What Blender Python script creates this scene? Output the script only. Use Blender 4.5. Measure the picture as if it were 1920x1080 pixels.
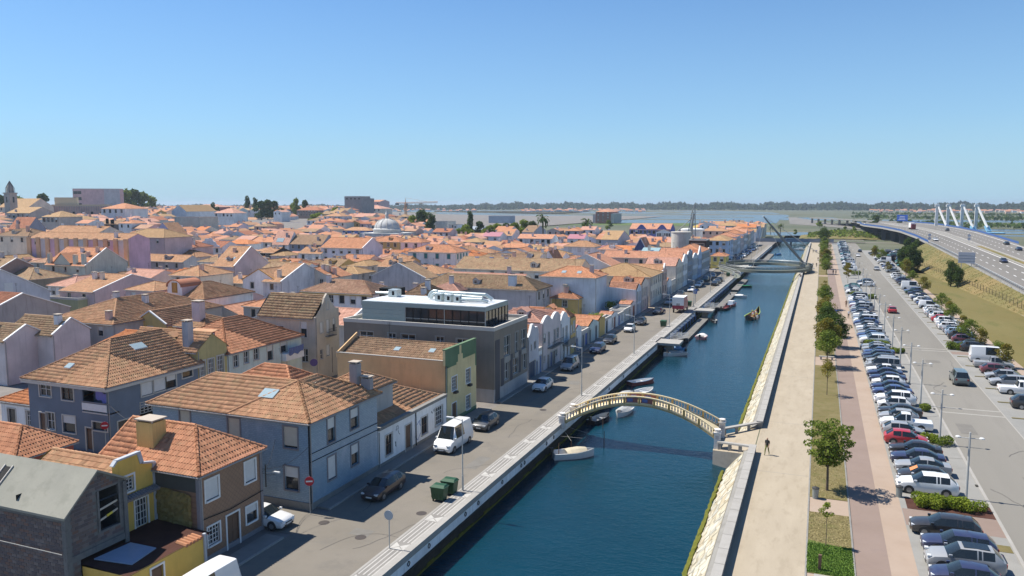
import bpy,bmesh,math,random
import numpy as np
from mathutils import Vector,Matrix
R_ = random.Random(7)
rad = math.radians
scene = bpy.context.scene
for o in list(bpy.data.objects):
 bpy.data.objects.remove(o)
COL = scene.collection

# ------------------------------------------------------------------ camera, world, sun, exposure
CAM_H = 24.0
cam_data = bpy.data.cameras.new("camera")
cam_data.sensor_width = 36.0
cam_data.lens = 36.0 * 1450.0 / 1920.0
cam_data.clip_start = 0.5
cam_data.clip_end = 20000
cam = bpy.data.objects.new("camera",cam_data)
COL.objects.link(cam)
cam.location = (0,0,CAM_H)
cam.rotation_euler = (rad(90 - 6.22),0,rad(21.69))
scene.camera = cam

SUN_EL,SUN_AZ = 57.0,270.0          # azimuth clockwise from +Y: the sun stands over -X
world = bpy.data.worlds.new("World")
scene.world = world
world.use_nodes = True
wn,wl = world.node_tree.nodes,world.node_tree.links
wn.clear()
w_out = wn.new("ShaderNodeOutputWorld")
w_bg = wn.new("ShaderNodeBackground")
w_sky = wn.new("ShaderNodeTexSky")
w_sky.sky_type = 'NISHITA'
w_sky.sun_disc = False
w_sky.sun_elevation = rad(SUN_EL)
w_sky.sun_rotation = rad(SUN_AZ)
w_sky.altitude = 0
w_sky.air_density = 1.0
w_sky.dust_density = 0.0
w_sky.ozone_density = 6.0
w_bg.inputs[1].default_value = 0.094
w_tc = wn.new("ShaderNodeTexCoord"); w_sp = wn.new("ShaderNodeSeparateXYZ"); wl.new(w_tc.outputs['Generated'],w_sp.inputs[0])
w_rp = wn.new("ShaderNodeValToRGB")          # sea haze thickening towards the horizon, all the way round
for i,(p,c) in enumerate(((0.0,.97),(.03,.80),(.10,.40),(.25,.12),(.5,0.0))):
 e = w_rp.color_ramp.elements[i] if i < 2 else w_rp.color_ramp.elements.new(p)
 e.position = p; e.color = (c,c,c,1)
wl.new(w_sp.outputs[2],w_rp.inputs[0])
w_ti = wn.new("ShaderNodeMix"); w_ti.data_type = 'RGBA'; w_ti.blend_type = 'MULTIPLY'; w_ti.inputs[0].default_value = 1; w_ti.inputs[7].default_value = (.67,.86,1.0,1)
wl.new(w_sky.outputs[0],w_ti.inputs[6])
w_mx = wn.new("ShaderNodeMix"); w_mx.data_type = 'RGBA'; w_mx.inputs[7].default_value = (2.9,4.45,5.6,1)
wl.new(w_rp.outputs[0],w_mx.inputs[0]); wl.new(w_ti.outputs[2],w_mx.inputs[6])
wl.new(w_mx.outputs[2],w_bg.inputs[0])
wl.new(w_bg.outputs[0],w_out.inputs[0])

sun_data = bpy.data.lights.new("sun",'SUN')
sun_data.energy = 4.9
sun_data.angle = rad(0.53)
sun_data.color = (1.0,0.94,0.85)
sun = bpy.data.objects.new("sun",sun_data)
COL.objects.link(sun)
sun.location = (-200,0,300)
sun.rotation_euler = (0,-rad(90 - SUN_EL),0)   # light travels towards +X and down

scene.render.engine = 'CYCLES'
scene.view_settings.view_transform = 'Standard'
scene.view_settings.look = 'None'
scene.view_settings.gamma = 1
scene.view_settings.exposure = 0.6
scene.view_settings.use_curve_mapping = False
scene.cycles.max_bounces = 6
scene.cycles.diffuse_bounces = 3
scene.cycles.glossy_bounces = 3
scene.cycles.transparent_max_bounces = 4
scene.cycles.volume_bounces = 0

# ------------------------------------------------------------------ colour and material helpers
def srgb(h):
 h = h.lstrip('#')
 out = []
 for i in (0,2,4):
  c = int(h[i:i+2],16) / 255
  out.append(c / 12.92 if c <= 0.04045 else ((c + 0.055) / 1.055) ** 2.4)
 return tuple(out)

MATS = {}
class NT:
 def __init__(s,name):
  s.m = bpy.data.materials.new(name)
  s.m.use_nodes = True
  s.t = s.m.node_tree
  s.t.nodes.clear()
  s.out = s.n("ShaderNodeOutputMaterial")
  s.b = s.n("ShaderNodeBsdfPrincipled")
  s.l(s.b.outputs[0],s.out.inputs[0])
 def n(s,kind,**kw):
  nd = s.t.nodes.new(kind)
  for k,v in kw.items():
   setattr(nd,k,v)
  return nd
 def l(s,a,b):
  s.t.links.new(a,b)
 def pos(s,sc=(1,1,1)):
  g = s.n("ShaderNodeNewGeometry")
  mp = s.n("ShaderNodeMapping")
  mp.inputs['Scale'].default_value = sc
  s.l(g.outputs['Position'],mp.inputs[0])
  return mp.outputs[0]
 def noise(s,scale,vec=None,detail=4,rough=.6):
  nd = s.n("ShaderNodeTexNoise")
  nd.inputs['Scale'].default_value = scale
  nd.inputs['Detail'].default_value = detail
  nd.inputs['Roughness'].default_value = rough
  if vec is not None:
   s.l(vec,nd.inputs['Vector'])
  return nd.outputs[0]
 def ramp(s,fac,stops):
  r = s.n("ShaderNodeValToRGB")
  e = r.color_ramp.elements
  while len(e) < len(stops):
   e.new(0.5)
  for i,(p,c) in enumerate(stops):
   e[i].position = p
   e[i].color = tuple(c) + (1,) if len(c) == 3 else c
  s.l(fac,r.inputs[0])
  return r.outputs[0]
 def mix(s,fac,a,b,mode='MIX'):
  m = s.n("ShaderNodeMix",data_type='RGBA',blend_type=mode)
  for sock,v in ((m.inputs[0],fac),(m.inputs[6],a),(m.inputs[7],b)):
   if isinstance(v,(int,float)):
    sock.default_value = v
   elif isinstance(v,tuple):
    sock.default_value = tuple(v) + (1,)
   else:
    s.l(v,sock)
  return m.outputs[2]
 def math(s,op,a,b=0.5):
  m = s.n("ShaderNodeMath",operation=op)
  for sock,v in ((m.inputs[0],a),(m.inputs[1],b)):
   if isinstance(v,(int,float)):
    sock.default_value = v
   else:
    s.l(v,sock)
  return m.outputs[0]
 def bump(s,h,dist=0.02,strength=.6):
  b = s.n("ShaderNodeBump")
  b.inputs['Strength'].default_value = strength
  b.inputs['Distance'].default_value = dist
  s.l(h,b.inputs['Height'])
  s.l(b.outputs[0],s.b.inputs['Normal'])
 def fin(s,col=None,rough=.85,metal=0.0,spec=None):
  if col is not None:
   if isinstance(col,tuple):
    s.b.inputs['Base Color'].default_value = tuple(col) + (1,)
   else:
    s.l(col,s.b.inputs['Base Color'])
  s.b.inputs['Roughness'].default_value = rough
  s.b.inputs['Metallic'].default_value = metal
  if spec is not None:
   s.b.inputs['Specular IOR Level'].default_value = spec
  return s.m

def scl(c,k):
 return tuple(min(.95,v * k) for v in c)

def plain(name,c,rough=.6,metal=0.0,spec=None,var=.12):
 if name in MATS: return MATS[name]
 t = NT(name)
 n = t.noise(3.0,t.pos())
 col = t.mix(n,scl(c,1 - var),scl(c,1 + var))
 MATS[name] = t.fin(col,rough,metal,spec)
 return MATS[name]

def plaster(name,c,stain=.35,dirt=(.10,.095,.085)):
 """rendered or painted wall: uneven tone, rain streaks, blotches"""
 key = 'plaster ' + name
 if key in MATS: return MATS[key]
 g_ = sum(c)/3; c = tuple(min(.85,(v*.86+g_*.14)*1.34) for v in c)
 t = NT(key)
 big = t.noise(.35,t.pos(),5)
 col = t.mix(t.ramp(big,[(.3,(0,0,0)),(.7,(1,1,1))]),scl(c,.80),scl(c,1.08))
 streak = t.noise(1.0,t.pos((2.2,2.2,.22)),6,.7)
 f = t.ramp(streak,[(.50,(0,0,0)),(.78,(1,1,1))])
 f2 = t.math('MULTIPLY',f,min(1,stain*1.35))
 col = t.mix(f2,col,scl(tuple((a + b) / 2 for a,b in zip(c,dirt)),.75))
 fine = t.noise(14,t.pos(),3)
 col = t.mix(t.math('MULTIPLY',fine,.25),col,scl(c,.7))
 t.bump(fine,.01,.4)
 MATS[key] = t.fin(col,.9,0,.25)
 return MATS[key]

TILEC = {   # two tones, lichen tone, lichen amount
 'tan':       ((0.456,0.254,0.143),(0.304,0.158,0.085),(0.339,0.266,0.143),.5),
 'weather':   ((0.351,0.232,0.138),(0.211,0.124,0.072),(0.304,0.254,0.143),.75),
 'ochretan':  ((0.398,0.254,0.133),(0.298,0.181,0.090),(0.351,0.266,0.127),.5),
 'red':       ((0.386,0.158,0.090),(0.246,0.096,0.055),(0.304,0.192,0.117),.35),
 'orange':    ((0.491,0.232,0.127),(0.351,0.153,0.080),(0.374,0.249,0.138),.35),
 'brightorange': ((0.503,0.198,0.080),(0.398,0.147,0.058),(0.421,0.203,0.095),.15),
 'pink':      ((0.503,0.288,0.212),(0.398,0.203,0.148),(0.445,0.294,0.212),.2),
 'pinktan':   ((0.433,0.266,0.175),(0.316,0.169,0.106),(0.386,0.288,0.164),.5),
 'salmon':    ((0.503,0.260,0.164),(0.386,0.175,0.106),(0.433,0.271,0.164),.25),
 'brown':     ((0.281,0.175,0.106),(0.175,0.107,0.064),(0.246,0.192,0.117),.5),
}
def tile_mat(key):
 nm = 'roof tile ' + key
 if nm in MATS: return MATS[nm]
 a,b,li,amt = TILEC[key]
 t = NT(nm)
 uv = t.n("ShaderNodeTexCoord").outputs['UV']
 sep = t.n("ShaderNodeSeparateXYZ"); t.l(uv,sep.inputs[0])
 fu = t.math('FLOOR',t.math('DIVIDE',sep.outputs[0],.25),0)
 fv = t.math('FLOOR',t.math('DIVIDE',sep.outputs[1],.42),0)
 cmb = t.n("ShaderNodeCombineXYZ"); t.l(fu,cmb.inputs[0]); t.l(fv,cmb.inputs[1])
 wnz = t.n("ShaderNodeTexWhiteNoise",noise_dimensions='2D'); t.l(cmb.outputs[0],wnz.inputs['Vector'])
 oi = t.n("ShaderNodeObjectInfo")
 rnd = t.math('FRACT',t.math('ADD',wnz.outputs[0],oi.outputs['Random']),0)
 big = t.noise(.45,t.pos(),5,.65)
 f = t.math('ADD',t.math('MULTIPLY',rnd,.7),t.math('MULTIPLY',t.ramp(big,[(.32,(0,0,0)),(.68,(1,1,1))]),.45))
 col = t.mix(f,scl(b,1.0),scl(a,1.08))
 odd = t.ramp(t.math('FRACT',t.math('MULTIPLY',rnd,7.31),0),[(.93,(0,0,0)),(.94,(1,1,1))])
 col = t.mix(t.math('MULTIPLY',odd,.55),col,scl(a,1.35))
 odd2 = t.ramp(t.math('FRACT',t.math('MULTIPLY',rnd,13.7),0),[(.90,(0,0,0)),(.91,(1,1,1))])
 col = t.mix(t.math('MULTIPLY',odd2,.4),col,scl(b,.45))
 lm = t.ramp(t.noise(1.3,t.pos(),6,.75),[(.48,(0,0,0)),(.66,(1,1,1))])
 col = t.mix(t.math('MULTIPLY',lm,amt),col,li)
 dk = t.ramp(t.noise(.8,t.pos((1,1,.5)),6,.8),[(.55,(0,0,0)),(.75,(1,1,1))])
 col = t.mix(t.math('MULTIPLY',dk,.2),col,scl(b,.55))
 # rolls of the tiles: fine relief across the slope, course joints as thin dark gaps
 w = t.math('SINE',t.math('MULTIPLY',sep.outputs[0],2 * math.pi / .25),0)
 h = t.math('ADD',t.math('MULTIPLY',w,.5),t.math('MULTIPLY',t.noise(30,t.pos(),2),.3))
 t.bump(h,.03,.8)
 MATS[nm] = t.fin(col,.88,0,.25)
 return MATS[nm]

GLASS = None
def glass_mat():
 global GLASS
 if GLASS: return GLASS
 t = NT('window glass')
 n = t.noise(.5,t.pos(),2)
 col = t.mix(n,(.012,.015,.018),(.05,.055,.06))
 GLASS = t.fin(col,.06,0,.6)
 return GLASS

# ------------------------------------------------------------------ mesh helpers
class MB:
 def __init__(s):
  s.v,s.f,s.m,s.uv = [],[],[],{}
  s.mats = []
 def mi(s,mat):
  if mat not in s.mats: s.mats.append(mat)
  return s.mats.index(mat)
 def face(s,pts,mat,uv=None):
  i = len(s.v)
  s.v.extend([tuple(p) for p in pts])
  s.f.append(tuple(range(i,i + len(pts))))
  s.m.append(s.mi(mat))
  if uv: s.uv[len(s.f) - 1] = uv
 def raw(s,verts,faces,mat):
  i = len(s.v); k = s.mi(mat)
  s.v.extend([tuple(p) for p in verts])
  for f in faces:
   s.f.append(tuple(j + i for j in f)); s.m.append(k)
 def box(s,x0,x1,y0,y1,z0,z1,mat):
  v = [(x0,y0,z0),(x1,y0,z0),(x1,y1,z0),(x0,y1,z0),(x0,y0,z1),(x1,y0,z1),(x1,y1,z1),(x0,y1,z1)]
  s.raw(v,[(0,3,2,1),(4,5,6,7),(0,1,5,4),(1,2,6,5),(2,3,7,6),(3,0,4,7)],mat)
 def prism(s,poly,z0,z1,mat,top=True):
  """vertical prism over a plan polygon (counter-clockwise)"""
  n = len(poly)
  v = [(x,y,z0) for x,y in poly] + [(x,y,z1) for x,y in poly]
  f = [(i,(i+1) % n,n + (i+1) % n,n + i) for i in range(n)]
  f.append(tuple(range(n,2*n))); f.append(tuple(reversed(range(n))))
  s.raw(v,f,mat)
 def bar(s,a,b,w,h,mat):
  """box beam from a to b"""
  a,b = Vector(a),Vector(b); d = (b - a).normalized()
  up = Vector((0,0,1)) if abs(d.z) < .95 else Vector((1,0,0))
  sx = d.cross(up).normalized() * w / 2; sz = sx.cross(d).normalized() * h / 2
  v = [a-sx-sz,a+sx-sz,a+sx+sz,a-sx+sz,b-sx-sz,b+sx-sz,b+sx+sz,b-sx+sz]
  s.raw(v,[(0,1,2,3),(7,6,5,4),(0,4,5,1),(1,5,6,2),(2,6,7,3),(3,7,4,0)],mat)
 def tube(s,a,b,r0,r1,mat,n=8,caps=True):
  a,b = Vector(a),Vector(b); d = (b - a)
  if d.length < 1e-6: return
  d.normalize()
  up = Vector((0,0,1)) if abs(d.z) < .95 else Vector((1,0,0))
  sx = d.cross(up).normalized(); sy = sx.cross(d)
  v = []
  for p,r in ((a,r0),(b,r1)):
   for i in range(n):
    t = 2*math.pi*i/n
    v.append(p + (sx*math.cos(t) + sy*math.sin(t)) * r)
  f = [(i,(i+1) % n,n + (i+1) % n,n + i) for i in range(n)]
  if caps: f += [tuple(reversed(range(n))),tuple(range(n,2*n))]
  s.raw(v,f,mat)
 def lathe(s,prof,mat,c=(0,0,0),n=12):
  v,f = [],[]
  for r,z in prof:
   for i in range(n):
    t = 2*math.pi*i/n
    v.append((c[0] + r*math.cos(t),c[1] + r*math.sin(t),c[2] + z))
  for k in range(len(prof)-1):
   for i in range(n):
    j = (i+1) % n
    f.append((k*n+i,k*n+j,(k+1)*n+j,(k+1)*n+i))
  f.append(tuple(reversed(range(n)))); f.append(tuple((len(prof)-1)*n + i for i in range(n)))
  s.raw(v,f,mat)
 def build(s,name,parent=None,loc=(0,0,0),smooth=None,off=None):
  """link the collected shapes as ONE mesh object; off is subtracted from the vertices"""
  me = s.mesh(name,smooth,off)
  return put(me,name,parent,loc)
 def mesh(s,name,smooth=None,off=None):
  me = bpy.data.meshes.new(name)
  vv = s.v if off is None else [(a-off[0],b-off[1],c-off[2]) for a,b,c in s.v]
  me.from_pydata(vv,[],s.f)
  for m in s.mats: me.materials.append(m)
  me.polygons.foreach_set('material_index',s.m)
  if s.uv:
   ul = me.uv_layers.new(name='UVMap')
   for fi,uv in s.uv.items():
    p = me.polygons[fi]
    for k,li in enumerate(p.loop_indices):
     ul.data[li].uv = uv[k]
  if smooth:
   me.polygons.foreach_set('use_smooth',[True]*len(me.polygons))
   me.set_sharp_from_angle(angle=rad(smooth))
  me.update()
  return me

def put(me,name,parent=None,loc=(0,0,0),rot=None,scale=None):
 o = bpy.data.objects.new(name,me)
 COL.objects.link(o)
 o.location = loc
 if rot is not None: o.rotation_euler = rot
 if scale is not None: o.scale = scale
 if parent is not None: o.parent = parent
 return o

def empty(name,loc,rz=0):
 o = bpy.data.objects.new(name,None)
 o.empty_display_size = .3
 COL.objects.link(o)
 o.location = loc; o.rotation_euler = (0,0,rz)
 return o

def tag(o,label=None,cat=None,group=None,kind=None):
 if label: o['label'] = label
 if cat: o['category'] = cat
 if group: o['group'] = group
 if kind: o['kind'] = kind
 return o

def kids(o):
 return KIDS.get(o.name,[])
KIDS = {}
def copy_tree(o,loc=None,rz=None,parent=None,children=None):
 """a thing, its parts and their sub-parts; shares mesh data"""
 c = o.copy(); COL.objects.link(c)
 if parent is not None: c.parent = parent
 if loc is not None: c.location = loc
 if rz is not None: c.rotation_euler = (0,0,rz)
 for ch in (children or CHILD).get(o,[]):
  copy_tree(ch,parent=c)
 return c
CHILD = {}
def freeze(root):
 """remember the children of a prototype for copy_tree"""
 todo = [root]
 while todo:
  p = todo.pop()
  ch = [o for o in list(COL.objects) if o.parent == p]
  if ch:
   CHILD[p] = ch; todo += ch
def smoothstep(a,b,x):
 t = max(0,min(1,(x-a)/(b-a))); return t*t*(3-2*t)
# ------------------------------------------------------------------ ground materials
def ground_mat(name,c1,c2,scale=.2,fine=12,c3=None,f3=.3,rough=.95,bump=.015,streak=None):
 if name in MATS: return MATS[name]
 q = 1 if max(c1) < .2 else .74
 c1,c2,c3 = scl(c1,q),scl(c2,q),scl(c3,q) if c3 else None
 t = NT(name)
 n1 = t.noise(scale,t.pos(streak or (1,1,1)),6,.65)
 col = t.mix(t.ramp(n1,[(.35,(0,0,0)),(.65,(1,1,1))]),c1,c2)
 if c3:
  n3 = t.noise(scale*3.1,t.pos(streak or (1,1,1)),6,.7)
  col = t.mix(t.math('MULTIPLY',t.ramp(n3,[(.52,(0,0,0)),(.62,(1,1,1))]),f3),col,c3)
 nf = t.noise(fine,t.pos(),3,.7)
 col = t.mix(t.math('MULTIPLY',nf,.35),col,scl(c1,.6))
 t.bump(nf,bump,.5)
 MATS[name] = t.fin(col,rough,0,.25)
 return MATS[name]

M_ASPH = ground_mat('street asphalt',(.25,.225,.185),(.30,.27,.225),.12,20,(.18,.17,.155),.35)
M_ROAD = ground_mat('car park road surface',(.27,.255,.22),(.33,.31,.27),.06,18,(.22,.205,.18),.3,streak=(1,.12,1))
M_STALL = ground_mat('parking stall concrete',(.33,.325,.30),(.40,.39,.36),.15,16,(.26,.25,.23),.3)
M_PINK = ground_mat('pink brick path',(.32,.24,.195),(.36,.275,.23),.2,22,(.27,.20,.18),.2)
M_BEIGE = ground_mat('beige gravel path',(.46,.35,.265),(.52,.41,.32),.15,18,(.38,.29,.22),.25)
M_PROM = ground_mat('pale sand promenade',(.49,.415,.305),(.555,.475,.355),.5,14,(.36,.30,.21),.35,streak=(1,.3,1))
M_DRY = ground_mat('dry yellow grass',(.20,.165,.06),(.27,.22,.10),.35,25,(.12,.14,.03),.5,bump=.05)
M_GREEN = ground_mat('watered green grass',(.075,.12,.02),(.12,.16,.03),.5,25,(.05,.09,.015),.5,bump=.06)
M_FIELD = ground_mat('sunburnt lawn',(.205,.165,.05),(.24,.205,.075),.05,20,(.13,.145,.035),.55,bump=.05,streak=(1,.35,1))
M_BANK = ground_mat('weedy embankment',(.15,.14,.05),(.24,.175,.075),.06,9,(.07,.095,.025),.7,bump=.12)
M_MARSH = ground_mat('salt marsh',(.09,.105,.06),(.15,.15,.105),.006,.2,(.06,.075,.045),.6,bump=.0,streak=(.35,1.6,1))
M_MUD = ground_mat('salt pan mud',(.12,.115,.10),(.16,.15,.13),.01,.3,(.08,.08,.075),.6,bump=0,streak=(.3,2,1))
M_TOWN = ground_mat('town paving',(.17,.155,.14),(.24,.22,.20),.2,12)
M_KERB = ground_mat('kerb stone',(.42,.40,.36),(.5,.48,.44),.5,12)
M_CONC = ground_mat('weathered concrete',(.30,.29,.265),(.38,.37,.34),.4,12,(.2,.19,.17),.4)
M_HWY = ground_mat('motorway asphalt',(.24,.225,.20),(.30,.28,.25),.05,15,(.2,.19,.17),.2,streak=(1,.1,1))
M_MOSS = ground_mat('green yellow weed',(.10,.115,.015),(.16,.15,.02),2.5,12,(.04,.045,.01),.6,bump=.06)
M_WHITEP = plain('white road paint',(.75,.74,.70),.7)
M_WORN = plain('worn road paint',(.30,.285,.25),.8)
M_WALLW = plaster('quay white wash',(.62,.66,.68),.5,(.2,.2,.18))
M_DARKST = ground_mat('dark wet quay stone',(.035,.034,.03),(.06,.056,.045),1.2,8)
M_CALC = ground_mat('grey calcada setts',(.30,.285,.26),(.37,.35,.32),.6,30)
M_CALW = plain('white calcada setts',(.42,.405,.37),.85,var=.25)

# ------------------------------------------------------------------ the large ground sheets
def sheet(name,pts,z,mat,kind='structure',label=None):
 mb = MB(); mb.face([(x,y,z) for x,y in pts],mat)
 o = mb.build(name); tag(o,kind=kind)
 return o
mb = MB()
mb.face([(-9000,-300,-3.2),(9000,-300,-3.2),(9000,9000,-3.2),(-9000,9000,-3.2)],M_MUD)
tag(mb.build('ground'),kind='structure')
# left bank: town ground with its gentle hill
def hill(x,y):
 D = math.hypot(x,y); a = math.degrees(math.atan2(-x,y))
 return max(9.0 * smoothstep(440,640,D) * smoothstep(25,33,a),9.5 * smoothstep(200,420,D) * smoothstep(42,49,a))
xs = [-25.6,-60,-110,-160,-220,-280,-340,-400,-470,-540,-620,-720,-850,-1000,-1300,-1700]
ys = [-60,100,200,260,320,380,440,500,560,640,740,860,1000,1200,1500]
v,f = [],[]
for y in ys:
 for x in xs: v.append((x,y,-0.02 + hill(x,y)))
for j in range(len(ys)-1):
 for i in range(len(xs)-1):
  a = j*len(xs)+i
  y0,x0 = ys[j],xs[i]
  if y0 >= 560 and x0 > -280: continue
  f.append((a+1,a,a+len(xs),a+len(xs)+1))
mb = MB(); mb.raw(v,f,M_TOWN)
# bank edge down to the canal bed
mb.raw([(-25.6,-60,-.02),(-25.6,560,-.02),(-25.6,560,-3.2),(-25.6,-60,-3.2)],[(0,1,2,3)],M_DARKST)
tag(mb.build('town_ground'),kind='structure')
# marsh beyond
mb = MB()
mb.face([(-9000,700,-.75),(9000,700,-.75),(9000,9000,-.75),(-9000,9000,-.75)],M_MARSH)
mb.face([(-280,560,-.8),(-25,560,-.8),(-25,701,-.8),(-280,701,-.8)],M_MARSH)
mb.face([(36,560,-.8),(9000,560,-.8),(9000,701,-.8),(36,701,-.8)],M_MARSH)
tag(mb.build('marshland'),kind='structure')
# canal water
def water_mat():
 t = NT('canal water')
 wv = t.pos((1.0,1.4,1))
 n1 = t.noise(1.1,wv,4,.6); n2 = t.noise(3.6,t.pos((1,1.6,1)),3,.6)
 h = t.math('ADD',t.math('MULTIPLY',n1,.75),t.math('MULTIPLY',n2,.3))
 t.bump(h,.11,.85)
 col = t.mix(t.noise(.08,t.pos(),3),(.001,.019,.029),(.003,.041,.064))
 t.b.inputs['IOR'].default_value = 1.33
 return t.fin(col,.07,0,.5)
M_WATER = water_mat()
WL = -2.2
mb = MB()
mb.face([(-25.7,-60,WL),(-7.0,-60,WL),(-7.0,520,WL),(-25.7,520,WL)],M_WATER)
mb.face([(-60,520,WL),(45,520,WL),(45,640,WL),(-60,640,WL)],M_WATER)
tag(mb.build('canal_water'),kind='structure')
def lagoon_mat():
 t = NT('lagoon water')
 n = t.noise(.05,t.pos((.25,1.5,1)),5,.7)
 t.bump(n,.3,.35)
 col = t.mix(n,(.045,.06,.07),(.10,.115,.115))
 t.b.inputs['IOR'].default_value = 1.33
 return t.fin(col,.22,0,.5)
M_LAG = lagoon_mat()
# lagoon sheets and the strips of bank between the salt pans
M_BANKFAR = ground_mat('far bank soil',(.12,.12,.06),(.20,.17,.11),.01,.2)
M_LGREEN = ground_mat('samphire green flat',(.085,.13,.03),(.12,.155,.05),.01,.2,bump=0)
def water_poly(pts,z=-.70):
 sheet('lagoon_water',pts,z,M_LAG)
water_poly([(-241,985),(-52,1040),(-60,1300),(-58,1660),(-75,1900),(-330,2150),(-420,1700),(-300,1200)])
water_poly([(-330,2230),(-90,2000),(-130,2364),(-420,3000),(-668,2707)])
water_poly([(-700,1300),(-330,1230),(-420,1650),(-900,1700)])
water_poly([(-1500,2300),(-560,1750),(-700,2500),(-1800,3000)])
water_poly([(-420,880),(-265,930),(-330,1100),(-520,1020)])
water_poly([(-900,1750),(-430,1730),(-380,2150),(-560,2400),(-1300,2500)])
water_poly([(-60,1250),(40,1260),(20,1500),(-58,1480)])
water_poly([(-34,640),(35,655),(36,745),(-60,700)],-.70)
water_poly([(110,690),(420,640),(520,820),(150,800)],-.70)
water_poly([(70,800),(600,900),(640,990),(60,860)],-.70)
water_poly([(40,1180),(700,1240),(760,1420),(40,1330)],-.70)
sheet('green_flat',[(-290,870),(-72,890),(-50,1035),(-240,980)],-.66,M_LGREEN)
sheet('green_flat',[(-500,1110),(-335,1110),(-305,1190),(-650,1290)],-.66,M_LGREEN)
sheet('green_flat',[(-430,790),(-300,800),(-300,830),(-420,860)],-.66,M_LGREEN)
mb = MB()
rr = random.Random(3)
for k in range(46):
 y = 1000 * 1.035 ** (k * .9) ; y = 1000 + 62*k
 x0 = -.62*y + rr.uniform(0,.35*y); L = rr.uniform(.08,.32)*y
 sl = rr.uniform(-.12,.12); w = rr.uniform(2.5,7)
 mb.raw([(x0,y,-.75),(x0+L,y+sl*L,-.75),(x0+L,y+sl*L+w,-.75),(x0,y+w,-.75),
   (x0,y+1,-.2),(x0+L,y+sl*L+1,-.2),(x0+L,y+sl*L+w-1,-.2),(x0,y+w-1,-.2)],
           [(4,5,6,7),(0,1,5,4),(1,2,6,5),(2,3,7,6),(3,0,4,7)],M_BANKFAR)
for k in range(24):
 y = 720 + 70*k; x0 = rr.uniform(60,.3*y); L = rr.uniform(.15,.5)*y; w = rr.uniform(2,5)
 mb.raw([(x0,y,-.75),(x0+L,y,-.75),(x0+L,y+w,-.75),(x0,y+w,-.75),
   (x0,y+1,.0),(x0+L,y+1,.0),(x0+L,y+w-1,.0),(x0,y+w-1,.0)],
           [(4,5,6,7),(0,1,5,4),(1,2,6,5),(2,3,7,6),(3,0,4,7)],M_BANKFAR)
tag(mb.build('salt_pan_banks'),kind='structure')

# ------------------------------------------------------------------ right bank
sheet('right_bank_ground',[(-5.2,-60),(1500,-60),(1500,560),(-5.2,560)],-.03,M_MARSH)
sheet('promenade',[(-5.0,-60),(.0,-60),(.0,516),(-5.0,516)],0.0,M_PROM)
sheet('pink_path',[(3.0,-60),(5.2,-60),(5.2,516),(3.0,516)],0.0,M_PINK)
sheet('beige_path',[(5.2,-60),(6.85,-60),(6.85,516),(5.2,516)],0.002,M_BEIGE)
sheet('parking_stalls',[(6.85,-60),(13.5,-60),(13.5,520),(6.85,520)],0.0,M_STALL)
sheet('car_park_road',[(13.5,-60),(20.3,-60),(20.3,520),(13.5,520)],0.004,M_ROAD)
sheet('parking_stalls',[(20.3,-60),(25.6,-60),(25.6,440),(20.3,440)],0.0,M_STALL)
sheet('parking_stalls',[(25.6,300),(46,300),(46,440),(25.6,440)],0.0,M_STALL)
sheet('footpath',[(27.2,-60),(28.6,-60),(28.6,300),(27.2,300)],0.0,M_BEIGE)
mb = MB()
for x in (13.5,): mb.box(x-.12,x+.12,-60,500,-.02,.05,M_KERB)
tag(mb.build('drain_kerb'),kind='structure')
mb = MB(); mb.face([(20.22,-60,.012),(20.36,-60,.012),(20.36,500,.012),(20.22,500,.012)],M_WORN)
for y in (99.6,102.0,141.4,143.4):
 mb.face([(13.8,y,.012),(20.2,y,.012),(20.2,y+.45,.012),(13.8,y+.45,.012)],M_WORN)
tag(mb.build('road_line'),kind='structure')
# parking bay marks on the right: short kerb stubs of dry grass
mb = MB()
for k in range(26):
 y = 92 + 7.6*k
 mb.box(20.9,22.7,y,y+.35,-.02,.06,M_DRY)
tag(mb.build('bay_strips'),kind='structure')
# grass strip between promenade and pink path, cut by crossing paths
cross = [(40.0,52.0),(62.9,66.2),(122.4,129.5),(196,199),(275,281),(330,336)]
y = -20
segs = []
for a,b in cross + [(516,520)]:
 segs.append((y,a)); y = b
for a,b in segs: sheet('grass_strip',[(.0,a),(3.0,a),(3.0,b),(.0,b)],0.03,M_DRY)
for a,b in cross: sheet('crossing_path',[(.0,a),(3.0,a),(3.0,b),(.0,b)],0.0,M_BEIGE)
sheet('green_grass_patch',[(.05,52.05),(2.95,52.05),(2.95,56.6),(.05,57.4)],0.034,M_GREEN)
# short grass blades on the near strip
def grass_tufts(name,regions,n,h,mat,seed):
 rs = random.Random(seed); mb = MB()
 for _ in range(n):
  x0,x1,y0,y1,z = regions[rs.randrange(len(regions))]
  x,y = rs.uniform(x0,x1),rs.uniform(y0,y1)
  a = rs.uniform(0,6.28); hh = h*rs.uniform(.5,1.3); w = .05
  dx,dy = math.cos(a)*w,math.sin(a)*w
  mb.raw([(x-dx,y-dy,z),(x+dx,y+dy,z),(x+rs.uniform(-.05,.05),y+rs.uniform(-.05,.05),z+hh)],[(0,1,2)],mat)
 o = mb.build(name); tag(o,kind='stuff',label='short grass blades growing on the strip between the promenade and the pink path',cat='grass')
 return o
M_BLADE = plain('green grass blade',(.14,.24,.03),.8,var=.3)
M_BLADED = plain('dry grass blade',(.30,.25,.11),.9,var=.3)
grass_tufts('green_grass',[(.05,2.95,52.1,56.8,.03)],9000,.10,M_BLADE,1)
o = grass_tufts('dry_grass',[(.05,2.95,56.5,62.8,.03),(.05,2.95,66.3,90,.03)],5000,.03,M_BLADED,2)
o['label'] = 'short dry yellow grass growing round the trees beside the promenade'
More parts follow.
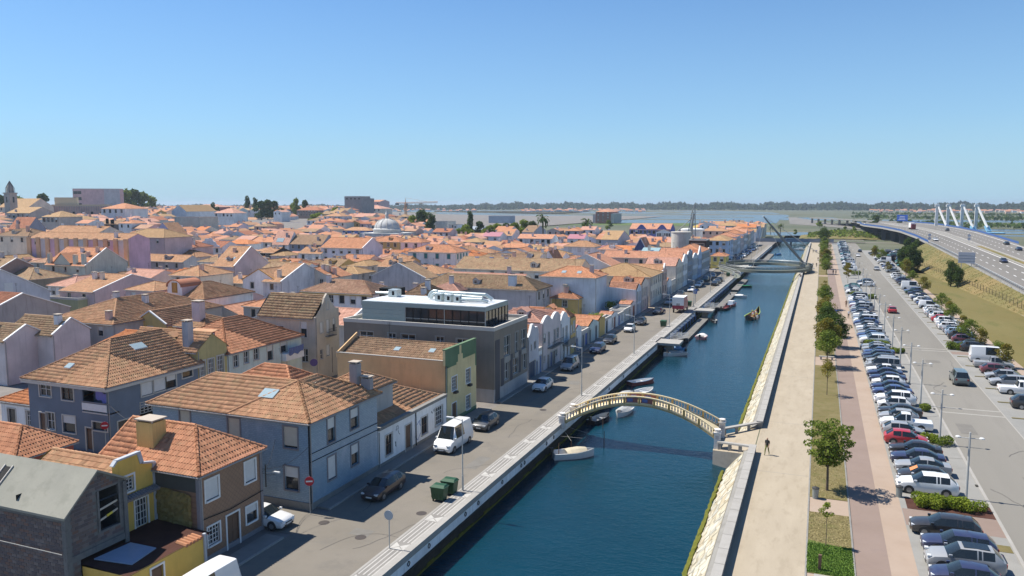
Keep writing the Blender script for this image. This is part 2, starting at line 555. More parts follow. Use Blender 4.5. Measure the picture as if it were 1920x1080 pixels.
# hard seams of the promenade
mb = MB()
for y,x0,x1 in ((71.2,-4.9,0),(88.2,-4.9,0),(113,-4.9,0)):
 mb.face([(x0,y,.005),(x1,y,.005),(x1,y+.05,.005),(x0,y+.05,.005)],M_CONC)
mb.box(-.06,.06,-20,500,-.02,.055,M_CONC)
mb.box(2.94,3.06,-20,500,-.02,.055,M_CONC)
tag(mb.build('path_edging'),kind='structure')
# lawn on the right and the bank of the motorway
sheet('lawn',[(28.6,-60),(60,-60),(60,60),(46,180),(42.0,205),(35,330),(34,440),(28.6,440)],0.0,M_FIELD)

# ------------------------------------------------------------------ left street
def cracks():
 rs = random.Random(19); mb = MB(); m = plain('tar sealed crack',(.07,.065,.06),.8)
 for x,y,n,a in ((-31.5,43,14,1.2),(-29.5,44,10,.7),(-32.5,50,12,1.5),(-30.5,60,16,1.4),(-29,72,12,1.7),(-33,78,9,.2),(-31,88,14,1.5),(-29.6,104,12,1.6),(16,66,14,1.6),(17.6,84,16,1.5),(15.2,110,12,1.7),(18.5,125,14,1.5),(9.5,80,8,.1),(10,96,8,.2)):
  for _ in range(n):
   a += rs.uniform(-.35,.35); L = rs.uniform(.3,.9); x2,y2 = x+math.cos(a)*L,y+math.sin(a)*L; w = .022
   nx,ny = -math.sin(a)*w,math.cos(a)*w; mb.face([(x-nx,y-ny,.021),(x2-nx,y2-ny,.021),(x2+nx,y2+ny,.021),(x+nx,y+ny,.021)],m); x,y = x2,y2
 p = ground_mat('asphalt patch',(.17,.16,.14),(.2,.19,.17),.8,20)
 for x0,x1,y0,y1 in ((-31.2,-29.6,46.0,47.1),(-29.4,-28.2,62,65.5),(-32.5,-31.8,84,90),(-30.8,-29.2,97,99),(14.6,16.2,91,95),(17.4,18.1,70,78),(15.8,17.8,131,133),(-34,-32.4,110,112.5)):
  mb.face([(x0,y0,.017),(x1,y0,.017),(x1,y1,.017),(x0,y1,.017)],p)
 for y in (73.8,100.6,127.5,154): mb.box(13.2,13.42,y,y+.5,.0,.056,M_DARKST)
 tag(mb.build('road_repairs'),kind='structure')
cracks()
sheet('street',[(-35.0,-60),(-27.3,-60),(-27.3,470),(-35.0,470)],0.012,M_ASPH)
sheet('side_street',[(-110,44.4),(-34.9,44.4),(-34.9,48.6),(-110,48.6)],0.008,M_ASPH)
sheet('side_street',[(-62.6,-20),(-52.9,-20),(-52.9,44.4),(-62.6,44.4)],0.010,M_ASPH)
sheet('side_street',[(-62.6,48.6),(-57,48.6),(-57,140),(-62.6,140)],0.010,M_ASPH)
sheet('side_street',[(-70,176.2),(-34.9,176.2),(-34.9,178.2),(-70,178.2)],0.010,M_PROM)
mb = MB()
for a,b in ((-60,43.6),(49.2,81.5),(84.6,176),(178.4,470)):
 mb.box(-36.6,-35.15,a,b,-.02,.13,M_CALC)
 mb.box(-35.15,-35.0,a,b,-.02,.135,M_KERB)
tag(mb.build('house_pavement'),kind='structure')
mb = MB()
mb.box(-27.3,-27.12,-60,470,-.02,.135,M_KERB)
mb.box(-27.12,-25.9,-60,470,-.02,.13,M_CALC)
tag(mb.build('quay_pavement'),kind='structure')
mb = MB()      # white lines and hourglass panels of the calcada
y = 20.0
while y < 300:
 Lp = 5.2
 for xx in (-26.95,-26.6,-26.25,-25.97):
  if y < 160 or xx in (-26.6,-26.25):
   mb.face([(xx-.05,y,.136),(xx+.05,y,.136),(xx+.05,y+Lp-1.3,.136),(xx-.05,y+Lp-1.3,.136)],M_CALW)
 ya,yb,ym = y+Lp-1.2,y+Lp-.1,y+Lp-.65
 if y < 160:
  mb.face([(-27.05,ya,.136),(-26.5,ym,.136),(-27.05,yb,.136)],M_CALW)
  mb.face([(-25.95,ya,.136),(-25.95,yb,.136),(-26.5,ym,.136)],M_CALW)
  mb.face([(-27.0,ya,.138),(-26.0,ya,.138),(-26.5,ym-.1,.138)],M_CALW)
 y += Lp
tag(mb.build('calcada_pattern'),kind='structure')
# canal wall: light coping, whitewashed band, dark wet foot
M_COPE = ground_mat('pale coping stone',(.44,.42,.38),(.52,.50,.46),.8,10)
mb = MB()
for a,b in ((-60,132.0),(137.4,175.6),(180,470)):
 mb.box(-25.9,-25.35,a,b,-.3,.17,M_COPE)
 mb.box(-25.6,-25.42,a,b,-1.05,-.3,M_WALLW)
mb.box(-25.6,-25.5,-60,470,-3.2,-1.05,M_DARKST)
mb.box(-25.55,-25.3,-60,470,-1.16,-1.05,M_DARKST)
tag(mb.build('quay_wall'),kind='structure')
rs = random.Random(15); mb = MB(); y = 30
while y < 300:
 L = rs.uniform(.5,1.6); mb.box(-25.52,-25.44,y,y+L,-2.35,-2.0+rs.uniform(-.1,.14),M_MOSS); y += L
tag(mb.build('tide_weed'),'dark green weed along the tide line of the left canal wall','weed',kind='stuff')
# iron mooring rings in the wall
M_IRON = plain('rusty iron',(.05,.04,.035),.7)
def ring_mesh():
 mb = MB()
 for k in range(10):
  a,b = 2*math.pi*k/10,2*math.pi*(k+1)/10
  mb.tube((.04,.16*math.cos(a),.16*math.sin(a)),(.04,.16*math.cos(b),.16*math.sin(b)),.03,.03,M_IRON,5)
 mb.tube((-.05,0,.16),(.06,0,.16),.05,.05,M_IRON,6)
 return mb.mesh('mooring_ring')
rm = ring_mesh()
for k,y in enumerate([44.6,47.6,53.8,56.3,61.5,66.2,67.1,73.5,75.8,92,99,107,116,124]):
 o = put(rm,'mooring_ring',None,(-25.42,y,-.62))
 tag(o,'round iron mooring ring fixed to the whitewashed canal wall','mooring ring','mooring rings along the left canal wall')

# ------------------------------------------------------------------ right canal revetment: fitted limestone blocks
M_STONE = [ground_mat('limestone %s' % n,c,scl(c,1.2),1.0,9,scl(c,.7),.2) for n,c in
           (('cream',(.62,.56,.42)),('pale',(.70,.66,.53)),('ochre',(.56,.48,.33)),('grey',(.52,.50,.42)))]
M_MORT = ground_mat('revetment joint',(.40,.36,.27),(.46,.42,.31),1,8)
rv = empty('stone_revetment',(-7,200,-1))
tag(rv,'sloping bank of fitted cream limestone blocks along the right side of the canal','revetment')
XB,ZB,XT,ZT = -8.0,-2.5,-6.05,.0
mb = MB()
for a,b in ((-60,76.8),(85.3,500)):
 mb.raw([(XB,a,ZB),(XB,b,ZB),(XT,b,ZT),(XT,a,ZT),(XB,a,-3.2),(XB,b,-3.2)],[(0,1,2,3),(4,5,1,0)],M_MORT)
mb.build('joint_bed',rv,off=(-7,200,-1))
rs = random.Random(11)
slope_len = math.hypot(XT-XB,ZT-ZB); ang_ = math.atan2(ZT-ZB,XT-XB)
def sp_(y,t,n): return (XB+(XT-XB)*t-math.sin(ang_)*n+7,y-200,ZB+(ZT-ZB)*t+math.cos(ang_)*n+1)
NR = 5; stuffmb = MB(); count = 0; cells = []
for r in range(NR):
 y = 34.0 + rs.uniform(0,.5); ys = [y]
 while y < 330: y += rs.uniform(.55,1.15); ys.append(y)
 for p,q in zip(ys,ys[1:]):
  if 76.2 < q and p < 85.7: continue
  cells.append((r,p,q))
def edge_(r,y): return min(1.0,max(0.0,r/NR + (.045*math.sin(y*2.3+r*5)+.03*math.sin(y*5.1+r*9) if 0 < r < NR else 0)))
cells.sort(key=lambda c: abs(c[1]-62))
for r,p,q in cells:
 g = .03; k1,k2 = rs.uniform(-.12,.12),rs.uniform(-.12,.12); th = rs.uniform(.02,.07); mat = M_STONE[rs.choice((0,0,1,1,2,3))]
 c4 = [(p+g+k1,edge_(r,p)+.015),(q-g+k2,edge_(r,q)+.015),(q-g-k2*.6,edge_(r+1,q)-.015),(p+g-k1*.6,edge_(r+1,p)-.015)]
 lo = [sp_(y,t,-.02) for y,t in c4]; cy,ct = (p+q)/2,(r+.5)/NR
 hi = [sp_(cy+(y-cy)*.93,ct+(t-ct)*.92,th*rs.uniform(.7,1.2)) for y,t in c4]
 F_ = [(0,1,5,4),(1,2,6,5),(2,3,7,6),(3,0,4,7),(4,5,6,7)]
 if count < 290:
  m = MB(); m.raw(lo+hi,F_,mat); m.build('stone',rv); count += 1
 else: stuffmb.raw(lo+hi,F_,mat)
tag(stuffmb.build('stones',rv),kind='stuff')
# moss and weed at the water line
mb = MB(); rs = random.Random(5)
for a,b in ((30,76.4),(85.6,430)):
 n = int((b-a)/ (.5 if b < 100 else .9)); prev = None
 for k in range(n+1):
  yv = a + (b-a)*k/n
  s = .10 + rs.uniform(-.04,.07)
  row = [(XB-.30+rs.uniform(-.06,.06),yv,-2.27),(XB-.02,yv,-2.16+rs.uniform(0,.1)),(XB+(XT-XB)*s-.05,yv,ZB+(ZT-ZB)*s+.20)
               ,(XB+(XT-XB)*s+.03,yv,ZB+(ZT-ZB)*s+.02)]
  if prev:
   for i in range(3): mb.face([prev[i],row[i],row[i+1],prev[i+1]],M_MOSS)
  prev = row
tag(mb.build('weed_fringe'),'green yellow weed fringe along the waterline of the right bank','weed',kind='stuff')
# concrete apron and parapet
mb = MB()
for a,b in ((-60,76.6),(85.3,505)):
 mb.raw([(-6.08,a,-.05),(-5.45,a,.32),(-5.45,b,.32),(-6.08,b,-.05),(-5.45,a,-.1),(-5.45,b,-.1)],[(0,1,2,3),(0,4,1),(3,2,5)][0:1] + [(0,1,4),(3,5,2)],M_CONC)
 mb.box(-5.5,-4.95,a,b,-.1,.62,M_CONC)
 mb.box(-5.56,-4.9,a,b,.62,.74,M_COPE)
wl = mb.build('canal_parapet'); tag(wl,kind='structure')
# joints in the coping
mb = MB(); yv = 40
while yv < 200:
 if not (76 < yv < 86): mb.box(-5.57,-4.89,yv,yv+.03,.60,.745,M_DARKST)
 yv += 2.4
tag(mb.build('coping_joints'),kind='structure')
# ------------------------------------------------------------------ walls and their colours
WALLC = {
 'white': (.66,.65,.62),'cream': (.58,.52,.42),'mauve': (.54,.46,.44),'plum': (.30,.27,.265),'lilac': (.44,.43,.45),
 'stone': (.20,.17,.13),'brown': (.26,.18,.15),'sage': (.40,.44,.38),'olive': (.34,.34,.18),'mauvepink': (.47,.36,.36),
 'grey': (.36,.35,.33),'ochre': (.50,.34,.10),'maroon': (.30,.10,.10),'whitestain': (.52,.52,.52),'lilacwhite': (.56,.52,.56),
 'slate': (.24,.28,.34),'black': (.03,.03,.035),'violet': (.38,.34,.48),'cobalt': (.12,.20,.48),'plumgrey': (.38,.355,.36),
 'paleblue': (.48,.53,.57),'darkblue': (.05,.07,.17),'pinkwall': (.52,.34,.30),'navy': (.10,.12,.34),'bluehouse': (.36,.46,.60),
 'yellow': (.68,.52,.10),'darkbrown': (.04,.025,.02),'magentawall': (.46,.32,.41),'beigegrey': (.48,.40,.34),'museum': (.42,.31,.28),
 'theatre': (.50,.37,.37),'ruin': (.12,.11,.11),'silo': (.26,.25,.25),'dirtywhite': (.50,.48,.42),'steelblue': (.26,.32,.38),
 'greyblue': (.42,.45,.47),'brick': (.28,.11,.09),'salmonwall': (.55,.36,.28),'green': (.40,.52,.42),'palegreen': (.46,.54,.50),
}
def wall_mat(k):
 st = {'whitestain': .95,'stone': .9,'ruin': .9,'plum': .6,'plumgrey': .7,'sage': .5,'silo': .7,'mauve': .3,'museum': .5,'dirtywhite': .7}.get(k,.4)
 d = (.04,.04,.04) if k in ('whitestain','ruin') else (.12,.11,.10)
 return plaster(k,WALLC[k],st,d)
M_TRIM = plain('pale stone trim',(.52,.49,.44),.85)
M_GREYTRIM = plain('grey stone trim',(.22,.21,.22),.85)
M_WTRIM = plain('white painted trim',(.72,.72,.70),.6)
M_BLIND = plain('white roller blind',(.62,.62,.60),.6)
M_BLINDB = plain('beige roller blind',(.50,.47,.38),.6)
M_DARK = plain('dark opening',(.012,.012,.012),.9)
M_DOORB = plain('brown timber door',(.14,.08,.05),.6)
M_DOORBLUE = plain('blue painted door',(.05,.12,.38),.5)
M_DOORRED = plain('dull red door',(.24,.06,.04),.6)
M_GARAGE = plain('dark garage door',(.06,.08,.12),.5)
M_TEAL = plain('teal shutter',(.04,.20,.20),.6)
M_GUT = plain('grey gutter',(.30,.29,.28),.6)
M_MORTAR = plain('ridge mortar',(.42,.36,.29),.9)
M_SOFF = plain('eave soffit',(.42,.39,.35),.9)
M_SKY = plain('skylight glass',(.30,.38,.40),.1)
M_TARP = plain('faded pvc',(.55,.58,.62),.5)

_win = {}; PR_ = random.Random(5)
def window_proto(w,h,kind,frame):
 """returns list of (name, mesh, level): window surround + pane / sash / blind pieces; local x across, -y outward, z up, origin at sill centre"""
 key = (round(w,1),round(h,1),kind,frame.name)
 if key in _win: return _win[key]
 w,h = key[0],key[1]
 sur = MB(); t = .12 if w > .7 else .08
 for x0,x1,z0,z1 in ((-w/2-t,-w/2,-t,h+t),(w/2,w/2+t,-t,h+t),(-w/2,w/2,h,h+t)):
  sur.box(x0,x1,-.05,.02,z0,z1,frame)
 if kind not in ('door','garage','bluedoor','reddoor','opendoor'):
  sur.box(-w/2,w/2,-.10,.02,-t,0,frame)
 out = [('window' if 'door' not in kind and kind != 'garage' else 'door',sur.mesh('window'),1)]
 d = .12
 if kind in ('door','bluedoor','reddoor','garage'):
  m = {'door': M_DOORB,'bluedoor': M_DOORBLUE,'reddoor': M_DOORRED,'garage': M_GARAGE}[kind]
  lf = MB(); lf.box(-w/2,w/2,d,d+.04,0,h,m)
  n = 2 if w > 1 else 1
  for k in range(n):
   a = -w/2 + w*k/n
   for z0,z1 in ((.15,h*.45),(h*.52,h*.9)): lf.box(a+.12*w/n,a+w/n*.88,d-.02,d,z0,z1,m)
  out.append(('leaf',lf.mesh('leaf'),2))
 else:
  pn = MB(); pn.face([(-w/2,d+.03,0),(w/2,d+.03,0),(w/2,d+.03,h),(-w/2,d+.03,h)],glass_mat())
  out.append(('pane',pn.mesh('pane'),2))
  if kind == 'teal':
   s = MB(); s.box(-w/2,-.03,.06,.10,0,h,M_TEAL); s.box(.03,w/2,.06,.10,0,h,M_TEAL)
   out.append(('shutter',s.mesh('shutter'),2))
  elif kind in ('blind','shut','half','beige'):
   fr = {'blind': .62,'shut': .97,'half': .45,'beige': .9}[kind]
   s = MB(); m = M_BLINDB if kind == 'beige' else M_BLIND
   s.box(-w/2,w/2,.04,.09,h*(1-fr),h,m)
   out.append(('blind',s.mesh('blind'),2))
  elif kind != 'dark':
   s = MB(); b = .05
   fm = M_WTRIM if kind != 'brownsash' else M_DOORB
   s.box(-w/2,-w/2+b,d-.03,d+.02,0,h,fm); s.box(w/2-b,w/2,d-.03,d+.02,0,h,fm)
   s.box(-w/2,w/2,d-.03,d+.02,0,b,fm); s.box(-w/2,w/2,d-.03,d+.02,h-b,h,fm)
   if w > .7: s.box(-b/2,b/2,d-.03,d+.02,0,h,fm)
   nz = 3 if kind == 'grid' else 1
   for k in range(1,nz+1): s.box(-w/2,w/2,d-.025,d+.015,h*k/(nz+1)-.02,h*k/(nz+1)+.02,fm)
   if kind == 'grid':
    for xx in (-w/4,w/4): s.box(xx-.02,xx+.02,d-.025,d+.015,0,h,fm)
   out.append(('sash',s.mesh('sash'),2))
 _win[key] = out
 return out

def add_window(root,side,a,z,w,h,kind,frame,w2,d2,subs=True,depth=0.0):
 """side E/W/S/N of a house centred on its root; a = position along the wall (local)"""
 ps = window_proto(w,h,kind,frame)
 if side == 'S': loc,rz = (a,-d2,z),0
 elif side == 'E': loc,rz = (w2,a,z),math.pi/2
 elif side == 'N': loc,rz = (a,d2,z),math.pi
 else: loc,rz = (-w2,a,z),-math.pi/2
 top = put(ps[0][1],ps[0][0],root,loc,(0,0,rz))
 for nm,me,_ in ps[1:]:
  put(me,nm,top)
 return top

def wall_grid(mb,side,w2,d2,a0,a1,z0,z1,holes,mat,depth=.17,mat_low=None,zlow=0,reveal=None):
 """one facade with real openings; holes = (a0,a1,z0,z1) in local coordinates"""
 def P(a,z,d=0):
  if side == 'S': return (a,-d2+d,z)
  if side == 'N': return (a,d2-d,z)
  if side == 'E': return (w2-d,a,z)
  return (-w2+d,a,z)
 A = sorted(set([a0,a1] + [h[i] for h in holes for i in (0,1) if a0 < h[i] < a1]))
 Z = sorted(set([z0,z1] + [h[i] for h in holes for i in (2,3) if z0 < h[i] < z1] + ([zlow] if mat_low and z0 < zlow < z1 else [])))
 for i in range(len(A)-1):
  for j in range(len(Z)-1):
   ca_,cz = (A[i]+A[i+1])/2,(Z[j]+Z[j+1])/2
   if any(h[0] < ca_ < h[1] and h[2] < cz < h[3] for h in holes): continue
   m = mat_low if (mat_low and cz < zlow) else mat
   mb.face([P(A[i],Z[j]),P(A[i+1],Z[j]),P(A[i+1],Z[j+1]),P(A[i],Z[j+1])],m)
 for h in holes:
  b0,b1,c0,c1 = h[:4]; m = reveal or mat
  for (p,q) in (((b0,c0),(b1,c0)),((b1,c0),(b1,c1)),((b1,c1),(b0,c1)),((b0,c1),(b0,c0))):
   mb.face([P(*p),P(*q),P(q[0],q[1],depth),P(p[0],p[1],depth)],m)

# ------------------------------------------------------------------ roofs
def roof_slopes(typ,w2,d2,ze,rise,ov=.35,gov=.12):
 """slopes as (name, origin, udir, vdir, L, t0, t1, V); gov = overhang over a gable"""
 out = []
 def slope(nm,A,B,C,D):   # A,B eave (left to right seen from outside), C,D ridge (right, left)
  A,B,C,D = map(Vector,(A,B,C,D))
  u = (B-A); L = u.length; u.normalize()
  n = u.cross(D-A);
  if n.length < 1e-6: n = u.cross(C-A)
  n.normalize(); v = n.cross(u).normalized()
  out.append((nm,A,u,v,L,(D-A).dot(u),(C-A).dot(u),(D-A).dot(v)))
 if typ == 'gx':
  k = rise/d2; zl = ze - ov*k; X = w2+gov; Y = d2+ov; zr = ze+rise
  slope('S',(-X,-Y,zl),(X,-Y,zl),(X,0,zr),(-X,0,zr))
  slope('N',(X,Y,zl),(-X,Y,zl),(-X,0,zr),(X,0,zr))
 elif typ == 'gy':
  k = rise/w2; zl = ze - ov*k; X = w2+ov; Y = d2+gov; zr = ze+rise
  slope('E',(X,-Y,zl),(X,Y,zl),(0,Y,zr),(0,-Y,zr))
  slope('W',(-X,Y,zl),(-X,-Y,zl),(0,-Y,zr),(0,Y,zr))
 elif typ == 'hip':
  m = min(w2,d2); k = rise/m; zl = ze-ov*k; X,Y = w2+ov,d2+ov; zr = ze+rise
  if w2 >= d2:
   r = X - Y
   a,b = (-r,0,zr),(r,0,zr)
   slope('S',(-X,-Y,zl),(X,-Y,zl),b,a)
   slope('N',(X,Y,zl),(-X,Y,zl),a,b)
   slope('E',(X,-Y,zl),(X,Y,zl),b,b)
   slope('W',(-X,Y,zl),(-X,-Y,zl),a,a)
  else:
   r = Y - X
   a,b = (0,-r,zr),(0,r,zr)
   slope('E',(X,-Y,zl),(X,Y,zl),b,a)
   slope('W',(-X,Y,zl),(-X,-Y,zl),a,b)
   slope('S',(-X,-Y,zl),(X,-Y,zl),a,a)
   slope('N',(X,Y,zl),(-X,Y,zl),b,b)
 return out

def slope_pt(s,u,v,n=0):
 nm,A,ud,vd,L,t0,t1,V = s
 N = ud.cross(vd)
 return A + ud*u + vd*v + N*n
def slope_span(s,v):
 nm,A,ud,vd,L,t0,t1,V = s
 k = v/V
 return t0*k,L + (t1-L)*k

def roof_slab(mb,slopes,mat,thick=.10):
 for s in slopes:
  V = s[7]
  a,b = slope_span(s,0); c,d = slope_span(s,V)
  p = [slope_pt(s,a,0),slope_pt(s,b,0),slope_pt(s,d,V),slope_pt(s,c,V)]
  uv = [(a,0),(b,0),(d,V),(c,V)]
  if d-c < 1e-3: p,uv = p[:3],uv[:3]
  mb.face(p,mat,uv)
  q = [slope_pt(s,a,0,-thick),slope_pt(s,b,0,-thick)]
  mb.face([p[0],p[1],q[1],q[0]],M_SOFF)

def courses(mb,s,mat,step=.42,lip=.055):
 """lapped rows of tiles as real steps"""
 V = s[7]; n = max(1,int(V/step)); st = V/n
 for k in range(n):
  v0,v1 = k*st,(k+1)*st
  a,b = slope_span(s,v0); c,d = slope_span(s,v1)
  p = [slope_pt(s,a,v0,lip),slope_pt(s,b,v0,lip),slope_pt(s,d,v1,.012),slope_pt(s,c,v1,.012)]
  uv = [(a,k*.42),(b,k*.42),(d,k*.42+.419),(c,k*.42+.419)]
  mb.face(p,mat,uv)
  mb.face([slope_pt(s,a,v0,-.02),slope_pt(s,b,v0,-.02),p[1],p[0]],mat,[(a,k*.42),(b,k*.42),(b,k*.42+.05),(a,k*.42+.05)])

TP_U = (0.0,.085,.165,.25); TP_H = (.018,.070,.062,.014)
def tile_proto():
 mb_v,mb_f = [],[]
 for v,dz in ((-.03,.030),(.43,0.0)):
  for u,h in zip(TP_U,TP_H): mb_v.append((u-.125,v,h+dz))
 for u,h in zip(TP_U,TP_H): mb_v.append((u-.125,-.03,h-.02))
 for i in range(3):
  mb_f.append((i,i+1,5+i,4+i)); mb_f.append((8+i,9+i,i+1,i))
 return mb_v,mb_f
TV,TF = tile_proto()
def tile_object_mesh(mat,k):
 key = ('tile',mat.name,k)
 if key in _win: return _win[key]
 me = bpy.data.meshes.new('tile'); me.from_pydata(TV,[],TF); me.materials.append(mat)
 ul = me.uv_layers.new(name='UVMap')
 for p in me.polygons:
  for li,vi in zip(p.loop_indices,p.vertices):
   ul.data[li].uv = (TV[vi][0]+.125 + 2.5*k,max(0.001,min(.415,TV[vi][1])) + .42*k)
 _win[key] = me
 return me

def tile_cells(s,rs):
 """positions (u, v) of whole tiles on a slope"""
 V = s[7]; n = max(1,int(V/.42)); st = V/n; out = []
 for k in range(n):
  v0 = k*st; a0,b0 = slope_span(s,v0); a1,b1 = slope_span(s,v0+st)
  a,b = max(a0,a1) if a1 > a0 else a0,b1 if b1 < b0 else b0
  a,b = (a0+a1)/2,(b0+b1)/2
  m = max(1,int((b-a)/.25));
  for j in range(m):
   out.append((a + (b-a)*(j+.5)/m,v0,(b-a)/m/.25,k,j))
 return out
def tiles_bulk(slopes,mat,name,parent,cells=None,rs=None):
 """all tiles of some slopes in one mesh (numpy)"""
 base = np.array(TV); tf = np.array(TF)
 VV,UV = [],[]; cnt = 0
 for s in slopes:
  nm,A,ud,vd,L,t0,t1,V = s
  N = ud.cross(vd)
  cl = cells.get(nm) if cells else tile_cells(s,rs)
  if not cl: continue
  c = np.array([(u,v,w) for u,v,w,_,_ in cl])
  kj = np.array([(j,k) for _,_,_,k,j in cl],float)
  rnd = np.random.RandomState(len(cl)); jit = rnd.uniform(-.008,.008,(len(cl),1)); jv = rnd.uniform(-.015,.015,(len(cl),1))
  U_ = c[:,0:1] + base[None,:,0]*c[:,2:3]
  V_ = c[:,1:2] + base[None,:,1] + jv
  H_ = base[None,:,2] + jit*1.6 + .03*np.sin(c[:,0:1]*.8+1)*np.sin(c[:,1:2]*1.1)+.015
  P = (np.array(A)[None,None,:] + U_[...,None]*np.array(ud) + V_[...,None]*np.array(vd) + H_[...,None]*np.array(N))
  VV.append(P.reshape(-1,3))
  uvu = kj[:,0:1]*.25 + (base[None,:,0]+.125)*.98 + .001; uvv = kj[:,1:2]*.42 + np.clip(base[None,:,1],.002,.41)
  UV.append(np.stack([uvu,uvv],-1).reshape(-1,2)); cnt += len(cl)
 if not cnt: return None
 VV = np.concatenate(VV); UV = np.concatenate(UV)
 nv = len(TV); F = (tf[None] + (np.arange(cnt)*nv)[:,None,None]).reshape(-1,4)
 me = bpy.data.meshes.new(name)
 me.vertices.add(len(VV)); me.vertices.foreach_set('co',VV.ravel())
 me.loops.add(F.size); me.loops.foreach_set('vertex_index',F.ravel().astype(np.int32))
 me.polygons.add(len(F)); me.polygons.foreach_set('loop_start',np.arange(0,F.size,4,dtype=np.int32))
 me.polygons.foreach_set('loop_total',np.full(len(F),4,dtype=np.int32))
 ul = me.uv_layers.new(name='UVMap'); ul.data.foreach_set('uv',UV[F.ravel()].ravel())
 me.materials.append(mat); me.update(calc_edges=True)
 o = put(me,name,parent)
 o['kind'] = 'stuff'
 return o

def ridge_caps(parent,slopes,typ,mat,near=False,one=None):
 """round cap tiles on ridge and hips"""
 lines = []
 seen = set()
 for s in slopes:
  V = s[7]
  c,d = slope_span(s,V); a,b = slope_span(s,0)
  top = (slope_pt(s,c,V),slope_pt(s,d,V))
  for p,q in (top,(slope_pt(s,a,0),top[0]),(slope_pt(s,b,0),top[1])):
   if (p-q).length < .3: continue
   if typ in ('gx','gy') and (p,q) != top: continue
   k = tuple(sorted([(round(p.x,1),round(p.y,1)),(round(q.x,1),round(q.y,1))]))
   if k in seen: continue
   seen.add(k); lines.append((p,q))
 mb = one or MB()
 for p,q in lines:
  up = Vector((0,0,.05)); L = (q-p).length
  if near:
   n = max(1,int(L/.42))
   for i in range(n):
    a,b = p.lerp(q,i/n)+up,p.lerp(q,(i+1)/n)+up
    mb.tube(a,b,.135,.10,mat,7)
  else:
   mb.tube(p+up,q+up,.11,.11,mat,5)
 if one is None:
  mb.build('ridge_caps',parent)

def chimney_mb(x,y,z0,h,w,d,wm,cap='slab'):
 mb = MB()
 mb.box(x-w/2,x+w/2,y-d/2,y+d/2,z0,z0+h,wm)
 mb.box(x-w/2-.08,x+w/2+.08,y-d/2-.08,y+d/2+.08,z0+h+.14,z0+h+.22,M_MORTAR)
 for sx in (-1,1):
  for sy in (-1,1):
   mb.box(x+sx*(w/2-.1)-.05,x+sx*(w/2-.1)+.05,y+sy*(d/2-.1)-.05,y+sy*(d/2-.1)+.05,z0+h,z0+h+.15,M_MORTAR)
 return mb

def roof_z(typ,w2,d2,ze,rise,x,y):
 if typ == 'gx': return ze + rise*(1-abs(y)/d2)
 if typ == 'gy': return ze + rise*(1-abs(x)/w2)
 if typ == 'hip': m = min(w2,d2); return ze + rise/m*min(w2-abs(x),d2-abs(y),m)
 return ze

